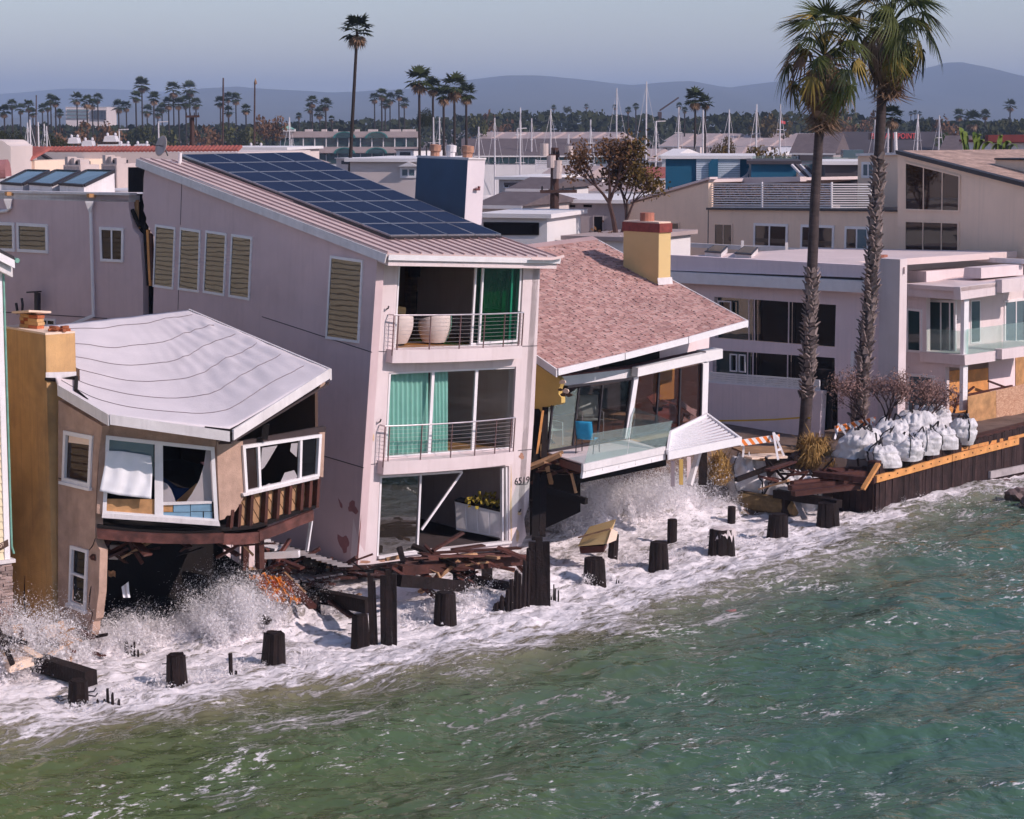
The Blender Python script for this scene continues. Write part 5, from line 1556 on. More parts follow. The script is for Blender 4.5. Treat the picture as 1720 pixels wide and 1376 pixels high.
# --- blue sling chair on the deck, pale chairs inside
def sling_chair(label, base, fwd, m_, fr_, s=1.0, name='patio_chair'):
    t = thing(name, label, 'chair', base)
    f = V(fwd).normalized(); sd = f.cross(UP).normalized()
    P = lambda x, y, z: V(base) + sd * x * s + f * y * s + UP * z * s
    for x in (-.27, .27):
        MB().tube([P(x, .26, 0), P(x, .25, .62), P(x, -.05, .64), P(x, -.22, .62)], 0.016, 6).build('arm_frame', fr_, t)
        MB().tube([P(x, -.30, 0), P(x, -.22, .40), P(x, -.36, .98)], 0.016, 6).build('back_frame', fr_, t)
        MB().tube([P(x, .25, .42), P(x, -.22, .40)], 0.014, 6).build('seat_rail', fr_, t)
    MB().grid([[P(x, .26 - .47 * i / 6, .43 - .03 * sin(pi * i / 6)) for x in (-.26, -.1, .1, .26)] for i in range(7)], -UP * .01 * s).build('seat', m_, t, smooth=True)
    MB().grid([[P(x, -.215 - .14 * i / 6, .44 + .54 * i / 6) + f * (-.02 * sin(pi * i / 6)) for x in (-.26, -.1, .1, .26)] for i in range(7)], -f * .01 * s).build('backrest', m_, t, smooth=True)
    return t
mat('sling_blue', (0.03, 0.30, 0.52), 0.8, 0.1, 8)
mat('fabric_pale', (0.62, 0.66, 0.62), 0.9, 0.1, 4)
sling_chair('bright blue sling chair standing on the tipped deck by the glass', lerp(lerp(dA, dB, .30), lerp(dD, dC, .30), .42) + UP * .01, V((0.35, 0.9, 0)), 'sling_blue', 'dark_metal')
sling_chair('pale green chair inside the glass, nearest the torn yellow wall', P3(936, 756) + head(-40) * 1.0, V((.6, -.5, 0)), 'fabric_green', 'white_worn', 1.15, 'dining_chair')
sling_chair('pale grey chair inside the glass behind the blue chair', P3(952, 752) + head(-40) * .8, V((.5, -.7, 0)), 'fabric_pale', 'white_worn', 1.1, 'dining_chair')
sling_chair('tall pale chair inside the dark glass left of the white post', P3(1028, 738) + head(-40) * 1.0, V((.2, -.9, 0)), 'fabric_pale', 'white_worn', 1.25, 'dining_chair')

# ================================================================ pale modern house on the right
G0 = onz(1505, 716, 2.0)
RV = head(-36)
P4 = PL(G0, RV)
pale = thing('pale_modern_house', 'pale lavender flat-roofed modern house with dark glass, behind the two tall palms', 'house', G0)
q4 = lambda q, off=0.0: P4.q(q, off)
# side wall with two bands of glazing
wo = [(1120, 470), (1453, 490), (1510, 492), (1505, 735), (1380, 740), (1120, 735)]
u1_ = [(1198, 496), (1406, 510), (1404, 586), (1199, 570)]
u2_ = [(1196, 585), (1404, 599), (1404, 725), (1194, 722)]
MB().panel(q4(wo), [q4(u1_), q4(u2_)], -P4.n * 0.3).build('side_wall', 'stucco_lavender', pale)
frame_window(pale, P4, u1_, 0.06, 0.0, mull=(0.30, 0.345, 0.625), glass=['glass_teal', 'glass_dark', 'glass_dark', 'glass_dark'], frame='stucco_lavender', name='window_band', recess=0.2)
frame_window(pale, P4, u2_, 0.06, 0.0, mull=(0.30, 0.345, 0.625), glass=['glass_teal', 'glass_dark', 'glass_dark', 'glass_dark'], frame='stucco_lavender', name='window_band', recess=0.2)
for q in ([(1206, 505), (1228, 506), (1228, 532), (1206, 531)], [(1226, 594), (1238, 595), (1238, 625), (1226, 624)], [(1241, 595), (1252, 596), (1252, 626), (1241, 625)]):
    frame_window(pale, P4, q, 0.05, 0.02, glass='glass_dark', recess=0.12, name='inner_window')
# roof slab edges: parapet, dark reveal, fascia
rz4 = P4(1480, 440).z
parq = [(1115, 428), (1455, 446), (1455, 467), (1115, 454)]
MB().prism(q4(parq, 0.35), -P4.n * 0.25).build('parapet', 'stucco_lavender', pale)
MB().prism(q4([(1115, 452), (1453, 466), (1453, 474), (1115, 462)], 0.2), -P4.n * 0.2).build('roof_reveal', 'dark_metal', pale)
MB().prism(q4([(1115, 456), (1453, 472.5), (1452, 492), (1115, 474)], 0.60), -P4.n * 0.55).build('eave_fascia', 'white_trim', pale)
a, b = P4(1115, 432, 0.1), P4(1520, 449, 0.1)
mat('roof_pink', (0.72, 0.58, 0.56), 0.9, 0.06, 0.5, 0.1, 20, stain=0.2, stain_col=(.45, .34, .33))
b2 = b + head(48) * 12
roofq = [a, b, b2, b2 + RV * 9.0, b + RV * 9.5, a + head(48) * 6.5]
MB().prism([a, b, b + RV * 3.2 + head(48) * .9, b + RV * 3.2 + head(48) * 11, a + head(48) * 9.5], -UP * 0.25).build('roof', 'roof_pink', pale)
# back parapet of the flat roof
PB4 = PL(P4.p - P4.n * 9.0, RV)
MB().prism(PB4.q([(1070, 404), (1725, 436), (1725, 444), (1070, 411)]), -PB4.n * 0.2).build('back_parapet', 'white_worn', pale)
for k, px in enumerate((1145, 1247, 1321)):
    MB().box(PL(P4.p - P4.n * 8.5, RV)(px, 414 + k * 3.5), 0.12, 0.12, 0.35).build('roof_vent', 'white_worn', pale)
# skylights on the roof
def flat_sky(q):
    zz = a.z + 0.02
    P = [onz(x, y, zz) for x, y in q]
    o = MB().prism(P, UP * 0.22).build('skylight', 'white_worn', pale)
    c = sum(P, V((0, 0, 0))) / 4
    MB().prism([c + (p - c) * 1.04 + UP * .22 for p in P], UP * .05).build('skylight_frame', 'dark_metal', o)
    MB().prism([c + (p - c) * .88 + UP * .272 for p in P], UP * .01).build('skylight_pane', 'glass_teal', o)
flat_sky([(1184, 433), (1211, 435), (1222, 424), (1199, 422)]); flat_sky([(1234, 436), (1262, 438), (1273, 426), (1250, 424)])
# pier at the corner and its cap pipe
MB().prism([P4(1475, 437, .02), P4(1513, 438, .02), P4(1507, 735, .02), P4(1475, 735, .02)], P4.n * 0.10).build('corner_pier', 'stucco_lavender', pale)
PFr = PL(P4(1513, 600, .12), head(47))
MB().prism(PFr.q([(1512, 436), (1524, 434), (1520, 720), (1507, 728)]), -PFr.n * 0.9).build('pier_front', 'stucco_light', pale)
MB().tube([P4(1481, 436, -.5), P4(1481, 428, -.5)], 0.22, 12).build('roof_pipe', 'terracotta', pale)
MB().prism(q4([(1429, 590), (1434, 590), (1433, 628), (1428, 628)], .12), -P4.n * .12).build('wall_lamp', 'white_trim', pale)
# patio wall with a slatted rail, in front of the lower windows
PP = PL(onz(1378, 734, 1.85), RV)
MB().prism(PP.q([(1150, 640), (1380, 657), (1376, 735), (1150, 712)]), -PP.n * 0.25).build('patio_wall', 'stucco_lavender', pale)
for k in range(5):
    y0, y1 = 626 + k * 3.6, 640 + k * 3.9
    MB().beam(PP(1175, y0 - 1, -.1), PP(1377, y1, -.1), 0.05, 0.07).build('rail_slat', 'white_trim', pale)
for px in (1190, 1236, 1283, 1330, 1376):
    yy = 626 + (px - 1190) * .075
    MB().beam(PP(px, yy - 1, -.12), PP(px, yy + 18, -.12), 0.06, 0.05, PP.n).build('rail_post', 'white_trim', pale)
quad_part(PP, [(1381, 640), (1405, 636), (1405, 720), (1378, 724)], 0.06, 'gate', 'glass_dark', pale, -0.3)
# --- balcony wing on the right
W4 = G0 + head(47) * 4.3
W4 = V((W4.x, W4.y, 2.0))
PWl = PL(W4, head(-44)); PWf = PL(W4, head(44))
PWi = PL(W4 + head(-44) * 0.0 - PWf.n * 1.6, head(44))
wl_out = [(1505, 490), (1556, 497), (1556, 597), (1620, 603), (1590, 612), (1588, 705), (1505, 710)]
MB().prism(PWl.q([(1505, 485), (1556, 490), (1556, 594), (1614, 600), (1614, 618), (1588, 616), (1588, 710), (1505, 715)]), -PWl.n * 0.25).build('wing_side_wall', 'stucco_light', pale)
frame_window(pale, PWl, [(1523, 517), (1549, 520), (1549, 593), (1523, 591)], 0.09, 0.05, glass='glass_teal')
frame_window(pale, PWl, [(1525, 627), (1571, 631), (1570, 703), (1523, 701)], 0.10, 0.05, glass='glass_sky')
PWr = PL(W4 - PWl.n * 0.8, head(-44))
frame_window(pale, PWr, [(1556, 503), (1606, 505), (1606, 592), (1556, 592)], 0.09, 0.04, mull=(0.5, 0.8), glass='glass_teal', name='sliding_door')
MB().prism(PWl.q([(1557, 552), (1613, 556), (1613, 596), (1557, 592)], -0.05), -PWl.n * .012).build('glass_guard', 'glass_rail', pale)
MB().prism(PWl.q([(1513, 476), (1613, 482.5), (1614, 504), (1515, 497)], 0.25), -PWl.n * 0.3).build('wing_fascia', 'stucco_light', pale)
PWf2 = PL(W4 + PWl.n * 0.25, head(44))
MB().prism(PWf2.q([(1613, 482.5), (1683, 473), (1683, 494), (1614, 504)], 0.0), -PWf.n * 0.3).build('wing_fascia', 'stucco_light', pale)
MB().prism(PWf2.q([(1683, 470), (1760, 461), (1760, 484), (1683, 492)], 0.25), -PWf.n * 0.3).build('wing_fascia', 'stucco_light', pale)
ra, rb = PWl(1513, 477, .2), PWf2(1614, 483); rc = PWf2(1760, 464)
MB().prism([ra, rb, rc, rc + head(-44) * 5, ra + head(48) * 2], -UP * .15).build('wing_roof', 'roof_pink', pale)
for q, off, w in (([(1521, 455), (1556, 456), (1556, 474), (1520, 473)], -1.2, .9), ([(1620, 449), (1648, 450), (1648, 468), (1618, 466)], -2.2, .9)):
    pl = PL(W4 + PWl.n * off, head(-44)); MB().prism(pl.q(q), head(46) * w * 3.2).build('roof_box', 'stucco_light', pale)
# post, balcony slab, rail, recess behind
MB().prism(PWl.q([(1614, 500), (1620, 501), (1617, 690), (1611, 690)], 0.02), head(46) * .30).build('corner_post', 'white_trim', pale)
MB().prism(PWf2.q([(1620, 597), (1683, 588), (1683, 605), (1621, 614)]), -PWf.n * 2.0).build('balcony_slab', 'stucco_light', pale)
MB().prism(PWf2.q([(1683, 587), (1760, 577), (1760, 594), (1683, 604)], .25), -PWf.n * 2.0).build('balcony_slab', 'stucco_light', pale)
MB().prism(PWf2.q([(1624, 553), (1683, 546), (1683, 588), (1624, 596)], -.06), -PWf.n * .012).build('glass_guard', 'glass_rail', pale)
MB().prism(PWf2.q([(1684, 545), (1760, 537), (1760, 579), (1684, 587)], .1), -PWf.n * .012).build('glass_guard', 'glass_rail', pale)
MB().prism(PWi.q([(1600, 480), (1780, 465), (1780, 600), (1600, 610)]), -PWf.n * .2).build('recess_wall', 'stucco_light', pale)
frame_window(pale, PWi, [(1686, 505), (1745, 498), (1745, 572), (1686, 578)], .09, .05, mull=(.33, .66), glass='glass_sky', name='sliding_door')
frame_window(pale, PWi, [(1630, 505), (1646, 504), (1646, 575), (1630, 577)], .04, .03, glass='glass_teal', name='window')
# under-croft: plywood sheets, shoring, hoarding boards
PWu = PL(W4 - PWf.n * 1.2, head(44))
for q in ([(1588, 624), (1624, 620), (1622, 716), (1588, 718)], [(1626, 622), (1660, 618), (1660, 700), (1626, 704)]):
    MB().prism(PWu.q(q), -PWu.n * .03).build('plywood_sheet', 'fresh_lumber', pale)
MB().prism(PWu.q([(1661, 600), (1705, 595), (1705, 690), (1661, 700)]), -PWu.n * .05).build('inner_wall', 'stucco_lavender', pale)
MB().prism(PWu.q([(1706, 600), (1760, 595), (1760, 690), (1706, 700)]), -PWu.n * .05).build('plywood_sheet', 'plywood', pale)
for aa, bb in (((1592, 655), (1626, 668)), ((1622, 668), (1665, 655)), ((1622, 664), (1700, 648)), ((1636, 650), (1612, 668)), ((1600, 700), (1612, 660)), ((1660, 640), (1700, 655))):
    MB().beam(PWu(*aa, .5), PWu(*bb, .5), .07, .07).build('shoring_beam', 'red_brown_wood', pale)
m_, nt, b_ = new_mat('strand_board')
vo = N(nt, 'ShaderNodeTexVoronoi'); vo.inputs['Scale'].default_value = 16; nt.links.new(scaled_pos(nt, 1, 1, 2.4), vo.inputs['Vector'])
nt.links.new(ramp(nt, vo.outputs['Color'], [(0.1, (0.40, 0.18, 0.10)), (0.9, (0.66, 0.42, 0.28))]).outputs[0], b_.inputs['Base Color']); b_.inputs['Roughness'].default_value = .85
PH = PL(PWf2.p + PWf.n * 0.2, head(44))
MB().prism(PH.q([(1626, 666), (1673, 656), (1673, 707), (1626, 718)]), -PH.n * .03).build('hoarding_board', 'plywood', pale)
MB().prism(PH.q([(1673.5, 656), (1760, 636), (1760, 690), (1673.5, 707)], .01), -PH.n * .03).build('hoarding_board', 'strand_board', pale)
MB().prism(PH.q([(1626, 717), (1760, 689), (1760, 712), (1627, 737)], .06), -PH.n * .3).build('kerb_wall', 'stucco_light', pale)

# ================================================================ beige building behind
mat('roof_shake_near', (.52, .35, .28), .9, .3, 4.0, .4, 18, grain=(1.2, 1.2, 8))
H0 = atD(1500, 420, 96.0)
P5 = PL(H0, head(-35))
beige = thing('beige_building', 'beige stucco building with a railed roof terrace and tall brown windows behind the pale house', 'building', V((H0.x, H0.y, 2)))
def z2(pl, px, py, z=2.0):
    p = pl(px, py); return V((p.x, p.y, z))
lw = [(1047, 342), (1190, 301), (1190, 352), (1512, 354)]
P = P5.q(lw)
pol = [P[0], P[1], P[2], P[3], z2(P5, 1512, 354), z2(P5, 1047, 342)]
MB().prism(pol, -P5.n * 0.3).build('wall', 'stucco_cream', beige)
MB().prism(P5.q([(1042, 340), (1192, 297.5), (1192, 301), (1044, 344)], .15), -P5.n * .5).build('roof_edge', 'roof_pink', beige)
aa = P5(1044, 342); bb = P5(1191, 301)
MB().prism([aa, bb, bb + head(55) * 10, aa + head(55) * 10], -UP * .15).build('roof', 'roof_pink', beige)
MB().prism(P5.q([(1186, 349), (1513, 352.5), (1513, 356), (1186, 352.5)], .15), -P5.n * 8).build('terrace_floor', 'dark_metal', beige)
strip(P5, (1190, 352), (1189, 425), .06, 0.0, 'joint_dark', 'wall_joint', beige)
for q, mu in (([(1095, 372), (1142, 373.5), (1142, 412), (1095, 411)], (.5,)), ([(1200.5, 375), (1231, 376), (1231, 414), (1200.5, 412)], (.5,)), ([(1267, 374.6), (1324, 376.6), (1323, 418), (1266, 416)], (.47,)), ([(1346, 377), (1402, 379), (1401, 421), (1345, 419)], ()), ([(1420, 380), (1460, 381), (1460, 422), (1419, 421)], (.5,))):
    frame_window(beige, P5, q, 0.12 if q[0][0] > 1240 else .06, 0.05, mull=mu, glass=['glass_brown', 'glass_sky'] if q[0][0] > 1340 else 'glass_brown', frame='white_trim' if q[0][0] > 1240 else 'stucco_cream')
# right block with raking roof and tall windows
P6 = PL(P5.p + P5.n * .4, head(-35))
rb_ = [P6(1508, 256), P6(1800, 331), z2(P6, 1800, 400), z2(P6, 1512, 400)]
MB().prism(rb_, -P6.n * .3).build('gable_wall', 'stucco_cream', beige)
MB().prism(P6.q([(1503, 252.5), (1800, 327), (1800, 335), (1505, 259)], .2), -P6.n * .4).build('verge', 'dark_metal', beige)
ra, rb2 = P6(1505, 253), P6(1800, 327)
MB().prism([ra, rb2, rb2 + head(55) * 12, ra + head(55) * 12], -UP * .12).build('roof', 'roof_shake_near', beige)
frame_window(beige, P6, [(1520.5, 271), (1613.5, 295), (1612.6, 356), (1520.5, 354)], .07, .05, mull=(.345, .685), glass='glass_brown', frame='stucco_cream')
frame_window(beige, P6, [(1520.5, 370), (1611.5, 373), (1611, 430), (1520, 426)], .07, .05, mull=(.345, .685), glass='glass_brown', frame='stucco_cream')
P7 = PL(P5.p - P5.n * 3.5, head(-35))
tb = [P7(1441, 261), P7(1512, 259), P7(1512, 360), P7(1440, 360)]
MB().prism(tb, -P7.n * 3).build('stair_tower', 'stucco_cream', beige)
MB().prism(P7.q([(1437, 258), (1513, 256), (1513, 260), (1437, 262.5)], .2), -P7.n * 3.4).build('stair_tower_roof', 'white_worn', beige)
frame_window(beige, P7, [(1448, 272), (1470, 272), (1470, 300), (1448, 299)], .12, .05, mull=(.5,), glass='glass_sky')
MB().prism(PL(P5.p - P5.n * 2, head(-35)).q([(1672, 268), (1800, 271), (1800, 340), (1672, 305)]), -P5.n * 3).build('roof_box', 'stucco_cream', beige)
MB().prism(PL(P5.p - P5.n * 2, head(-35)).q([(1670, 265.5), (1800, 268), (1800, 271), (1670, 268.5)], .1), -P5.n * 3.2).build('roof_box_cap', 'dark_metal', beige)
MB().tube([P6(1505, 256, -1), P6(1504, 222, -1)], .07, 6).build('flue', 'white_worn', beige)
# terrace rail
for k in range(11):
    y = 309 + k * 3.9
    MB().beam(P5(1191, y, -.2), P5(1397, y + .5 + k * .03, -.2), .03, .05).build('rail_slat', 'white_trim', beige)
    MB().beam(P5(1398, y + .5, -.2), P5(1464, y + .5, -1.8), .03, .04).build('rail_slat', 'white_trim', beige)
for px in (1191, 1280, 1397, 1463):
    MB().beam(P5(px, 306, -.2 if px < 1400 else -1.8), P5(px, 350, -.2 if px < 1400 else -1.8), .07, .07, P5.n).build('rail_post', 'white_trim', beige)
aw = PL(P5.p - P5.n * 2.2, head(-35))
MB().prism(aw.q([(1201, 299), (1344, 297), (1344, 305), (1201, 311)]), -P5.n * .4).build('rolled_awning', 'roof_pink', beige)

# ================================================================ pilings, plank wall, sandbags, debris
def wobble_post(p0, p1, r, n=9, taper=0.92, seed=0, splint=0.0):
    """a weathered round post: slightly irregular section, ragged top"""
    mb = MB(); rr = random.Random(seed)
    p0 = V(p0); p1 = V(p1); d = (p1 - p0).normalized(); x = d.orthogonal().normalized(); y = d.cross(x)
    jit = [1 + rr.uniform(-.10, .10) for _ in range(n)]
    rows = []
    for i in range(6):
        t = i / 5
        rows.append([lerp(p0, p1, t) + (x * cos(2 * pi * k / n) + y * sin(2 * pi * k / n)) * r * jit[k % n] * (1 - (1 - taper) * t) * (1 + rr.uniform(-.03, .03) * (k < n)) + (d * rr.uniform(-splint, splint * .3) if i == 5 and k < n else V((0, 0, 0))) for k in range(n)])
    for r_ in rows: r_.append(r_[0])
    mb.grid(rows)
    mb.add(rows[-1][:n], [tuple(range(n))])
    return mb
PILE_N = 0
def pile_bundle(label, base_px, top_y, w_px, kind='bundle', mat_='piling_wood', lean=None, group='broken pilings along the surf line', z0=0.0):
    global PILE_N; PILE_N += 1
    base = onz(base_px[0], base_px[1], z0)
    D = base.y
    hgt = (base_px[1] - top_y) / FPX * D / cos(PITCH) * 1.0
    w = w_px / FPX * D
    t = thing('piling', label, 'piling', base, group)
    rr = random.Random(PILE_N)
    if lean is None: lean = rr.uniform(-.07, .07)
    b0 = base - UP * 0.9
    if kind == 'single':
        wobble_post(b0, base + V((lean * hgt, 0, hgt)), w / 2, 11, .96, PILE_N, .02).build('log', mat_, t)
    elif kind == 'bundle':
        # a post wrapped by splayed half-logs
        for k, (ox, oy, hh, sp) in enumerate(((0, .02, 1.0, .0), (-.20, -.10, .98, -.13), (.0, -.16, .99, -.02), (.20, -.08, .975, .09), (-.03, .18, .97, 0))):
            a = b0 + V((ox * w + sp * w * 1.5, oy * w, 0)); b_ = base + V((ox * w * .92 + lean * hgt, oy * w, hgt * hh))
            wobble_post(a, b_, w * (.30 if k else .42), 11, .94, PILE_N * 7 + k, .03).build('log', mat_, t)
    elif kind == 'stump':
        for k in range(5):
            ox = (k - 2) / 4 * w * .9
            hh = rr.uniform(.35, 1.0)
            a = b0 + V((ox, rr.uniform(-.1, .1), 0)); b_ = base + V((ox + rr.uniform(-.02, .02), 0, hgt * hh))
            wobble_post(a, b_, w * .14, 6, .5, PILE_N * 7 + k, .08).build('splinter', mat_, t)
    elif kind == 'planks':
        nP = max(3, int(w / 0.16))
        for k in range(nP):
            ox = ((k + .5) / nP - .5) * w
            hh = rr.uniform(.85, 1.0)
            MB().beam(b0 + V((ox, rr.uniform(-.05, .05), 0)), base + V((ox + lean * hgt, 0, hgt * hh)), w / nP * .97, .12, V((0, 1, 0)), .012).build('plank', mat_, t)
    # bolts
    if kind == 'bundle':
        for k in range(2):
            p = base + V((-w * .42, -w * .2, hgt * (.75 - .3 * k)))
            MB().tube([p, p + V((-.13, -.03, 0)), p + V((-.14, -.03, 0))], [.014, .014, .03], 6).build('bolt', 'dark_metal', t)
    return t
pile_bundle('stepped piling of wrapped logs nearest the bottom, left of the thin stake', (300, 1157), 1096, 36)
pile_bundle('stout piling of wrapped logs right of the thin stake, below the brown house', (458, 1124), 1059, 38)
pile_bundle('thin dark stake standing alone in the foam between two stout pilings', (389, 1140), 1096, 7, 'single')
pile_bundle('short splintered stump beside the fallen beam at bottom left', (182, 1190), 1150, 38, 'stump')
pile_bundle('small broken piling half drowned in spray below the brown house', (221, 1106), 1071, 25, 'stump')
pile_bundle('short knee-high splinter right of the thin stake', (396, 1141), 1126, 5, 'single')
pile_bundle('squat piling at the left foot of the tall double posts', (607, 1088), 1030, 30, 'bundle')
pile_bundle('tall squared post, left of the pair in front of the leaning house', (630, 1086), 958, 14, 'planks')
pile_bundle('tall squared post with plank face, right of the pair in front of the leaning house', (654, 1086), 950, 28, 'planks')
pile_bundle('splayed piling under the right end of the horizontal beam before the leaning house', (748, 1056), 992, 36)
pile_bundle('dark plank cluster standing tallest in the surf beside the leaning house', (908, 1024), 897, 36, 'planks', lean=-.02)
fan = thing('plank_fan', 'fan of splintered upright planks left of the tallest plank cluster', 'planks', onz(862, 1036, 0))
for k, (x_, yb_, yt_, dx_) in enumerate(((836, 1040, 1012, -3), (843, 1039, 1000, 0), (850, 1038, 985, 3), (857, 1037, 972, 2), (864, 1036, 955, 4), (871, 1035, 962, 2), (877, 1034, 935, 5), (884, 1032, 918, 4))):
    p_ = onz(x_, yb_, -.05)
    hh_ = (yb_ - yt_) / FPX * p_.y
    wobble_post(p_ - UP * .8, p_ + V((dx_ / FPX * p_.y, .1, hh_)), .085, 6, .7, k + 40, .12).build('plank', 'piling_wood', fan)
MB().beam(atD(820, 1030, 57.3), atD(884, 985, 57.9), .2, .12, UP, .02).build('slanting_plank', 'piling_wood', fan)
loose_later = [('broken joist slanting down from the deck heap beside the tall posts', ((690, 968, 57.6), (742, 1010, 56.6)), .14, .12, 'red_brown_wood'),
 ('short dark beam end jutting from under the leaning house', ((800, 975, 59.5), (850, 985, 58.6)), .22, .22, 'piling_wood'),
 ('thin splintered batten hanging below the long brown beam', ((735, 962, 57.8), (752, 1000, 57.4)), .07, .06, 'dry_lumber'),
 ('tilted plank in the wash left of the tall posts', ((556, 1010, 55.8), (592, 1036, 55.0)), .2, .06, 'red_brown_wood'),
 ('dark board wedged between the tall posts and the house corner', ((588, 962, 57.4), (664, 972, 56.2)), .22, .06, 'red_brown_wood'),
 ('pale split plank on the heap below the broken door', ((742, 938, 58.2), (800, 930, 59.0)), .12, .04, 'dry_lumber'),
 ('dark joist lying under the tipped deck by the left post', ((918, 822, 63.8), (985, 842, 63.0)), .16, .18, 'rotten_shade_dark'),
 ('splintered strip hanging from the tipped deck edge', ((960, 795, 63.0), (968, 828, 62.8)), .06, .05, 'dry_lumber'),
 ('leaning grey plank beside the mossy log', ((1336, 838, 71.4), (1352, 872, 70.6)), .2, .06, 'deck_grey'),
 ('broken brown board on the sand left of the straw brush', ((1290, 790, 71.4), (1334, 776, 72.6)), .25, .06, 'red_brown_wood')]
pile_bundle('short splintered planks at the right foot of the tall plank cluster', (930, 1012), 976, 16, 'stump')
pile_bundle('piling sprayed with foam below the yellow wreckage', (1000, 986), 935, 36)
pile_bundle('thin leaning piling against the yellow wreckage', (1026, 940), 896, 18, 'single', lean=.12)
pile_bundle('low row of splinter tips right of the foam-sprayed piling', (1038, 985), 972, 16, 'stump')
pile_bundle('stepped piling with iron bolts, middle of the line below the tipped deck', (1107, 963), 908, 32)
pile_bundle('round piling standing behind the bolted stepped piling', (1129, 916), 871, 17, 'single')
pile_bundle('pale bird-stained piling right of the middle of the line', (1213, 937), 886, 44, 'bundle')
pile_bundle('round piling standing behind the bird-stained one', (1228, 884), 850, 15, 'single')
pile_bundle('dark stepped piling left of the cross-beam frame', (1304, 909), 862, 34)
pile_bundle('splayed piling carrying the right end of the cross-beam', (1392, 889), 842, 36)
pile_bundle('slender post carrying the left end of the cross-beam', (1318, 872), 824, 18, 'single')
# white guano cap over one piling
mat('guano', (0.62, 0.54, 0.53), 0.9, 0.2, 5, 0.3, 20)
cb = onz(1213, 937, 0); hgt_ = (937 - 886) / FPX * cb.y; wc_ = 44 / FPX * cb.y
capt = thing('bird_lime', 'ragged white crust draped over the bird-stained piling', 'crust', cb + UP * hgt_)
rr = random.Random(8)
rows = []
for i in range(7):
    r = []
    for k in range(49):
        a = 2 * pi * k / 48
        dr = [0.02, .6, .90, .97, 1.02, 1.06, 1.10][i] * wc_ * .50
        drop = [0.05, .04, 0, -.10, -.24, -.38, -.50][i]
        drop *= (0.15 + 1.5 * abs(mnoise.noise(V((cos(a) * 2.2, sin(a) * 2.2, 4.0)))) + .5 * abs(mnoise.noise(V((cos(a) * 7, sin(a) * 7, 1.0))))) if i > 2 else 1
        r.append(cb + V((cos(a) * dr, sin(a) * dr * .8, hgt_ + drop)))
    r[-1] = r[0].copy(); rows.append(r)
MB().grid(rows).build('crust', 'guano', capt)
# cross-beams on posts
def crossbeam(label, a, b_, w, h, m_='piling_wood', name='timber_beam'):
    t = thing(name, label, 'beam', (V(a) + V(b_)) / 2)
    mb = MB()
    rows = []
    rr = random.Random(len(label))
    d = (V(b_) - V(a)).normalized(); x = d.cross(UP).normalized(); y = x.cross(d)
    for i in range(7):
        p = lerp(a, b_, i / 6)
        j = lambda: rr.uniform(-.012, .012)
        ring = [p + x * (-w / 2 + j()) + y * (-h / 2 + j()), p + x * (w / 2 + j()) + y * (-h / 2 + j()), p + x * (w / 2 + j()) + y * (h / 2 + j()), p + x * (-w / 2 + j()) + y * (h / 2 + j())]
        rows.append(ring + [ring[0]])
    mb.grid(rows); mb.add(rows[0][:4], [(0, 1, 2, 3)]); mb.add(rows[-1][:4], [(3, 2, 1, 0)])
    mb.build('baulk', m_, t, fix=True)
    return t
b1 = onz(130, 1187, 0)
crossbeam('square beam fallen across its post at bottom left', atD(32, 1103, 51.2), atD(153, 1140, 49.3), .34, .36)
pile_bundle('splayed post with bent spikes carrying the fallen beam at bottom left', (130, 1188), 1140, 34)
pile_bundle('post drowned in spray under the far end of the fallen beam', (48, 1142), 1108, 20, 'single')
for k, (dx, dz) in enumerate(((.35, .28), (.38, .16), (-.4, .05))):
    q = onz(133, 1165, .3)
    MB().tube([q, q + V((dx, -.1, dz - .2)), q + V((dx * 1.15, -.12, dz - .12))], .018, 5).build('bent_spike', 'dark_metal', None, label=['bent iron spike sticking right from the lower left post, upper one', 'bent iron spike sticking right from the lower left post, lower one', 'iron rod jutting left from the lower left post'][k], category='spike')
crossbeam('long dark beam running into the tall posts from the left', atD(512, 996, 57.2), atD(622, 1018, 54.6), .30, .34)
pile_bundle('post holding up the left end of the long dark beam', (531, 1050), 1000, 19, 'single')
crossbeam('dark beam reaching right from the tall posts in front of the leaning house', atD(668, 975, 55.6), atD(781, 985, 57.6), .28, .30)
crossbeam('beam lying across two posts left of the plank sea wall', atD(1303, 829, 71.9), atD(1410, 847, 69.7), .26, .26)
# timber frame and wreckage under the leaning house's front
def loose(label, pts, w, h, m_, name='loose_board'):
    a, b_ = atD(*pts[0]), atD(*pts[1])
    t = MB().beam(a, b_, w, h, UP, .012).build(name, m_, None, label=label, category='board')
    return t
for lb_, pt_, w_, h_, m_ in loose_later: loose(lb_, pt_, w_, h_, m_)
loose('long brown beam along the foot of the leaning house', ((672, 958, 57.4), (886, 940, 60.6)), .20, .26, 'red_brown_wood', 'long_beam')
loose('thin plank level with the leaning house\'s left corner, reaching left over the cavity', ((405, 955, 58.0), (592, 952, 58.2)), .12, .07, 'dry_lumber')
loose('dark plank ending at the leaning house\'s left corner', ((560, 955, 57.6), (700, 948, 58.0)), .14, .10, 'red_brown_wood')
loose('splintered board standing out of the heap below the broken door', ((727, 925, 58.4), (778, 894, 58.8)), .16, .06, 'red_brown_wood')
loose('short board propped the other way in the heap below the broken door', ((712, 915, 58.4), (730, 932, 58.4)), .20, .05, 'red_brown_wood')
for k, (a, b_) in enumerate((((705, 930, 58.2), (872, 921, 60.6)), ((690, 938, 58.0), (850, 928, 60.2)), ((676, 945, 57.8), (840, 934, 60.0)), ((715, 934, 57.6), (882, 933, 60.2)), ((760, 924, 59.4), (812, 916, 60.0)))):
    loose('splintered deck board in the heap below the broken door, %s' % ['topmost long one', 'second from the top', 'third from the top', 'lowest one', 'short one near the sill'][k], (a, b_), .22, .05, 'red_brown_wood')
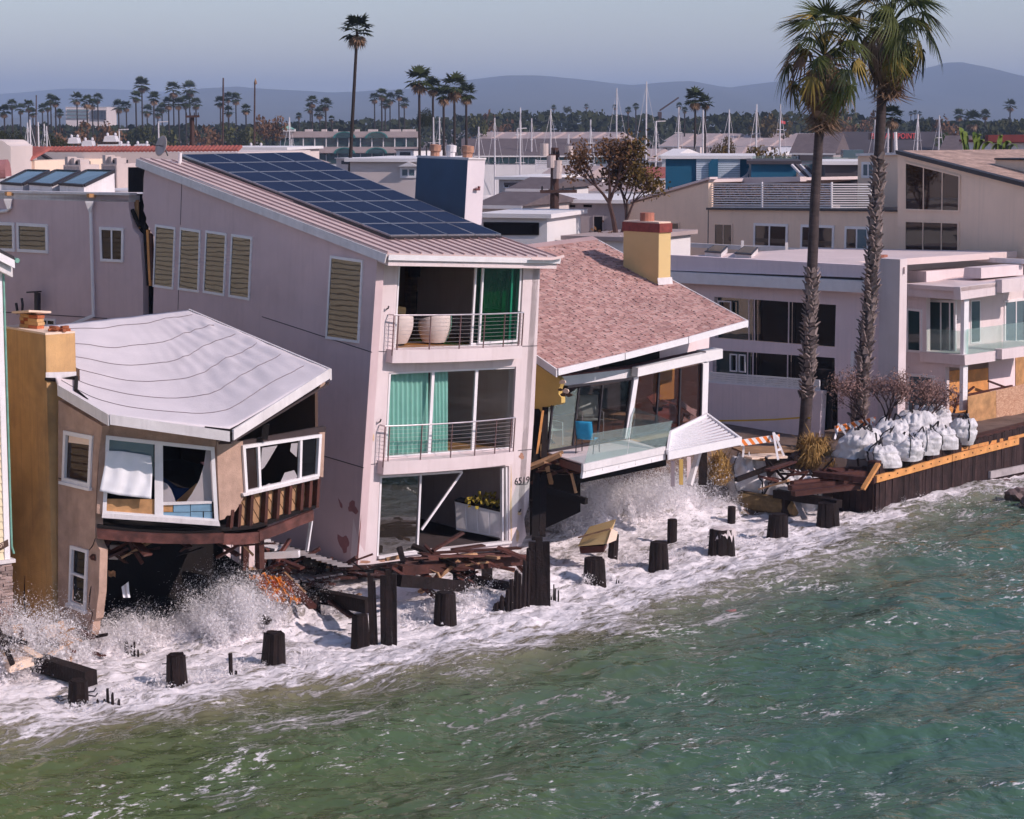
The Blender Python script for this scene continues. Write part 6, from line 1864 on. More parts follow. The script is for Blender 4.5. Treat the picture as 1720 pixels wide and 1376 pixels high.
for k, (x, y0, y1, D) in enumerate(((790, 955, 1010, 60.5), (770, 955, 1005, 61), (818, 955, 1000, 61.5))):
    loose('pier post in the shadow under the leaning house, %s' % ['middle one', 'leftmost', 'rightmost'][k], ((x, y0, D), (x, y1, D - .3)), .3, .3, 'piling_wood', 'pier_post')
# tangled heaps of broken boards caught in the surf
def debris_heap(label, boards, seed, box, n):
    rr_ = random.Random(seed)
    x0, x1, y0, y1, D0, D1 = box
    t = thing('debris_heap', label, 'debris', atD((x0 + x1) / 2, y1, (D0 + D1) / 2))
    for k in range(n):
        u = rr_.random(); px, py = x0 + (x1 - x0) * u, rr_.uniform(y0, y1)
        D = D0 + (D1 - D0) * u + rr_.uniform(-.35, .35)
        a = atD(px, py, D); L = rr_.uniform(.35, 1.5)
        d = V((rr_.uniform(-1, 1), rr_.uniform(-.6, .6), rr_.uniform(-.55, .55))).normalized()
        w = rr_.choice((.06, .09, .14, .2))
        MB().beam(a - d * L / 2, a + d * L / 2, w, rr_.choice((.03, .05, .08)), UP, .025).build('board', rr_.choice(boards), t)
    return t
W_ = ('red_brown_wood', 'red_brown_wood', 'piling_wood', 'rim_wood', 'dry_lumber')
debris_heap('tangle of splintered boards hanging under the leaning house\'s front', W_, 1, (660, 885, 930, 975, 57.4, 60.4), 34)
debris_heap('tangle of broken boards between the brown house and the leaning house', W_, 2, (425, 600, 940, 1005, 56.4, 57.4), 34)
debris_heap('broken boards piled at the foot of the ochre chimney', W_ + ('stucco_cream',), 3, (0, 150, 1062, 1095, 50.2, 52.2), 22)
debris_heap('boards caught under the torn rim of the brown house', W_, 4, (170, 430, 905, 930, 52.2, 53.4), 18)
debris_heap('broken boards and twigs strewn between the deck timbers and the sandbags', W_, 5, (1290, 1460, 782, 815, 71.8, 72.6), 18)
debris_heap('boards dangling below the tipped deck', W_, 6, (905, 968, 772, 800, 63.6, 63.9), 12)
# white battens and dark boards in the gap right of the brown house
loose('white boxed batten lying above the heap right of the brown house', ((431, 935, 56.2), (503, 930, 56.0)), .16, .16, 'white_trim', 'white_batten')
loose('smaller pale batten behind the white boxed batten', ((440, 917, 57.6), (468, 922, 57.2)), .3, .06, 'white_worn', 'white_batten')
loose('thin white lath left of the pale batten', ((437, 908, 57.6), (455, 908, 57.6)), .1, .08, 'white_worn', 'white_batten')
loose('white corner trim hanging by the leaning house\'s side wall', ((524, 868, 57.5), (515, 926, 57.3)), .10, .05, 'white_trim', 'corner_trim')
loose('red-brown board sloping behind the white battens', ((470, 940, 56.8), (508, 955, 56.2)), .16, .06, 'red_brown_wood')
mat('orange_rust', (0.62, 0.20, 0.02), 0.85, 0.5, 5, 0.6, 18, stain=.5, stain_col=(.25, .03, .02))
og = thing('orange_sheet', 'crumpled rust-orange sheet wrapped in the wreckage right of the cavity', 'sheet', atD(452, 1000, 55.3))
rows = [[atD(418 + 58 * j / 18 + 3.5 * i + 7 * mnoise.noise(V((i * .5, j * .4, 7))), 964 + 5 * i + .25 * j + 12 * mnoise.noise(V((i * .55, j * .45, 3))), 56.0 - .14 * i + .5 * mnoise.noise(V((i * .6, j * .5, 9)))) for j in range(19)] for i in range(10)]
MB().grid(rows, V((0, .02, -.02))).build('sheet', 'orange_rust', og, smooth=False)
loose('long plank sloping down to the post right of the orange sheet', ((470, 965, 56.4), (525, 1020, 54.9)), .22, .10, 'red_brown_wood')
loose('pale-edged plank sloping beside the long one right of the orange sheet', ((476, 962, 56.8), (512, 995, 55.8)), .10, .06, 'dry_lumber')
loose('dark joist end in the surf below the orange sheet', ((425, 1028, 54.6), (452, 1045, 54.2)), .16, .14, 'piling_wood')
dk = thing('deck_fragment', 'grey deck boards tilted between the brown house and the leaning house', 'deck', atD(530, 965, 57))
for k in range(7):
    MB().beam(atD(482 + 8 * k, 957 + 0.5 * k, 57.6), atD(500 + 12 * k, 978 - 2.2 * k, 56.2), .14, .04, UP).build('deck_board', 'deck_grey', dk)
dk2 = thing('deck_floor', 'shaded grey deck floor beside the leaning house\'s side wall', 'deck', PS(500, 930))
for k in range(18):
    MB().beam(PS(430 + 8.8 * k, 905 + 2.7 * k, .15), PS(430 + 8.8 * k, 905 + 2.7 * k, 2.6), .40, .05, UP).build('deck_board', 'deck_grey', dk2)
# rubble at the foot of the cream house
tb = loose('wet beam lying against the foot of the ochre chimney wall', ((0, 1085, 50.4), (150, 1062, 52.4)), .3, .3, 'red_brown_wood', 'foot_beam')
bw = thing('brick_fragment', 'tumbled fragment of red brick wall at the foot of the chimney', 'wall fragment', onz(110, 1095, .4))
pbk = PL(onz(105, 1110, .1), head(70), V((-.25, .1, 1)))
for r_ in range(8):
    for c_ in range(5):
        x0 = 90 + c_ * 9.5 + (r_ % 2) * 4.5; y0 = 1108 - r_ * 6.0
        if x0 + 9 > 137 or (r_ > 5 and c_ < 2) or (r_ > 3 and c_ < 1): continue
        MB().prism(pbk.q([(x0, y0 - 5.3 - .2 * c_), (x0 + 8.9, y0 - 5.3 - 2.0), (x0 + 8.9, y0 - 2.0), (x0, y0)]), -pbk.n * .12).build('brick', 'brick_red', bw)
loose('pale broken board leaning in the rubble at lower left', ((72, 1100, 50.8), (98, 1082, 51.3)), .5, .05, 'stucco_cream', 'broken_board')
loose('mossy yellow plank in the rubble at the left edge', ((0, 1098, 50.2), (24, 1090, 50.6)), .3, .2, 'stucco_ochre', 'mossy_plank')
loose('pale broken slab below the yellow plank at the left edge', ((10, 1120, 49.9), (50, 1108, 50.2)), .5, .2, 'stucco_cream', 'broken_slab')
# cavity contents
loose('white louvred box hanging in the dark cavity under the brown house', ((193, 915, 53.2), (192, 938, 53.2)), .25, .2, 'white_worn', 'hanging_box')
rag = MB().grid([[atD(204 + 4 * j + i, 986 + 6 * i - 3 * j * (i == 0), 53.0 + .05 * (j % 2)) for j in range(4)] for i in range(4)]).build('white_rag', 'fabric_white', None, label='white rag caught in the dark cavity under the brown house', category='rag')
rag2 = MB().grid([[atD(182 + 4 * j, 958 + 5 * i + 2 * (j % 2), 53.0 + .05 * (i % 2)) for j in range(4)] for i in range(3)]).build('torn_insulation', 'dry_lumber', None, label='torn tan insulation at the cavity edge beside the bay wall', category='insulation')
# yellow wreckage box
yb = thing('yellow_wreckage', 'yellow-sided box of wreckage floating behind the pilings', 'wreckage', onz(1003, 935, .2))
Yp = [atD(970, 918, 63.2), atD(1018, 914, 62.6), atD(1026, 889, 62.9), atD(981, 902, 63.5)]
MB().prism(Yp, V((.2, 1.0, .12))).build('panel', 'chimney_yellow', yb)
MB().prism([atD(1019, 914, 62.55), atD(1034, 908, 63.3), atD(1037, 894, 63.4), atD(1027, 889, 62.85)], V((.02, .06, 0))).build('end_board', 'stucco_cream', yb)
MB().beam(atD(972, 903, 63.3), atD(1026, 888, 62.7), .08, .05).build('edge_strip', 'dry_lumber', yb)
MB().prism([atD(973, 920, 63.1), atD(1016, 917, 62.6), atD(1014, 928, 62.5), atD(975, 930, 63.0)], V((.1, .5, .05))).build('wet_underside', 'red_brown_wood', yb)
loose('red scrap floating on the green water', ((1222, 1028, 57.6), (1234, 1025, 57.9)), .12, .05, 'wall_patch', 'floating_scrap')
loose('dark driftwood bit at the crest of the spent wave', ((1030, 1063, 55.4), (1040, 1056, 55.8)), .1, .06, 'piling_wood', 'driftwood')

# --- plank sea wall on the right
SWa = onz(1468, 872, -0.05); SWb = onz(1712, 800, -0.05)
PSW = PL(SWa, SWb - SWa)
swall = thing('sea_wall', 'dark vertical plank sea wall holding back the sandbags at right', 'sea wall', SWa)
L_ = (PSW(1800, 780) - SWa).length; du = (PSW(1800, 790) - PSW(1468, 872)); du.z = 0; du.normalize()
rr = random.Random(12)
x = 0.0; k = 0
while x < 17.0:
    w = rr.uniform(.17, .27)
    zt = 1.80 + rr.uniform(-.05, .03)
    a = V((SWa.x, SWa.y, 0)) + du * x
    MB().beam(a + du * w / 2 + UP * -1.2 + PSW.n * rr.uniform(0, .035), a + du * (w / 2 + rr.uniform(-.01, .01)) + UP * zt + PSW.n * rr.uniform(0, .03), w * .965, .09, PSW.n, .006).build('plank', 'plank_wood', swall)
    x += w
# return of the wall and cap, waler timbers
a = V((SWa.x, SWa.y, 0))
for k in range(7):
    p = a + head(-44) * (.14 + .24 * k)
    MB().beam(p - UP * 1.2, p + UP * (1.75 - .06 * k), .22, .09, head(46)).build('plank', 'plank_wood', swall)
MB().beam(a - PSW.n * .12 + UP * 1.83, a + du * 17 - PSW.n * .12 + UP * 1.83, .32, .09).build('cap_timber', 'red_brown_wood', swall)
def onsw(px, py, off=0.12): return PSW(px, py, off)
MB().beam(onsw(1471, 805), onsw(1597, 770), .09, .24, UP).build('waler', 'fresh_lumber', swall)
MB().beam(onsw(1598, 769.5), onsw(1710, 741), .09, .24, UP).build('waler', 'fresh_lumber', swall)
MB().beam(onsw(1608, 754, -.1), onsw(1760, 720, -.1), .34, .12, UP).build('cap_timber', 'fresh_lumber', swall)
MB().beam(onsw(1662, 798), onsw(1800, 770), .10, .26, UP).build('waler', 'deck_grey', swall)
for px in np.arange(1480, 1705, 14):
    yy = np.interp(px, [1471, 1597, 1710], [805, 770, 741])
    MB().tube([onsw(px, yy, .16), onsw(px, yy, .19)], .022, 6).build('bolt', 'dark_metal', swall)
loose('orange board leaning against the end of the plank sea wall', ((1475, 779, 71.4), (1449, 822, 70.6)), .16, .07, 'fresh_lumber', 'leaning_board')
for k, (a_, b_) in enumerate((((1327, 820, 70.8), (1455, 806, 72.2)), ((1332, 829, 70.2), (1452, 816, 71.4)), ((1366, 796, 71.9), (1470, 808, 71.0)), ((1380, 792, 72.6), (1468, 786, 73.0)), ((1395, 799, 71.6), (1474, 793, 72.4)), ((1330, 813, 71.4), (1418, 803, 72.2)))):
    loose('reddish deck timber left of the plank sea wall, %s' % ['long front one', 'lowest one', 'one sloping down to the right', 'topmost one under the sandbags', 'short one beside the wall end', 'left back one'][k], (a_, b_), .26, .18, 'red_brown_wood', 'deck_timber')
lg = thing('drift_log', 'mossy round log lying behind the cross-beam at the beach', 'log', onz(1290, 855, .1))
mat('mossy_log', (0.20, 0.13, 0.06), 0.9, 0.4, 4, 0.6, 14)
wobble_post(atD(1245, 840, 72.8), atD(1338, 851, 71.6), .32, 12, .95, 4).build('trunk', 'mossy_log', lg)
loose('dark plank lying on top of the mossy log', ((1243, 826, 72.9), (1300, 836, 72.2)), .22, .07, 'red_brown_wood')
loose('long dark pole slanting across the left sandbags', ((1236, 806, 71.6), (1340, 768, 73.8)), .14, .14, 'piling_wood', 'slanting_pole')
loose('square post slanting up from the slanting pole to the palm base', ((1330, 772, 73.2), (1352, 748, 75.6)), .18, .18, 'piling_wood', 'slanting_post')
loose('short broken plank by the barricade foot', ((1275, 772, 72.6), (1308, 762, 73.8)), .3, .08, 'dry_lumber', 'broken_plank')
loose('tan plywood sheet lying on the sand behind the left sandbags', ((1240, 757, 74.3), (1330, 754, 74.8)), 1.3, .06, 'dry_lumber', 'plywood_sheet')
loose('second tan sheet under the plywood behind the left sandbags', ((1252, 768, 72.9), (1312, 765, 73.4)), .9, .06, 'stucco_cream', 'plywood_sheet')

# --- bulk sandbags
m_, nt, b = new_mat('bag_fabric')
nb_ = noise_node(nt, scaled_pos(nt, 1, 1, 1), 5, 5)
nt.links.new(mixc(nt, nb_.outputs[0], (0.55, 0.52, 0.53), (0.80, 0.77, 0.78)), b.inputs['Base Color']); b.inputs['Roughness'].default_value = .6
wv = noise_node(nt, scaled_pos(nt, 1, 1, .35), 9, 5, .6, .8); bp = N(nt, 'ShaderNodeBump'); bp.inputs['Strength'].default_value = .7; bp.inputs['Distance'].default_value = .05
nt.links.new(wv.outputs[0], bp.inputs['Height']); nt.links.new(bp.outputs[0], b.inputs['Normal'])
mat('bag_strap', (0.02, 0.016, 0.018), .8)
BAG = 0
def sandbag(label, px, py, w_px, h_px, zb, rz_=0.3):
    global BAG; BAG += 1
    base = onz(px, py, zb); s = w_px * (1.0 if px < 1400 else 1.12) / FPX * base.y; h = h_px / FPX * base.y
    t = thing('sandbag', label, 'sandbag', base, 'white bulk sandbags')
    rr = random.Random(BAG * 3)
    ns, nv = 56, 26
    tlx, tly = rr.uniform(-.35, .35), rr.uniform(-.2, .2)
    rows = []
    for i in range(nv + 1):
        v = i / nv
        r = []
        for k in range(ns + 1):
            a = 2 * pi * (k % ns) / ns
            # rounded square section, slumped
            ca, sa = cos(a), sin(a)
            sq = (abs(ca) ** 3.2 + abs(sa) ** 3.2) ** (-1 / 3.2)
            prof = 0.92 + .12 * sin(pi * min(1, v * 1.3)) if v < .72 else (1.0 - ((v - .72) / .28) ** 1.9 * .46)
            n1 = mnoise.noise(V((ca * 1.2 + BAG * 5, sa * 1.2, v * 2.2)))
            n2 = mnoise.noise(V((ca * 3.5, sa * 3.5 + BAG * 3, v * 6)))
            n3 = mnoise.noise(V((ca * 8, sa * 8 + BAG * 3, v * 9)))
            rad = s / 2 * sq * prof * (1 + .15 * n1 + .10 * n2 * (.4 + v) + .08 * n3 * (.3 + v))
            z = h * (v + (.13 * n1 + .15 * n2 + .09 * n3) * v * v)
            p = V((cos(rz_) * ca * rad - sin(rz_) * sa * rad, sin(rz_) * ca * rad + cos(rz_) * sa * rad, z))
            r.append(base + p + V(((.05 * n1 + tlx) * h * v, tly * h * v, 0)))
        rows.append(r)
    mb = MB().grid(rows); c = base + UP * h * .93; mb.add(rows[-1][:ns], [tuple(range(ns))])
    mb.build('bag', 'bag_fabric', t, smooth=True)
    # webbing straps: follow the corners of the skin up to a loop
    for q in rr.sample((4, 10, 18, 27, 32, 40, 46, 52), rr.choice((2, 3, 3))):
        pts = []
        for i in range(5, nv + 1, 2):
            p = rows[i][q]; o = (p - (base + UP * (p.z - base.z))); o.z = 0
            pts.append(p + o.normalized() * .018)
        top = rows[nv][q] + UP * .03
        pts.append(lerp(top, c, .5) + UP * (.16 + .1 * rr.random())); pts.append(lerp(rows[nv][(q + 5) % ns], c, .3) + UP * .03)
        mbs = MB()
        x = V((-sin(rz_ + q * .157), cos(rz_ + q * .157), 0)) * .035
        mbs.grid([[p - x, p + x] for p in pts], UP * .006)
        mbs.build('strap', 'bag_strap', t)
    return t
for px, py, w, h, z, lb in ((1260, 838, 62, 70, .35, 'leftmost big white bulk sandbag, half crossed by the slanting pole'), (1315, 842, 60, 48, .3, 'white bulk sandbag slumped right of the leftmost one above the mossy log'), (1355, 836, 46, 42, .4, 'small white bulk sandbag behind the red deck timbers'),
        (1345, 862, 60, 40, -.1, 'pale sandbag low in the shadow beneath the deck timbers'),
        (1426, 788, 56, 62, 1.3, 'tall white sandbag beside the dry palm brush with black straps'), (1462, 772, 46, 52, 1.6, 'white sandbag behind the tall strapped one'), (1487, 783, 46, 34, 1.6, 'low flat-topped white sandbag nearest the wall corner'),
        (1494, 754, 52, 46, 1.8, 'white sandbag on the second row, below the dead shrub'), (1524, 772, 44, 36, 1.7, 'front-row white sandbag behind the plank wall, second from its corner'), (1536, 745, 56, 52, 1.8, 'large white sandbag in the middle of the right heap'),
        (1553, 762, 44, 38, 1.7, 'front-row white sandbag, third from the wall corner'), (1572, 732, 50, 50, 1.85, 'topmost white sandbag of the right heap with looped strap'), (1585, 753, 42, 36, 1.7, 'front-row white sandbag, fourth from the wall corner'), (1613, 745, 40, 42, 1.7, 'rightmost white sandbag against the grey slat fence'),
        (1506, 770, 40, 44, 1.7, 'crumpled white sandbag wedged between front row and middle of the heap')):
    sandbag(lb, px, py, w, h, z, random.Random(px).uniform(-.6, .6))

# --- barricades
m_, nt, b = new_mat('barricade_stripes')
uvn = N(nt, 'ShaderNodeUVMap'); sp = N(nt, 'ShaderNodeSeparateXYZ'); nt.links.new(uvn.outputs[0], sp.inputs[0])
ad = N(nt, 'ShaderNodeMath', operation='ADD'); nt.links.new(sp.outputs[0], ad.inputs[0])
mu = N(nt, 'ShaderNodeMath', operation='MULTIPLY'); mu.inputs[1].default_value = .12; nt.links.new(sp.outputs[1], mu.inputs[0]); nt.links.new(mu.outputs[0], ad.inputs[1])
ml = N(nt, 'ShaderNodeMath', operation='MULTIPLY'); ml.inputs[1].default_value = 5.2; nt.links.new(ad.outputs[0], ml.inputs[0])
frc = N(nt, 'ShaderNodeMath', operation='FRACT'); nt.links.new(ml.outputs[0], frc.inputs[0])
gt_ = N(nt, 'ShaderNodeMath', operation='GREATER_THAN'); gt_.inputs[1].default_value = .5; nt.links.new(frc.outputs[0], gt_.inputs[0])
nt.links.new(mixc(nt, gt_.outputs[0], (.78, .76, .77), (.80, .20, .03)), b.inputs['Base Color']); b.inputs['Roughness'].default_value = .4
def barricade(label, a, b_, legs, grp='striped barricades'):
    a = atD(*a); b_ = atD(*b_)
    t = thing('barricade', label, 'barricade', (a + b_) / 2 - UP * .9, grp)
    d = (b_ - a).normalized(); n = d.cross(UP).normalized()
    if n.y > 0: n = -n
    me = bpy.data.meshes.new('striped_board')
    Q = [a + UP * .11, b_ + UP * .11, b_ - UP * .11, a - UP * .11]
    me.from_pydata([tuple(p + n * .02) for p in Q] + [tuple(p - n * .02) for p in Q], [], [(0, 3, 2, 1), (4, 5, 6, 7), (0, 1, 5, 4), (1, 2, 6, 5), (2, 3, 7, 6), (3, 0, 4, 7)])
    uv = me.uv_layers.new(name='UVMap')
    for li, co in zip(range(4), ((0, 1), (0, 0), (1, 0), (1, 1))): uv.data[li].uv = co
    for li, co in zip(range(4, 8), ((0, 1), (1, 1), (1, 0), (0, 0))): uv.data[li].uv = co
    me.materials.append(M['barricade_stripes']); me.update()
    put('striped_board', me, t)
    for (p, q) in legs:
        p, q = atD(*p), atD(*q)
        MB().beam(p, q, .07, .05, V((0, 1, 0))).build('leg', 'white_trim', t)
    return t
barricade('orange and white barricade standing left of the nearer palm', (1244, 744, 72.6), (1309, 735, 73.2), (((1299, 727, 73.0), (1307, 773, 72.3)), ((1300, 727, 73.0), (1317, 766, 73.0)), ((1304, 757, 72.6), (1312, 754, 73.0)), ((1250, 738, 72.9), (1248, 768, 72.9))))
barricade('orange and white barricade half hidden behind the farther palm', (1402, 721, 77.2), (1470, 705, 78.4), (((1408, 712, 77.2), (1424, 734, 76.8)), ((1409, 712, 77.4), (1402, 738, 77.0)), ((1462, 703, 78.3), (1466, 730, 77.9))))
# caution tape
mat('tape_yellow', (.75, .48, .05), .6)
pts = [atD(1200, 707, 79.0), atD(1250, 706.5, 78), atD(1300, 705, 77), atD(1348, 701.5, 75.9), atD(1361, 702.5, 75.6)]
tp = MB().grid([[p + UP * .03, p - UP * .03 + V((0, .02 * (i % 2), 0))] for i, p in enumerate(pts)]).build('caution_tape', 'tape_yellow', None, label='yellow caution tape strung from the louvred panel to the palm', category='tape')
# grey slat fence behind the bags
fn = thing('slat_fence', 'low grey slat fence between the sandbags and the hoarding', 'fence', onz(1585, 722, 1.85))
fA, fB = atD(1545, 693, 82.0), atD(1626, 697, 81.0)
for k in range(7):
    MB().beam(fA - UP * .13 * k, fB - UP * .13 * k, .03, .085).build('slat', 'deck_grey', fn)
for u in (0, .5, 1):
    p = lerp(fA, fB, u); MB().beam(p + UP * .05, p - UP * .95, .07, .07, V((0, 1, 0))).build('post', 'deck_grey', fn)
loose('red scrap lying on the sand at the sea wall top', ((1640, 733, 80.2), (1648, 731, 80.4)), .2, .12, 'tape_yellow', 'scrap')
bpy.data.objects['scrap'].data.materials[0] = M['wall_patch']
# rocks in the surf at the right edge
mat('rock', (0.16, 0.11, 0.105), .85, .35, 3, .6, 10)
for k, (px, py, w) in enumerate(((1712, 832, 44), (1690, 812, 22), (1740, 845, 50))):
    c = onz(px, py, .15); r = w / 2 / FPX * c.y
    bm = bmesh.new(); bmesh.ops.create_icosphere(bm, subdivisions=3, radius=r)
    for v in bm.verts:
        n = mnoise.noise(v.co * (1.6 / r) + V((k * 7, 0, 0))); v.co *= 1 + .45 * n; v.co.z *= .62
        v.co += c
    me = bpy.data.meshes.new('boulder'); bm.to_mesh(me); bm.free(); me.materials.append(M['rock'])
    put('boulder', me, label=['large wet boulder in the foam at the right edge', 'smaller boulder against the sea wall foot at the right edge', 'boulder cut by the frame at the right edge'][k], category='boulder')

# ================================================================ palms and brush
def leaf_mat(name, col, col2, rough=.55, trans=.25):
    m, nt, b = new_mat(name)
    oi = N(nt, 'ShaderNodeObjectInfo'); nz = noise_node(nt, scaled_pos(nt, 1, 1, 1), 1.7, 3)
    f = N(nt, 'ShaderNodeMath', operation='ADD'); nt.links.new(nz.outputs[0], f.inputs[0]); nt.links.new(oi.outputs['Random'], f.inputs[1])
    c = ramp(nt, f.outputs[0], [(.35, col), (1.25 / 1.5, col2)])
    nt.links.new(c.outputs[0], b.inputs['Base Color'])
    b.inputs['Roughness'].default_value = rough; b.inputs['Specular IOR Level'].default_value = .12
    return m
leaf_mat('palm_green', (.007, .016, .005), (.066, .078, .021))
leaf_mat('palm_dead', (.035, .020, .015), (.26, .165, .105), .9)
leaf_mat('palm_yellow', (.11, .09, .018), (.22, .16, .04), .7)
leaf_mat('brush_dry', (.16, .085, .035), (.46, .28, .10), .9)
leaf_mat('brush_pink', (.10, .055, .045), (.30, .18, .155), .95)
leaf_mat('leaf_olive', (.040, .032, .012), (.13, .085, .028), .8)
leaf_mat('leaf_red_brown', (.055, .028, .018), (.16, .085, .045), .85)
leaf_mat('leaf_dark', (.012, .018, .008), (.050, .052, .020), .8)
leaf_mat('leaf_mid', (.022, .028, .010), (.085, .085, .030), .8)
leaf_mat('leaf_bright', (.025, .055, .010), (.11, .15, .03), .6)
mat('palm_trunk', (.085, .062, .06), .9, .3, 3, .6, 14, .2, grain=(3, 3, 14))
mat('palm_boot', (.27, .205, .19), .9, .35, 5, .5, 20, .2, per_obj=.2)
def frond_mesh(name, m_, seed, Lp=.75, Lf=.9, n=26, droop=.35, spread=118, ragged=.1, fold=40):
    """a fan leaf: arching stalk, the fan hinged down by fold degrees, its segments drooping at the tips"""
    rr = random.Random(seed); mb = MB()
    mb.tube([V((0, 0, 0)), V((Lp * .45, 0, .05)), V((Lp * .8, 0, .02)), V((Lp, 0, -.05))], [.03, .022, .018, .014], 5, False)
    c = V((Lp * .97, 0, -.045)); f = radians(fold)
    ax = V((cos(f), 0, -sin(f))); sy = V((0, 1, 0)); nz_ = V((sin(f), 0, cos(f)))
    for k in range(n):
        a = radians(-spread + 2 * spread * (k + .5) / n + rr.uniform(-4, 4))
        L = Lf * (.66 + .34 * cos(a * .62)) * rr.uniform(1 - ragged, 1.05)
        d = ax * cos(a) + sy * sin(a); s = sy * cos(a) - ax * sin(a)
        w = .058 * (1 if abs(a) < 1.6 else .8)
        dr = droop * rr.uniform(.6, 1.5); tw = rr.uniform(-.3, .3)
        cup = .16 * (1 - cos(a))
        pts = []
        for t, ww in ((0, .35), (.3, 1.0), (.62, .8), (.85, .45), (1.0, .06)):
            p = c + d * (L * t * (1 - .25 * dr * t * t)) - nz_ * (cup * L * t) + V((0, 0, -dr * L * t ** 2.6)) + nz_ * (.025 * (k % 2) * t)
            pts.append([p - s * w * ww * .5 + nz_ * (tw * w * ww), p + s * w * ww * .5 - nz_ * (tw * w * ww)])
        mb.grid(pts)
    return mb.mesh(name, m_)
FR = {'green': [frond_mesh('frond', 'palm_green', s, 1.15, .86, 22, .4 + .15 * (s % 3), 100, .3, (20, 42, 62, 76)[s]) for s in range(4)],
      'yellow': [frond_mesh('frond', 'palm_yellow', 20 + s, 1.15, .82, 18, .7, 90, .35, 66) for s in range(2)],
      'dead': [frond_mesh('dead_frond', 'palm_dead', 30 + s, .85, .85, 15, .9, 70, .45, 80) for s in range(3)]}
def near_palm(label, path, D, r0, r1, hub, boot_to, seed, nG, nD, scale=1.0):
    P = [atD(x, y, D + dd) for x, y, dd in path]
    t = thing('fan_palm', label, 'palm tree', P[0])
    pts = [poly_at(P, k / 24) for k in range(25)]
    # smooth the path
    for _ in range(2): pts = [pts[0]] + [(pts[i - 1] + pts[i] * 2 + pts[i + 1]) / 4 for i in range(1, 24)] + [pts[-1]]
    MB().tube(pts, [r0 * 1.25 if k == 0 else r0 + (r1 - r0) * k / 24 for k in range(25)], 14).build('trunk', 'palm_trunk', t, smooth=True)
    rr = random.Random(seed)
    # old leaf bases
    boot = MB().add([(0, -.08, 0), (0, .08, 0), (.075, .05, .10), (.075, -.05, .10), (.02, -.07, -.03), (.02, .07, -.03), (.115, .03, .12), (.115, -.03, .12)],
                    [(0, 1, 2, 3), (3, 2, 6, 7), (4, 7, 6, 5), (0, 3, 7, 4), (1, 5, 6, 2)]).mesh('leaf_base', 'palm_boot')
    cnt = 0
    H = (pts[-1] - pts[0]).length
    z = 0.25
    lo, hi = boot_to
    while z < H - .05:
        f = z / H
        if lo < f < hi:
            p = poly_at(pts, f)
            rad = r0 + (r1 - r0) * f
            nb_ = 7
            for k in range(nb_):
                if cnt >= 290: break
                a = 2 * pi * k / nb_ + cnt * .21 + rr.uniform(-.2, .2)
                # leave out the ones on the hidden side now and then
                if sin(a) > .55: continue
                s_ = rr.uniform(.95, 1.6)
                put('leaf_base', boot, t, loc=p + V((cos(a) * rad * .9, sin(a) * rad * .9, 0)), rot=(rr.uniform(-.35, .35), rr.uniform(-.35, .45), a), scale=(s_, s_ * 1.1, s_))
                cnt += 1
        z += .155
    # crown
    hubp = atD(hub[0], hub[1], D)
    for k in range(nG):
        a = k * 2.39996 + rr.uniform(-.2, .2)
        u = (k + .5) / nG
        el = radians(82 - 112 * u ** .85 + rr.uniform(-14, 14))
        kind = 'green' if rr.random() < .80 else 'yellow'
        if u > .3 and rr.random() < .40: kind = 'dead'
        me = rr.choice(FR[kind]) if kind != 'green' else FR['green'][min(3, int(u * 3.2 + rr.random()))]
        up = hubp + V((0, 0, .45 * (1 - u) - .55 * u))
        put('frond', me, t, loc=up, rot=(rr.uniform(-.5, .5), -el, a), scale=(scale * rr.uniform(.85, 1.1),) * 3)
    for k in range(nD):
        a = k * 2.39996 + rr.uniform(-.3, .3)
        u = (k + .5) / nD
        el = radians(-20 - 52 * u + rr.uniform(-14, 14))
        up = hubp + V((0, 0, -.15 - 1.55 * u))
        put('dead_frond', rr.choice(FR['dead']), t, loc=up, rot=(rr.uniform(-.6, .6), -el, a), scale=(scale * rr.uniform(.75, 1.1) * (1 - .25 * u),) * 3)
    return t
near_palm('tall fan palm, left of the pair, rough lower trunk, before the pale house', ((1350, 752, 0), (1357, 640, 0), (1363, 480, 0), (1369, 330, 0), (1381, 150, 0)), 75.9, .215, .15, (1385, 96), (.14, .50), 3, 46, 80, 1.08)
near_palm('tall fan palm, right of the pair, crown cut by the picture top', ((1439, 732, 0), (1450, 620, 0), (1463, 480, 0), (1473, 330, 0), (1484, 110, 0)), 79.0, .24, .165, (1497, 46), (.0, .77), 5, 50, 84, 1.14)
# --- simple palms further off share crowns
leaf_mat('palm_far', (.008, .014, .005), (.040, .052, .016), .8)
def far_crown(seed, n=17, R=1.5, m_='palm_far', dead=9):
    rr = random.Random(seed); mb = MB(); mbd = MB()
    for k in range(n + dead):
        isd = k >= n
        a = k * 2.39996 + rr.uniform(-.35, .35)
        u = (k + .5) / n if not isd else (k - n + .5) / dead
        el = radians(85 - 120 * u + rr.uniform(-12, 12)) if not isd else radians(-45 - 40 * u)
        d = V((cos(a) * cos(el), sin(a) * cos(el), sin(el)))
        s = V((-sin(a), cos(a), 0)); nn = d.cross(s)
        b0 = d * .25; L = R * rr.uniform(.8, 1.05) * (.75 if isd else 1)
        c = d * (L * .45)
        tgt = mbd if isd else mb
        tgt.add([b0 - s * .02, b0 + s * .02, c + s * .015, c - s * .015], [(0, 1, 2, 3)])
        for j in range(9):
            th = radians(-105 + 210 * (j + .5) / 9)
            dd = d * cos(th) + s * sin(th); ss = s * cos(th) - d * sin(th)
            l = L * .62 * (.65 + .35 * cos(th * .6))
            p1 = c + dd * l * .5; p2 = c + dd * l - V((0, 0, l * .22))
            tgt.add([c, p1 - ss * .10, p2, p1 + ss * .10], [(0, 1, 2, 3)])
    return mb.mesh('crown', m_), mbd.mesh('skirt', 'palm_dead')
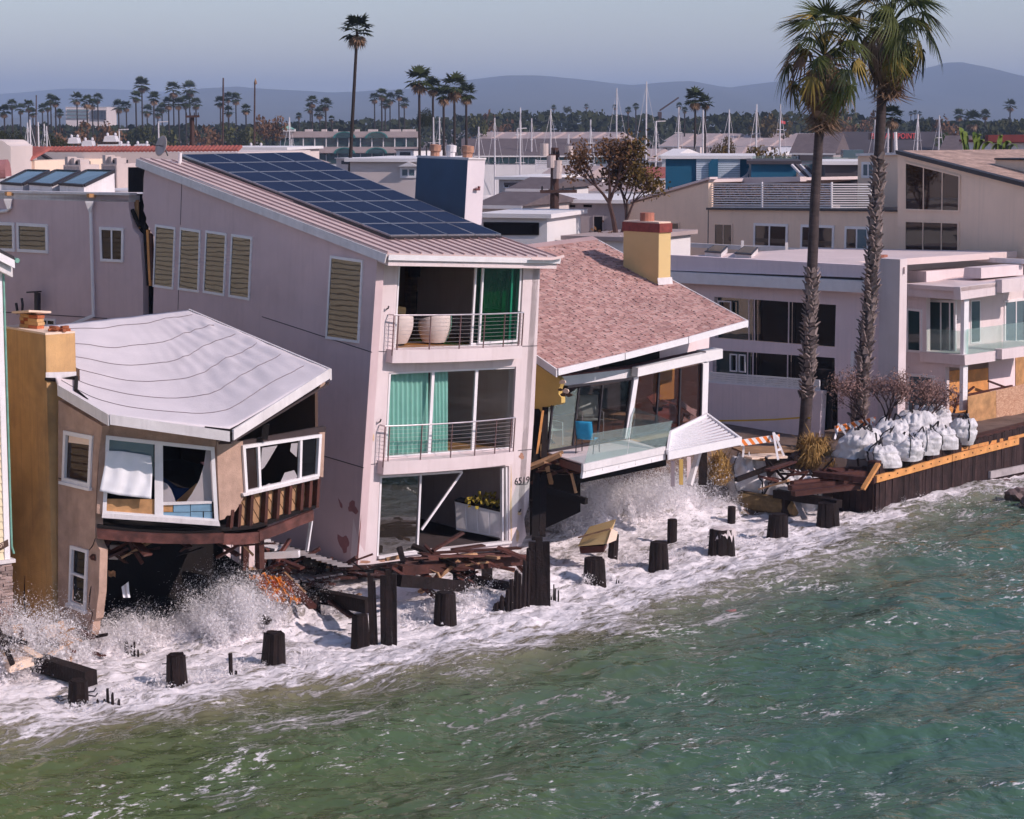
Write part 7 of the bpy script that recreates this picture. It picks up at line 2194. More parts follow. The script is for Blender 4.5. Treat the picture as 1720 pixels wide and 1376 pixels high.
CROWNS = [far_crown(50 + s, 15 + s * 2, 1.75) for s in range(4)]
mat('far_trunk', (.035, .024, .022), .95)
TRUNKF = MB().tube([V((0, 0, 0)), V((0, 0, .5)), V((0, 0, 1))], [1.25, 1.0, .8], 7).mesh('trunk', 'far_trunk')
FARP = 0
ORD = ['first', 'second', 'third', 'fourth', 'fifth', 'sixth', 'seventh', 'eighth', 'ninth', 'tenth', 'eleventh', 'twelfth', 'thirteenth', 'fourteenth', 'fifteenth', 'sixteenth', 'seventeenth', 'eighteenth', 'nineteenth', 'twentieth']
def ordn(k):
    if k < 20: return ORD[k]
    tens = {2: 'twenty', 3: 'thirty', 4: 'forty', 5: 'fifty', 6: 'sixty'}
    tnth = {2: 'twentieth', 3: 'thirtieth', 4: 'fortieth', 5: 'fiftieth', 6: 'sixtieth'}
    k += 1
    return tnth[k // 10] if k % 10 == 0 else tens[k // 10] + '-' + ORD[k % 10 - 1]
def far_palm(label, px, py, D, rpx, group, lean=0.0, tr=.17, m_skirt=True, base_dx=0.0):
    global FARP; FARP += 1
    hub = atD(px, py, D); R = rpx / FPX * D
    base = V((hub.x + base_dx, hub.y, 1.9))
    t = thing('palm_tree', label, 'palm tree', base, group)
    H = hub.z - base.z
    cr, sk = CROWNS[FARP % 4]
    s = R / 1.5
    o = put('trunk', TRUNKF, t, loc=(0, 0, 0), local=True, scale=(tr, tr, H))
    if base_dx:
        o.data = MB().tube([V((0, 0, 0)), V((-base_dx * .35, 0, H * .45)), V((-base_dx, 0, H))], [tr * 1.3, tr, tr * .75], 8).mesh('trunk', 'far_trunk'); o.scale = (1, 1, 1)
    put('crown', cr, t, loc=(-base_dx, 0, H), rot=(random.uniform(-.1, .1), random.uniform(-.1, .1), FARP * 1.3), local=True, scale=(s, s, s))
    if m_skirt: put('skirt', sk, t, loc=(-base_dx, 0, H - .1 * s), rot=(0, 0, FARP * 2.1), local=True, scale=(s, s, s))
    return t
far_palm('very tall slender palm with a small crown above the solar roof', 600, 52, 140, 31, None, tr=.12, base_dx=-.9)
for lb, px, py, D, r in (('mid-size palm with ragged green crown left of the rooftop chimney', 704, 135, 230, 27), ('shorter palm right beside the ragged palm left of the chimney', 727, 146, 250, 19),
                         ('bushy palm behind the chimney top, tallest of its clump', 763, 146, 235, 26), ('left palm of the clump behind the chimney', 745, 160, 245, 19), ('right palm of the clump behind the chimney', 783, 158, 240, 20),
                         ('palm with dark crown standing alone above the blue building', 1168, 167, 260, 22), ('smaller palm just right of the lone one above the blue building', 1185, 172, 300, 15), ('palm half hidden behind the right big palm trunk', 1498, 196, 190, 22)):
    far_palm(lb, px, py, D, r, None, tr=.15)
FP = [(7, 187, 10), (20, 176, 8), (34, 183, 8), (48, 178, 9), (55, 190, 7), (71, 182, 7), (80, 180, 7), (85, 167, 8), (93, 171, 8), (100, 191, 7), (129, 166, 10), (146, 171, 10), (155, 175, 8), (164, 166, 8), (199, 179, 10), (212, 179, 8), (228, 163, 9), (238, 143, 12), (258, 165, 10), (272, 182, 8), (247, 186, 9), (291, 151, 12), (283, 174, 10), (300, 174, 9), (312, 172, 10), (318, 150, 12), (329, 174, 9), (265, 190, 8), (370, 172, 9), (383, 164, 8), (396, 166, 9), (384, 187, 8), (413, 184, 8), (502, 195, 5), (524, 171, 9), (521, 182, 8), (547, 176, 10), (537, 190, 9), (557, 200, 5),
      (629, 165, 8), (641, 159, 9), (655, 166, 9), (670, 160, 8), (679, 173, 8), (647, 174, 8), (1068, 179, 5), (1055, 185, 5), (1141, 178, 5), (1150, 185, 5), (1611, 193, 9), (1655, 193, 8), (1697, 177, 9), (1530, 191, 3.5), (1537, 189, 3.5), (1545, 191, 3.5), (1634, 202, 15), (930, 181, 4), (985, 179, 4), (1033, 180, 4)]
FP.sort()
for k, (px, py, r) in enumerate(FP):
    D = {True: 480 + (k * 53) % 140, False: 900}[r > 4.5]
    far_palm('far skyline palm, %s from the left along the horizon' % ordn(k), px, py, D, r * 1.3, 'far palms on the skyline', tr=.2)
# --- broadleaf trees, bushes
def crown_mesh(name, seed, m_, n=420, lobes=7, leaf=.16, flat=.8):
    """unit crown: leaf-sized faces gathered in uneven clumps"""
    rng = np.random.default_rng(seed)
    cs = rng.normal(size=(lobes, 3)) * [.42, .42, .30]; cs[:, 2] = np.abs(cs[:, 2]) * flat + .15
    rs = rng.uniform(.25, .48, lobes)
    vs, fs = [], []
    per = n // lobes
    for c, r in zip(cs, rs):
        d = rng.normal(size=(per, 3)); d /= np.linalg.norm(d, axis=1)[:, None]
        rad = r * rng.uniform(.55, 1.05, per)[:, None]
        p = c + d * rad
        for q in p:
            a = rng.normal(size=3); a /= np.linalg.norm(a); b = np.cross(a, rng.normal(size=3)); b /= np.linalg.norm(b)
            s = leaf * rng.uniform(.6, 1.3)
            k = len(vs); vs += [tuple(q - a * s * .5), tuple(q + b * s * .35), tuple(q + a * s * .5), tuple(q - b * s * .35)]; fs.append((k, k + 1, k + 2, k + 3))
    mb = MB(); mb.v = vs; mb.f = fs
    return mb.mesh(name, m_)
CRN = {c: [crown_mesh('crown', 70 + i * 5 + j, c, 520, 8, .17) for j in range(3)] for i, c in enumerate(('leaf_dark', 'leaf_mid', 'leaf_olive', 'leaf_red_brown', 'leaf_bright'))}
CRD = {c: [crown_mesh('crown', 170 + i * 5 + j, c, 3600, 12, .075) for j in range(2)] for i, c in enumerate(('leaf_dark', 'leaf_olive', 'leaf_bright'))}
TREEN = 0
def tree(label, px, ytop, wpx, D, c, group=None, zb=1.9, name='broadleaf_tree', asp=None):
    global TREEN; TREEN += 1
    top = atD(px, ytop, D); base = V((top.x, top.y, zb))
    W = wpx / FPX * D; H = top.z - zb
    t = thing(name, label, 'tree', base, group)
    put('trunk', TRUNKF, t, local=True, scale=(max(.12, W * .025), max(.12, W * .025), H * .6))
    hc = asp * W if asp else min(H * .75, W * .95)
    put('crown', CRD[c][TREEN % 2] if D < 320 and c in CRD else CRN[c][TREEN % 3], t, local=True, loc=(0, 0, H - hc), rot=(0, 0, TREEN * 1.7), scale=(W / 1.5, W / 1.5, hc / 1.0))
    return t

# ================================================================ town behind
mat('wall_pale', (.66, .56, .53), .9, .08, .3)
mat('wall_white', (.74, .70, .70), .9, .06, .3)
mat('wall_grey', (.36, .31, .32), .9, .1, .5, stain=.3, stain_col=(.16, .12, .13))
mat('wall_blue', (.012, .105, .19), .7, .1, .5)
mat('roof_grey', (.13, .102, .107), .9, .2, 2.0, .3, 8)
mat('roof_dark', (.065, .055, .065), .9, .15, .5)
mat('roof_shake', (.50, .33, .26), .9, .25, 3.0, .3, 14)
mat('louvre_pale', (.58, .66, .74), .6, .05, 1)
mat('roof_pale', (.40, .315, .305), .9, .12, .3)
mat('roof_tile', (.34, .10, .08), .85, .25, 3.0)
mat('roof_red_dark', (.16, .03, .03), .8, .15, 1)
mat('sign_red', (.75, .10, .11), .6, .1, 2)
mat('teal_frame', (.03, .16, .15), .5, .1, 1)
mat('mast_white', (.66, .62, .64), .5, .1, 1)
mat('pole_wood', (.075, .04, .035), .9, .2, 3)
def house_box(label, q, D, depth, wall, roof=None, name='house', category='house', heading=-52, zb=1.9, roof_h=0.0, over=.25, group=None):
    """a building whose front spans pixels x0..x1 with its eave at ytop; q=(x0,x1,ytop); heading is the front wall's direction"""
    x0, x1, yt = q
    pl = PL(atD((x0 + x1) / 2, yt, D), head(heading))
    a, b_ = pl(x0, yt), pl(x1, yt)
    z = (a.z + b_.z) / 2; a.z = b_.z = z
    t = thing(name, label, category, V(((a.x + b_.x) / 2, (a.y + b_.y) / 2, zb)), group)
    g = [V((p.x, p.y, zb)) for p in (a, b_)]
    n = -pl.n * depth; n.z = 0
    w = MB().prism([g[0], g[1], g[1] + n, g[0] + n], UP * (z - zb)).build('walls', wall, t)
    d = (b_ - a).normalized() * over; nn = pl.n * over
    e = [a - d + nn, b_ + d + nn, b_ + d + n - nn, a - d + n - nn]
    if roof:
        if roof_h > 0:
            r0, r1 = (e[0] + e[3]) / 2 + UP * roof_h, (e[1] + e[2]) / 2 + UP * roof_h
            MB().add(e + [r0, r1], [(0, 1, 5, 4), (2, 3, 4, 5), (1, 2, 5), (3, 0, 4), (3, 2, 1, 0)]).build('roof', roof, t, fix=True)
            MB().beam(e[0] - UP * .05, e[1] - UP * .05, .06, .16).build('fascia', 'wall_white', t)
        else:
            MB().prism([p + UP * .003 for p in e], UP * .18).build('roof', roof, t)
    return t, pl
def bwin(t, pl, quads, glass='glass_dark', frame='white_trim', fw=.1, mull=(), off=.0):
    for q in quads:
        frame_window(t, PL(pl.p + pl.n * off, pl.a), q, fw, .05, mull=mull, glass=glass, frame=frame)
# --- left background
t, pl = house_box('long beige house with red tile ridge behind the grey wing', (62, 400, 256), 97, 9, 'wall_pale', None, heading=-75)
a, b_ = pl(20, 254), pl(400, 252)
rt = MB().grid([[lerp(a, b_, j / 120) - pl.n * (.25 * i) + UP * (.09 * i + .035 * (j % 2)) for j in range(121)] for i in range(3)], -UP * .08).build('roof', 'roof_tile', t)
MB().prism(pl.q([(62, 257), (66, 256), (112, 285), (106, 289)], .3), -pl.n * .3).build('rake', 'dark_metal', t)
t, pl = house_box('small house with orange tile roof at the left edge', (19, 58, 270), 92, 6, 'stucco_cream', None, heading=-70)
for k in range(7):
    a, b_ = pl(17 + k * 6, 251), pl(14 + k * 6.5, 270)
    MB().grid([[p + V((.25 * cos(th) - .1, 0, .09 * sin(th))) for th in (0, .8, 1.57, 2.34, 3.14)] for p in (a - pl.n * 1.3, b_ + pl.n * .3)]).build('roof_tile_row', 'roof_tile', t)
bwin(t, pl, [[(20, 273), (33, 273), (33, 298), (20, 298)]], fw=.05)
t = thing('cream_parapet_house', 'cream house with curved parapet cut by the left edge', 'house', atD(0, 300, 88))
pp = [atD(-60, 235, 88), atD(2, 236, 88), atD(8, 239, 88), atD(12, 243, 88), atD(18, 246, 88), atD(18, 330, 88), atD(-60, 330, 88)]
MB().prism(pp, V((0, 4, 0))).build('walls', 'wall_pale', t)
MB().tube([atD(-4, 292, 86), atD(14, 291, 86)], .55, 12).build('barrel_awning', 'wall_patch', t)
MB().prism([atD(-20, 296, 85.5), atD(12, 297, 85.5), atD(12, 330, 85.5), atD(-20, 330, 85.5)], V((0, 1, 0))).build('porch', 'wall_white', t)
# satellite dish
sd = thing('satellite_dish', 'grey satellite dish at the back corner of the leaning house roof', 'satellite dish', atD(281, 262, 84))
c = atD(274, 246, 84); ax = V((-.75, -.6, .25)).normalized(); x = ax.orthogonal().normalized(); y = ax.cross(x)
MB().grid([[c + (x * cos(2 * pi * k / 20) + y * sin(2 * pi * k / 20)) * (.40 * r_) + ax * (.10 * r_ * r_) for k in range(21)] for r_ in (0.02, .4, .7, 1)], -ax * .015).build('reflector', 'unit_metal', sd, smooth=True)
MB().tube([atD(282, 262, 84), c - ax * .05], .03, 6).build('mount', 'dark_metal', sd); MB().tube([c + ax * .02, c + ax * .45 - UP * .05, c + ax * .5], [.015, .015, .05], 6).build('feed_arm', 'dark_metal', sd)
# far office block
t, pl = house_box('pale far office block with striped facade on the left skyline', (110, 179, 180), 1300, 40, 'wall_pale', 'wall_white', 'office_block', 'building', heading=88)
for k in range(11):
    px = 153.5 + k * 2.3; MB().prism(pl.q([(px, 185), (px + 1.1, 185), (px + 1.1, 201), (px, 201)], 1.0), -pl.n * 1).build('window_strip', 'glass_dark', t)
for k in range(3):
    MB().prism(pl.q([(112, 184 + 6 * k), (150, 184 + 6 * k), (150, 187 + 6 * k), (112, 187 + 6 * k)], .8), -pl.n * .5).build('window_strip', 'glass_sky', t)
# power pole
def power_pole(label, px, y0, y1, D, arm=None, w=.16):
    t = thing('utility_pole', label, 'utility pole', atD(px, y1, D))
    MB().tube([atD(px - 1, y1, D), atD(px, y0, D)], [w * 1.15, w * .85], 8).build('pole', 'pole_wood', t)
    for (xa, xb, y) in arm or ():
        am = MB().beam(atD(xa, y, D - .2), atD(xb, y - .5, D - .2), .14, .14).build('crossarm', 'pole_wood', t)
        for k in range(4):
            p = atD(xa + (xb - xa) * (k + .2) / 3.5, y - 1, D - .2); MB().tube([p, p + UP * .22], [.05, .03], 6).build('insulator', 'dark_metal', am)
    return t
power_pole('red-brown utility pole rising above the tiled ridge at left', 323, 197, 300, 140, [(312, 335, 196)])
t = power_pole('dark utility pole with transformers behind the shingle roof', 932, 248, 405, 100, [(907, 969, 322), (920, 940, 262)], .2)
for dx, y in ((-6, 282), (5, 290), (4, 300), (24, 266), (-18, 262)):
    p = atD(932 + dx, y, 99.6); MB().tube([p, p + UP * .55], .2, 10).build('transformer', 'unit_metal', t)
for lb, px, y0, D in (('thin dark pole left of the skyline palms, tallest at left', 61, 160, 400), ('thin dark pole right of the left palm cluster', 375, 131, 300), ('thin pole topped by a cut palm stump near the red-brown tree', 428, 140, 300)):
    power_pole(lb, px, y0, 262, D, None, .12)
MB().tube([atD(428, 141, 300), atD(429, 137, 300), atD(431, 141, 300)], [.15, .5, .1], 7).build('palm_stub', 'palm_dead', None, label='small tufted stub on top of the thin pole near the red-brown tree', category='palm top')
# marina building with arches
t, pl = house_box('long white two-storey marina building with teal arches behind the solar roof', (470, 703, 226), 475, 14, 'wall_white', None, 'marina_building', 'building', heading=89)
for (y0, y1, off, m_) in ((221, 231, .9, 'roof_pale'), (247, 257, 1.2, 'roof_pale')):
    MB().prism(pl.q([(470, y0), (703, y0), (703, y1), (470, y1)], off), -pl.n * off).build('parapet_band', m_, t)
for k in range(12):
    x0 = 472 + k * 19.2
    MB().prism(pl.q([(x0, 232), (x0 + 17.5, 232), (x0 + 17.5, 246.5), (x0, 246.5)], .15), -pl.n * .1).build('window', 'glass_teal', t)
    MB().beam(pl(x0 + 18.3, 231, .5), pl(x0 + 18.3, 247, .5), .2, .2, pl.n).build('column', 'wall_white', t)
    MB().prism(pl.q([(x0, 258), (x0 + 17.5, 258), (x0 + 17.5, 275), (x0, 275)], .15), -pl.n * .1).build('window', 'glass_teal', t)
for cx in (578.5, 632.5):
    for cy, r in ((232, 19), (258, 18)):
        mb = MB(); rows = []
        for i in range(13):
            a = pi * i / 12
            rows.append([pl(cx + r * cos(a), cy - r * .58 * sin(a), 1.35), pl(cx + (r - 3) * cos(a), cy - (r - 3) * .58 * sin(a), 1.35)])
        mb.grid(rows, -pl.n * .4); mb.build('arch', 'teal_frame', t)
        MB().prism([pl(cx + (r - 3) * cos(pi * i / 12), cy - (r - 3) * .58 * sin(pi * i / 12), 1.25) for i in range(13)], -pl.n * .2).build('arch_glazing', 'glass_teal', t)
MB().prism(pl.q([(474, 221), (495, 221), (495, 217), (474, 217)], 2), -pl.n * 2.5).build('lantern', 'wall_white', t)
ap = pl(484.5, 211, .7); bq = [pl(473, 217, 2.2), pl(496, 217, 2.2), pl(496, 217, -.9), pl(473, 217, -.9)]
MB().add(bq + [ap], [(0, 1, 4), (1, 2, 4), (2, 3, 4), (3, 0, 4), (3, 2, 1, 0)]).build('lantern_roof', 'copper_green', t, fix=True)
for k, (x, w) in enumerate(((512, 12), (540, 8), (560, 6), (596, 7), (618, 16), (655, 18), (676, 14), (690, 8))):
    MB().prism(pl.q([(x, 221.5), (x + w, 221.5), (x + w, 217.5), (x, 217.5)], -2), -pl.n * 3).build('roof_plant', 'unit_metal', t)
# houses right behind the tower roof
t, pl = house_box('pink-beige house with white-trimmed dormer behind the solar roof', (588, 720, 272), 118, 9, 'wall_pale', 'wall_white', heading=-78)
bwin(t, pl, [[(672, 281), (700, 281), (700, 299), (672, 299)]], 'glass_sky', fw=.12, mull=(.5,))
MB().prism(pl.q([(668, 280), (686, 272), (704, 280)], .4), -pl.n * 2).build('dormer_roof', 'wall_white', t)
t, pl = house_box('low pale house with a dark doorway behind the roof ridge at left', (345, 478, 252), 150, 9, 'wall_pale', 'wall_white', heading=-80)
bwin(t, pl, [[(390, 256), (404, 256), (404, 264), (390, 264)]], fw=.06)
tree('low yellowish hedge on the roof terrace of the pale house left', 452, 254, 30, 146, 'leaf_olive', zb=9.0, name='hedge', asp=.35)
t, pl = house_box('grey-gabled house with pinkish wall right of the rooftop chimney', (800, 872, 346), 106, 8, 'wall_pale', 'roof_grey', heading=-68, roof_h=.55)
t, pl = house_box('white flat porch roof right of the rooftop chimney', (812, 919, 366), 93, 5, 'wall_white', 'wall_white', 'porch', 'porch', heading=-72)
MB().prism(pl.q([(812, 373), (905, 374), (905, 395), (812, 395)], .05), -pl.n * .1).build('dark_opening', 'glass_dark', t)
t, pl = house_box('grey stucco building with clerestory slots, shaded by the bare tree', (868, 1052, 341), 112, 9, 'wall_grey', 'wall_white', 'grey_building', 'building', heading=-75)
for x in (874, 892, 914, 952, 980):
    MB().prism(pl.q([(x, 344), (x + 14, 344.5), (x + 14, 348.5), (x, 348)], .03), -pl.n * .1).build('slot_window', 'rotten_shade_dark', t)
bwin(t, pl, [[(944, 366), (961, 366), (961, 390), (944, 390)], [(996, 362), (1014, 362), (1014, 392), (996, 392)]], 'glass_dark', 'wall_grey', .06)
t, pl = house_box('pale low roof deck with short posts behind the yellow chimney', (955, 1048, 404), 93, 7, 'wall_white', 'roof_pale', 'roof_deck', 'building', heading=-62)
for k in range(5): MB().beam(pl(985 + 14 * k, 404, -.5), pl(985 + 14 * k, 396, -.5), .1, .1, pl.n).build('rail_post', 'wall_white', t)
for lb, q, D, rf, rh, w in (('small house with grey hipped roof and white eave behind the utility pole', (858, 916, 318), 128, 'roof_grey', .6, 'wall_white'), ('flat white-edged roof left of the utility pole', (838, 900, 302), 140, 'wall_white', 0, 'wall_pale'), ('pale house with light gable right of the utility pole', (905, 975, 300), 150, 'roof_pale', .8, 'wall_white'),
        ('dark carport behind the grey-gabled house', (855, 935, 312), 135, 'roof_dark', 0, 'wall_grey'), ('low white house at the foot of the bare tree', (965, 1060, 322), 140, 'roof_pale', .5, 'wall_white'), ('pale house left of the blue building', (1060, 1116, 300), 150, 'roof_tile', .7, 'wall_pale')):
    t, pl = house_box(lb, q, D, 8, w, rf, heading=-70, roof_h=rh)
    bwin(t, pl, [[(q[0] + 8, q[2] + 5), (q[0] + 18, q[2] + 5), (q[0] + 18, q[2] + 14), (q[0] + 8, q[2] + 14)], [(q[0] + 28, q[2] + 5), (q[0] + 38, q[2] + 5), (q[0] + 38, q[2] + 14), (q[0] + 28, q[2] + 14)]], fw=.06)
# long grey roof with window band
t, pl = house_box('long dark-roofed waterfront building with a band of windows in the middle distance', (778, 1060, 262), 265, 18, 'wall_white', 'roof_grey', 'waterfront_building', 'building', heading=89, roof_h=2.0)
for k in range(16):
    x0 = 790 + k * 16.4; MB().prism(pl.q([(x0, 264), (x0 + 14.6, 264), (x0 + 14.6, 275), (x0, 275)], .1), -pl.n * .1).build('window', 'glass_teal', t)
fe = thing('white_slat_screen', 'white slatted screen left of the bare tree', 'fence', atD(950, 285, 180))
for k in range(6): MB().beam(atD(900, 270.5 + 2.6 * k, 180), atD(998, 270 + 2.6 * k, 180), .05, .09).build('slat', 'mast_white', fe)
for x in (900, 932, 965, 998): MB().beam(atD(x, 268, 180), atD(x, 290, 180), .1, .1, V((0, 1, 0))).build('post', 'mast_white', fe)
# rows of pale gabled roofs in the distance
for row, (D, y, xs_) in enumerate(((430, 246, range(1108, 1335, 38)), (500, 234, range(790, 1010, 34)), (520, 236, range(1118, 1420, 40)))):
    for k, x in enumerate(xs_):
        t, pl = house_box('far pale gabled row house, %s from the left in the %s row' % (ordn(k), ['nearer right', 'left', 'farther right'][row]), (x, x + 30, y), D, 14, 'wall_pale', 'roof_pale', 'row_house', heading=-60 if k % 2 else -64, roof_h=1.6, group='far row houses')
        MB().prism(pl.q([(x + 6, y + 3), (x + 12, y + 3), (x + 12, y + 10), (x + 6, y + 10)], .1), -pl.n * .1).build('window', 'glass_dark', t)
# blue building
t, pl = house_box('deep blue boxy building with pale louvred panels behind the beige building', (1118, 1262, 267), 126, 9, 'wall_blue', 'wall_white', 'blue_building', 'building', heading=-84)
for (x0, x1) in ((1169.5, 1195), (1206, 1243)):
    for k in range(12):
        MB().prism(pl.q([(x0, 267.5 + 3.6 * k), (x1, 267.3 + 3.6 * k), (x1, 270.2 + 3.6 * k), (x0, 270.4 + 3.6 * k)], .12), -pl.n * .1).build('louvre_board', 'louvre_pale', t)
MB().prism(pl.q([(1190, 275), (1196, 268), (1206, 267), (1206, 310), (1190, 310)], .3), -pl.n * .25).build('blue_fin', 'wall_blue', t)
MB().prism(pl.q([(1258, 264), (1262, 264), (1262, 300), (1258, 300)], .15), -pl.n * .2).build('white_edge', 'mast_white', t)
for k in range(5): MB().tube([pl(1243 + 3 * k, 300, .5), pl(1258, 283 - 2 * k + 8, .3)], .03, 4).build('stay', 'mast_white', t)
t, pl = house_box('dark blue flat-roofed building with black fascia behind the terrace', (1262, 1338, 276), 118, 8, 'wall_blue', 'roof_dark', 'dark_blue_building', 'building', heading=-84)
for k in range(4): MB().beam(pl(1330 + 7 * k, 277, .8), pl(1352 + 7 * k, 300, 1.6), .12, .1).build('roof_rafter', 'mast_white' if k % 2 == 0 else 'roof_dark', t)
MB().prism(pl.q([(1347, 276), (1370, 275), (1380, 289), (1362, 291)], .9), -pl.n * .1).build('roof_light', 'glass_sky', t)
t, pl = house_box('black shed with white roof edge left of the stair tower', (1386, 1442, 277), 112, 6, 'roof_dark', 'wall_white', 'black_shed', 'shed', heading=-84)
gr = thing('glass_roof_rail', 'glass balustrade along the roof above the dark blue building', 'railing', atD(1330, 275, 124))
MB().prism([atD(1263, 262, 124), atD(1440, 264, 122), atD(1440, 273, 122), atD(1263, 272, 124)], V((0, .02, 0))).build('glass', 'glass_rail', gr)
for x in (1263, 1300, 1340, 1380, 1438): MB().beam(atD(x, 262, 123), atD(x, 274, 123), .05, .05, V((0, 1, 0))).build('post', 'mast_white', gr)
# grill / hot tub dark shapes on the deck
MB().box(atD(1360, 270, 123), 1.2, .8, .3).build('outdoor_grill', 'roof_dark', None, label='black outdoor grill on the roof deck behind the left big palm', category='grill')
MB().box(atD(1431, 265, 121), 1.1, 1.0, .42).build('blue_canopy', 'glass_sky', None, label='pale blue covered canopy on the roof left of the stair tower', category='canopy')
# shops with the red sign
t, pl = house_box('wide dark-roofed shop building with red letters on its roof', (1395, 1600, 258), 300, 16, 'wall_grey', 'roof_dark', 'shop_building', 'building', heading=89, roof_h=2.9)
sg = PL(atD(1500, 229, 296), head(90))
MB().prism(sg.q([(1458, 223), (1541, 223), (1541, 235), (1458, 235)]), V((0, .1, 0))).build('sign_board', 'roof_dark', t)
mid = (sg(1463, 229) + sg(1538, 229)) / 2
place_text('BALLAST POINT', 1.02, 'sign_red', mid - V((0, .08, 0)), V((1, 0, 0)), UP, 'sign_letters', t, (sg(1540, 229) - sg(1462, 229)).length / 7.65, .03)
for lb, q, D, rh, rf in (('grey gabled boathouse left of the left big palm', (1330, 1400, 258), 230, 2.0, 'roof_grey'), ('small grey gabled house right of the red sign', (1582, 1616, 254), 190, 1.3, 'roof_grey'), ('white gabled cottage left of the blue building', (1112, 1128, 262), 170, .5, 'wall_white'), ('low pink-roofed house right of the red sign', (1548, 1580, 232), 400, .8, 'roof_pale')):
    t, pl = house_box(lb, q, D, 9, 'wall_grey' if D > 180 else 'wall_white', rf, heading=-72, roof_h=rh)
t, pl = house_box('flat house with dark red fascia at the right edge', (1664, 1760, 240), 170, 9, 'wall_white', 'roof_red_dark', heading=88)
MB().prism(pl.q([(1660, 227), (1760, 226), (1760, 239), (1660, 239)], .6), -pl.n * 1).build('red_fascia', 'roof_red_dark', t)
bwin(t, pl, [[(1670, 243), (1700, 243), (1700, 255), (1670, 255)]], fw=.06)
# --- sail boats: hull, mast, boom, stays
BOAT = 0
BOATS = [(50, 201), (46, 206), (64, 205), (74, 208), (78, 212), (486, 197), (728, 197), (738, 197), (804, 213), (831, 198), (874, 181), (893, 199), (925, 184), (955, 225), (992, 201), (1036, 148), (1086, 137), (1102, 204), (1140, 180), (1181, 185), (1225, 184), (1271, 175), (1311, 175), (1470, 201), (1492, 215), (1542, 192), (1578, 194)]
for k, (px, y0) in enumerate(BOATS):
    D = 210 + (k * 37) % 70
    top = atD(px, y0, D); zb = 1.9
    H = top.z - zb; base = V((top.x, top.y, zb))
    t = thing('sailboat', 'moored sailboat with bare mast, %s mast from the left' % ordn(k), 'sailboat', base, 'moored sailboats')
    MB().tube([base + UP * 1.0, base + UP * H * .5, base + UP * H], [.11, .10, .07], 6).build('mast', 'mast_white' if k not in (99,) else 'pole_wood', t)
    L = H * .38
    hd = V((cos(k * .8), sin(k * .8) * .4, 0)).normalized(); sd_ = hd.cross(UP)
    rows = [[base + hd * (L * (i / 8 - .45)) + sd_ * (w * (.14 * L) * sin(pi * min(1, .15 + i / 8 * .85)) ** .7) + UP * z for (w, z) in ((-1, 1.2), (-.8, .3), (0, -.1), (.8, .3), (1, 1.2))] for i in range(9)]
    MB().grid(rows + []).build('hull', 'wall_white', t)
    MB().prism([rows[i][0] for i in range(9)] + [rows[i][4] for i in range(8, -1, -1)], UP * .05).build('deck', 'wall_white', t)
    MB().beam(base + UP * 2.4, base + UP * 2.3 - hd * L * .4, .16, .2).build('boom', 'mast_white', t)
    for f in (.55, .78): MB().beam(base + UP * H * f - sd_ * .55, base + UP * H * f + sd_ * .55, .05, .05).build('spreader', 'mast_white', t)
    MB().tube([base + UP * H * .98, base + hd * L * .5 + UP * 1.2], .025, 4).build('forestay', 'mast_white', t)
    MB().tube([base + UP * H * .98, base - hd * L * .42 + UP * 1.2], .025, 4).build('backstay', 'mast_white', t)
# motor yachts
for k, (px, py, w) in enumerate(((126, 229, 16), (150, 234, 18), (188, 226, 20), (240, 240, 24), (210, 240, 18), (431, 243, 26))):
    c = atD(px, py + 12, 240); s = w / FPX * 240
    t = thing('motor_yacht', 'white motor yacht with radar domes, %s from the left' % ordn(k), 'yacht', V((c.x, c.y, 1.9)), 'moored motor yachts')
    hgt = c.z - 1.9
    MB().prism([V((c.x - s, c.y - 1.5, 2)), V((c.x + s, c.y - 1.5, 2)), V((c.x + s * .9, c.y + 1.5, 2)), V((c.x - s * .9, c.y + 1.5, 2))], UP * max(1, hgt - .4)).build('hull', 'wall_white', t)
    MB().prism([c + V((-s * .6, -1, 0)), c + V((s * .5, -1, 0)), c + V((s * .35, -1, .6)), c + V((-s * .45, -1, .6))], V((0, 2, 0))).build('flybridge', 'mast_white', t)
    for dx in (-.35, .3):
        p = c + V((dx * s, 0, .6)); MB().tube([p, p + UP * .1, p + UP * .28, p + UP * .36], [.08, .14, .14, .04], 8).build('radar_dome', 'mast_white', t)
    MB().beam(c + V((-.4 * s, 0, .6)), c + V((.35 * s, 0, .62)), .1, .1).build('radar_arch', 'mast_white', t)
# lamp posts
for k, (px, y0) in enumerate(((200, 218), (266, 205), (1102, 204), (869, 216))):
    p = atD(px, y0, 280)
    t = thing('street_lamp', 'slender street lamp in the marina, %s from the left' % ordn(k), 'street lamp', V((p.x, p.y, 1.9)), 'marina lamps')
    MB().tube([V((p.x, p.y, 1.9)), p], .1, 6).build('post', 'mast_white', t); MB().beam(p, p + V((1.2, 0, .05)), .25, .12).build('lamp_head', 'mast_white', t)
# crane boom
cr = thing('crane', 'thin crane boom slanting over the far trees', 'crane', atD(1105, 200, 700))
MB().beam(atD(1108, 186, 700), atD(1140, 164, 700), .5, .5).build('boom', 'pole_wood', cr); MB().beam(atD(1108, 188, 700), atD(1108, 215, 700), 1.2, 1.2, V((0, 1, 0))).build('tower', 'pole_wood', cr)
# flag
fg = thing('flag', 'small red and white flag on a mast beside the left big palm', 'flag', atD(1313, 200, 255))
MB().grid([[atD(1312 + 1.8 * j, 202 + 1.6 * i + (j % 2) * .4 + j * .5, 255) for j in range(5)] for i in range(4)]).build('cloth', 'sign_red', fg)

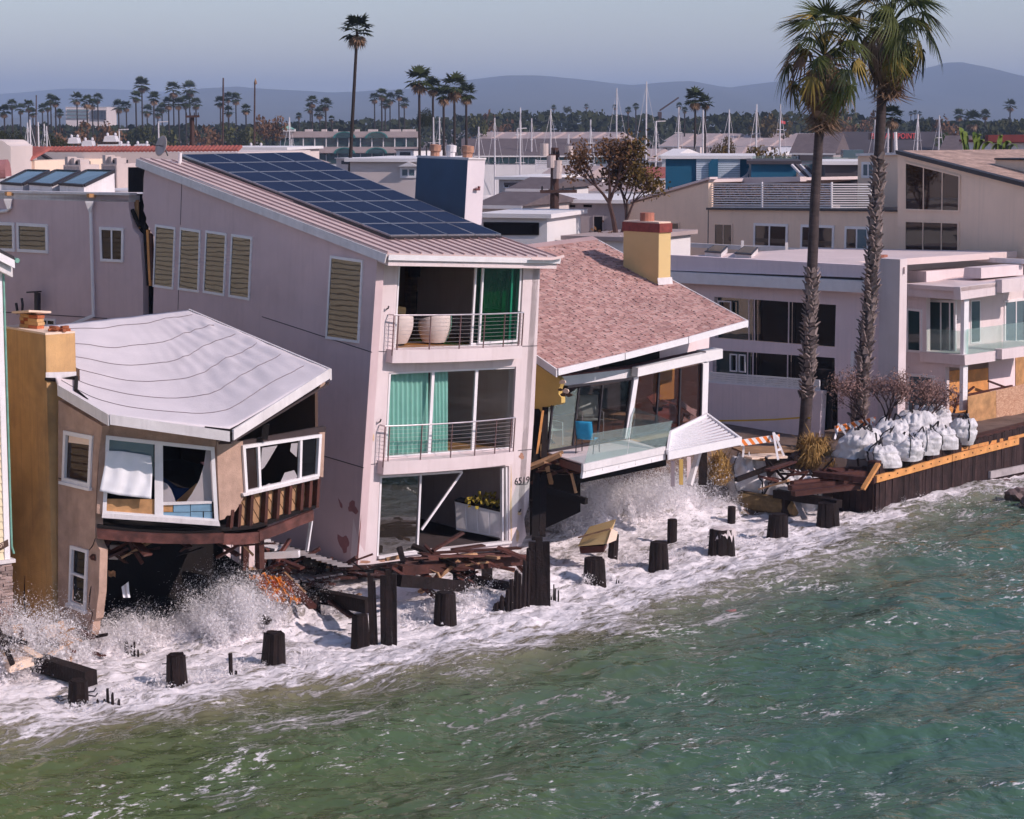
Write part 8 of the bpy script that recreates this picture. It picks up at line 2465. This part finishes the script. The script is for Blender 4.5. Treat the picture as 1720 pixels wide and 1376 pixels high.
# --- trees
# branching of the big bare tree
bt = thing('bare_tree', 'tall sparse brown tree with forked trunk behind the shingle roof', 'tree', V((atD(1035, 392, 96).x, 96, 1.9)))
rr = random.Random(21)
mbt = MB(); tips = []
def branch(p, d, L, r, lev):
    q = p + d * L
    mid = (p + q) / 2 + V((rr.uniform(-.05, .05), 0, 0)) * L
    mbt.tube([p, mid, q], [r, r * .85, r * .68], 6, False)
    if lev == 0:
        tips.append(q); return
    for k in range(3 if lev > 1 else 4):
        nd = (d + V((rr.uniform(-.75, .75), rr.uniform(-.6, .6), rr.uniform(-.1, .45)))).normalized()
        branch(q, nd, L * rr.uniform(.55, .8), r * .62, lev - 1)
b0 = V((atD(1035, 392, 96).x, 96, 1.9))
branch(b0, V((0, 0, 1)), 6.3, .15, 0)
tips.clear()
branch(b0 + UP * 6.2, V((-.22, 0, 1)).normalized(), 1.45, .12, 4); branch(b0 + UP * 5.6, V((.36, .1, 1)).normalized(), 1.3, .10, 4); branch(b0 + UP * 4.0, V((-.45, 0, .8)).normalized(), .9, .08, 3)
mbt.build('trunk', 'pole_wood', bt)
rng = np.random.default_rng(4)
for nm, mt, sel, nn in (('leaf_clump', 'leaf_red_brown', 0, 15), ('leaf_clump', 'leaf_olive', 1, 17)):
    vs, fs = [], []
    for i, q in enumerate(tips):
        if (q.x > b0.x + .6) != bool(sel): continue
        for _ in range(nn):
            c = np.array(q) + rng.normal(size=3) * .26
            a = rng.normal(size=3); a /= np.linalg.norm(a); b_ = np.cross(a, rng.normal(size=3)); b_ /= np.linalg.norm(b_); s = rng.uniform(.06, .13)
            k = len(vs); vs += [tuple(c - a * s), tuple(c + b_ * s * .5), tuple(c + a * s), tuple(c - b_ * s * .5)]; fs.append((k, k + 1, k + 2, k + 3))
    mb = MB(); mb.v = vs; mb.f = fs; mb.build(nm, mt, bt)
for lb, px, yt, w, D, c in (('round dark tree left of the sailboat masts', 12, 212, 46, 260, 'leaf_dark'), ('dark bushy tree right of the leftmost masts', 100, 222, 42, 250, 'leaf_dark'), ('brown tree below the far office block', 120, 203, 50, 420, 'leaf_red_brown'), ('brown tree right of the far office block', 180, 201, 50, 420, 'leaf_red_brown'), ('dark tree behind the motor yachts', 225, 205, 46, 430, 'leaf_dark'),
        ('dark mass of tree under the left palm cluster', 262, 208, 60, 440, 'leaf_mid'), ('dark tree right of the red-brown utility pole', 345, 206, 52, 430, 'leaf_red_brown'), ('reddish round tree right of the thin pole', 446, 186, 46, 420, 'leaf_red_brown'), ('dark tree left of the reddish round tree', 405, 203, 50, 430, 'leaf_mid'), ('dark tree behind the marina lantern', 475, 203, 40, 560, 'leaf_dark'),
        ('olive bushy tree right of the blue building with bright base', 1283, 226, 88, 150, 'leaf_olive'), ('green bush at the foot of the palm clump by the chimney', 716, 180, 30, 300, 'leaf_dark'), ('tree behind the clump right of the chimney', 800, 196, 44, 500, 'leaf_mid'), ('rounded dark tree above the masts', 868, 176, 78, 620, 'leaf_dark'), ('brown tree left of the rounded dark one', 835, 186, 60, 600, 'leaf_red_brown'), ('narrow dark cypress above the masts', 952, 176, 13, 600, 'leaf_dark'),
        ('dark tree left of the bare tree top', 1000, 180, 40, 620, 'leaf_dark'), ('round olive tree above the row houses', 1296, 178, 52, 520, 'leaf_olive'), ('darker tree left of the round olive one', 1250, 180, 44, 560, 'leaf_dark'), ('tree behind the left big palm trunk', 1400, 186, 80, 560, 'leaf_mid'), ('brown tree between the two big palms', 1448, 184, 50, 520, 'leaf_red_brown'), ('brown tree right of the red sign', 1583, 192, 52, 480, 'leaf_red_brown'), ('dark tree at the right, two along from the sign', 1545, 196, 40, 480, 'leaf_dark'), ('tall dark tree near the right edge', 1690, 184, 60, 520, 'leaf_dark'), ('dark tree cut by the right edge', 1730, 196, 60, 520, 'leaf_mid'), ('green bush before the brown tree right of the sign', 1586, 220, 26, 300, 'leaf_bright'), ('dark bush above the red fascia house', 1660, 206, 40, 400, 'leaf_dark'), ('bush below the row houses right of centre', 1215, 232, 40, 300, 'leaf_olive')):
    tree(lb, px, yt, w, D, c)
# --- bright banana-like fronds at right
bn = thing('banana_plant', 'bright green broad-leaved plants beyond the beige roof at right', 'plant', atD(1640, 265, 112))
for k, (x0, y0, x1, y1, w) in enumerate(((1622, 262, 1610, 214, .5), (1625, 262, 1618, 222, .5), (1636, 262, 1648, 228, .6), (1640, 262, 1634, 224, .5), (1645, 264, 1672, 246, .5), (1676, 264, 1684, 230, .5), (1682, 264, 1700, 244, .5), (1640, 264, 1655, 240, .5), (1690, 264, 1712, 254, .4), (1660, 264, 1690, 252, .4), (1630, 264, 1612, 244, .4))):
    a, b_ = atD(x0, y0, 112), atD(x1, y1, 112)
    rows = []
    for i in range(9):
        t_ = i / 8; p = lerp(a, b_, t_) + UP * (.5 * sin(pi * t_)) ; ww = .6 * w * sin(pi * min(1, .1 + .9 * t_)) * .5 * (1 + .3 * ((i % 2) - .5))
        rows.append([p + V((-ww, -.1, -.15 * ww)), p, p + V((ww, .15, -.15 * ww))])
    MB().grid(rows).build('leaf', 'leaf_bright', bn)
# --- the far wood that closes the horizon, one mass
vs, fs = [], []
rng = np.random.default_rng(77)
prof_x = [-300, 0, 60, 110, 200, 300, 400, 470, 520, 600, 700, 790, 840, 900, 960, 1010, 1060, 1110, 1160, 1230, 1290, 1330, 1380, 1440, 1500, 1560, 1620, 1680, 2000]
prof_y = [214, 213, 215, 213, 214, 212, 213, 210, 207, 205, 203, 198, 192, 190, 192, 194, 196, 198, 199, 193, 192, 193, 193, 194, 202, 204, 206, 205, 205]
N_ = 24000
px_ = rng.uniform(-700, 2400, N_); D_ = rng.uniform(560, 860, N_)
yt_ = np.interp(px_, prof_x, prof_y) + 9 * fbm(px_ * .03, px_ * 0, 3.0, 3) + 5 * fbm(px_ * .22, px_ * 0, 8.0, 2)
ztop_ = 13 + (205 - yt_) / FPX * D_
zz_ = 2 + (ztop_ - 2) * rng.uniform(0, 1, N_) ** .45
xx_ = (px_ - 860) / FPX * D_
for x, y, z in zip(xx_, D_, zz_):
    a = rng.normal(size=3); a /= np.linalg.norm(a); b_ = np.cross(a, rng.normal(size=3)); b_ /= np.linalg.norm(b_)
    s = rng.uniform(.5, 1.5); c = np.array((x, y, z)); k = len(vs)
    vs += [tuple(c - a * s), tuple(c + b_ * s * .7), tuple(c + a * s), tuple(c - b_ * s * .7)]; fs.append((k, k + 1, k + 2, k + 3))
mb = MB(); mb.v = vs; mb.f = fs
mb.build('far_wood', 'leaf_dark', None, kind='stuff', label='dark belt of far trees along the whole horizon', category='trees')
# town roofs scattered through the middle distance so the land reads as built up
rt = random.Random(31)
for k in range(46):
    px = rt.uniform(-40, 1760); D = rt.uniform(300, 540); w = rt.uniform(22, 52)
    y = 205 + (13 - rt.uniform(5.5, 8.0)) / D * FPX
    t, pl = house_box('distant low-roofed house in the marina district, %s from the left' % ordn(k), (px, px + w, y), D, 12, rt.choice(['wall_white', 'wall_pale', 'wall_grey', 'wall_white']), rt.choice(['roof_pale', 'roof_grey', 'roof_pale', 'wall_white', 'roof_dark']), 'distant_house', heading=rt.uniform(-85, -50), roof_h=rt.choice([0, 1.2, 1.5]), group='distant marina houses')
    t['px'] = px
    MB().prism(pl.q([(px + w * .2, y + 3), (px + w * .8, y + 3), (px + w * .8, y + 9), (px + w * .2, y + 9)], .1), -pl.n * .1).build('window', 'glass_dark', t)
dh = sorted([o for o in bpy.data.objects if o.name.startswith('distant_house')], key=lambda o: o['px'])
for k, o in enumerate(dh):
    o['label'] = 'distant low-roofed house in the marina district, %s from the left' % ordn(k); del o['px']

# --- brush by the palms
def brush(label, px, py, zb, w_px, h_px, m_, n, droop=.5, D=None, kind='blade', name='dry_brush', thick=.012):
    base = onz(px, py, zb); W = w_px / FPX * base.y / 2; H = h_px / FPX * base.y
    t = thing(name, label, 'shrub', base)
    rr = random.Random(n); vs, fs = [], []
    for k in range(n):
        a = rr.uniform(0, 2 * pi); r = W * rr.uniform(.2, 1.0); h = H * rr.uniform(.3, 1.0)
        a2 = a + rr.uniform(-.9, .9); ro = r * rr.uniform(0, .55)
        p0 = base + V((cos(a) * ro, sin(a) * ro, h * rr.uniform(0, .25))); p1 = p0 + V((cos(a2) * r * .4, sin(a2) * r * .4, h * rr.uniform(.35, .8))); p2 = p1 + V((cos(a2) * r * .45, sin(a2) * r * .45, h * (.25 - droop * rr.uniform(.0, 1.2))))
        s = V((-sin(a), cos(a), rr.uniform(-.5, .5))) * thick
        k0 = len(vs); vs += [tuple(p0 - s), tuple(p0 + s), tuple(p1 - s), tuple(p1 + s), tuple(p2)]; fs += [(k0, k0 + 1, k0 + 3, k0 + 2), (k0 + 2, k0 + 3, k0 + 4)]
    mb = MB(); mb.v = vs; mb.f = fs; mb.build('blades', m_, t, kind='stuff')
    return t
brush('straw-coloured dry palm brush at the foot of the nearer palm', 1368, 790, 1.2, 76, 66, 'brush_dry', 2600, .6, thick=.014)
brush('yellow-brown bush behind the louvred panel\'s prop', 1208, 815, .9, 52, 62, 'brush_dry', 1600, .4, thick=.016)
brush('small dry tuft left of the tall strapped sandbag', 1398, 796, 1.2, 40, 34, 'brush_dry', 260, .8)
ds = thing('dead_shrub', 'pinkish dead shrub of bare twigs above the sandbags', 'shrub', onz(1492, 735, 1.9))
mbt = MB(); tips = []
rr = random.Random(9)
b0 = onz(1480, 735, 1.9)
for (dx, lean) in ((-.3, -.5), (.2, .1), (.7, .55), (1.1, .8), (-.1, .3)):
    branch(b0 + V((dx, 0, 0)), V((lean, rr.uniform(-.3, .3), 1)).normalized(), .78, .05, 4)
mbt.build('branches', 'pole_wood', ds)
vs, fs = [], []
for q in tips:
    for _ in range(12):
        c = np.array(q) + rng.normal(size=3) * .16; a = rng.normal(size=3); a /= np.linalg.norm(a); b_ = np.cross(a, rng.normal(size=3)); b_ /= np.linalg.norm(b_); s = rng.uniform(.03, .07)
        k = len(vs); vs += [tuple(c - a * s), tuple(c + b_ * s * .3), tuple(c + a * s), tuple(c - b_ * s * .3)]; fs.append((k, k + 1, k + 2, k + 3))
mb = MB(); mb.v = vs; mb.f = fs; mb.build('twigs', 'brush_pink', ds, kind='stuff')
# terrace planting behind the beige rail
pt_ = thing('terrace_planting', 'dark brown planting behind the white terrace rail', 'plants', P5(1290, 348, -1))
vs, fs = [], []
for _ in range(1500):
    c = np.array(P5(rng.uniform(1200, 1395), rng.uniform(312, 348), -1.0 - rng.uniform(0, 1))); a = rng.normal(size=3); a /= np.linalg.norm(a); b_ = np.cross(a, rng.normal(size=3)); b_ /= np.linalg.norm(b_); s = rng.uniform(.06, .16)
    k = len(vs); vs += [tuple(c - a * s), tuple(c + b_ * s * .5), tuple(c + a * s), tuple(c - b_ * s * .5)]; fs.append((k, k + 1, k + 2, k + 3))
mb = MB(); mb.v = vs; mb.f = fs; mb.build('foliage', 'leaf_red_brown', pt_, kind='stuff')
MB().prism(P5.q([(1200, 344), (1395, 344), (1395, 352), (1200, 351)], -.8), -P5.n * .6).build('planter', 'wall_grey', pt_)

# ================================================================ spray thrown up by the waves
m_, nt, b = new_mat('spray'); nt.nodes.remove(b)
df = N(nt, 'ShaderNodeBsdfDiffuse'); df.inputs[0].default_value = (.93, .90, .91, 1)
tl = N(nt, 'ShaderNodeBsdfTranslucent'); tl.inputs[0].default_value = (.93, .90, .91, 1)
mx = N(nt, 'ShaderNodeMixShader'); mx.inputs[0].default_value = .5
nt.links.new(df.outputs[0], mx.inputs[1]); nt.links.new(tl.outputs[0], mx.inputs[2]); nt.links.new(mx.outputs[0], nt.nodes['Material Output'].inputs[0])
DIA = np.array([(1, 0, 0), (-.5, .87, 0), (-.5, -.87, 0)], float)
def splash(label, px, py, L, Wd, H, jets, per, seed, size=(.007, .020), tilt=(0, 0), z0=.1, core=1.0, narrow=1.0):
    rng = np.random.default_rng(seed)
    c = onz(px, py, z0)
    P = []; S = []
    al = np.array(SA); ac = np.array(ST); up = np.array((0, 0, 1.0)); c0 = np.array(c)
    for j in range(jets):
        u, w = rng.uniform(-1, 1), rng.normal() * .5
        b0 = c0 + al * u * L + ac * w * Wd
        h = H * rng.uniform(.25, 1.0) * (1 - .55 * u * u)
        d = up + al * (rng.normal() * .35 + tilt[0]) + ac * (rng.normal() * .35 + tilt[1])
        n = int(per * (.4 + h / H))
        t = rng.uniform(0, 1, n) ** .75
        pos = b0 + d * (h * t)[:, None] - up * (h * .30 * t * t)[:, None]
        spread = (.03 + .20 * t) * h * narrow
        # clumps along the jet make fingers and gaps
        cl = rng.normal(size=(14, 3)) * .75
        g = rng.integers(0, 14, n)
        pos = pos + (cl[g] + rng.standard_t(2.5, size=(n, 3)).clip(-3, 3) * .28) * spread[:, None]
        sz = rng.lognormal(0, .55, n) * (size[0] + (size[1] - size[0]) * (1 - t) ** 1.5)
        P.append(pos); S.append(np.clip(sz, .006, .055))
    # dense boiling core near the water
    nc = int(jets * per * .7 * core)
    if nc:
        u = rng.uniform(-1, 1, nc); w = rng.normal(size=nc) * .55
        zz = np.abs(rng.normal(size=nc)) * H * .28 * (1 - .5 * u * u)
        bump = .5 + .9 * fbm(u * L * 1.5, w * Wd * 1.5, seed, 3)
        P.append(c0 + al * (u * L * 1.05)[:, None] + ac * (w * Wd * 1.1)[:, None] + up * (zz * np.clip(bump, .1, 2))[:, None]); S.append(np.clip(rng.lognormal(0, .5, nc) * .018, .006, .05))
    P = np.concatenate(P); S = np.concatenate(S)
    keep = P[:, 2] > -.1; P = P[keep]; S = S[keep]
    n = len(P)
    A = rng.normal(size=(n, 3)); A /= np.linalg.norm(A, axis=1)[:, None]
    B = np.cross(A, rng.normal(size=(n, 3))); B /= np.linalg.norm(B, axis=1)[:, None]
    C = np.cross(A, B)
    co = P[:, None, :] + S[:, None, None] * (DIA[None, :, 0:1] * A[:, None] * rng.uniform(.8, 1.8, (n, 1, 1)) + DIA[None, :, 1:2] * B[:, None] + DIA[None, :, 2:3] * C[:, None])
    co = co.reshape(-1, 3)
    fs = np.arange(n * 3).reshape(n, 3)
    me = big_mesh('spray', co, fs, 'spray', True)
    o = put('wave_splash', me); o['kind'] = 'stuff'; o['label'] = label; o['category'] = 'splash'
    return n
tot = 0
tot += splash('white burst of spray at the bottom left corner post', 35, 1128, 1.5, .5, 2.0, 130, 1200, 1)
tot += splash('low spray in front of the dark cavity', 225, 1088, 1.7, .45, 1.25, 80, 700, 2)
tot += splash('fountain of spray before the orange sheet', 400, 1070, 1.2, .45, 2.0, 120, 1400, 3)
tot += splash('thin spray flung up at the leaning house\'s left corner', 560, 1035, .7, .35, 2.2, 30, 350, 4, (.005, .012), core=.1)
tot += splash('spray under the leaning house\'s front beam', 770, 1030, 2.0, .5, 1.0, 40, 300, 5, core=.5)
tot += splash('wide wall of spray below the left half of the tipped deck', 975, 886, 1.7, .8, 2.5, 150, 1300, 6)
tot += splash('tall spray below the right half of the tipped deck', 1090, 872, 2.0, .8, 2.5, 150, 1300, 7)
tot += splash('thin spray beside the dry bush right of the deck', 1195, 866, 1.2, .5, 1.6, 40, 350, 8, (.005, .012), core=.4)
tot += splash('spray bursting from the foam-drenched piling', 1000, 978, .5, .3, .8, 14, 250, 9, core=.3)
tot += splash('spray running along the plank sea wall foot', 1560, 846, 4.0, .25, .45, 40, 160, 10, (.004, .010), core=.6)
tot += splash('foam burst around the pale piling at centre right', 1150, 930, 3.0, .5, .45, 40, 160, 11, (.004, .010), core=.8)
tot += splash('foam burst along the pilings at lower left', 330, 1140, 3.5, .4, .45, 40, 160, 12, (.004, .010), core=.8)
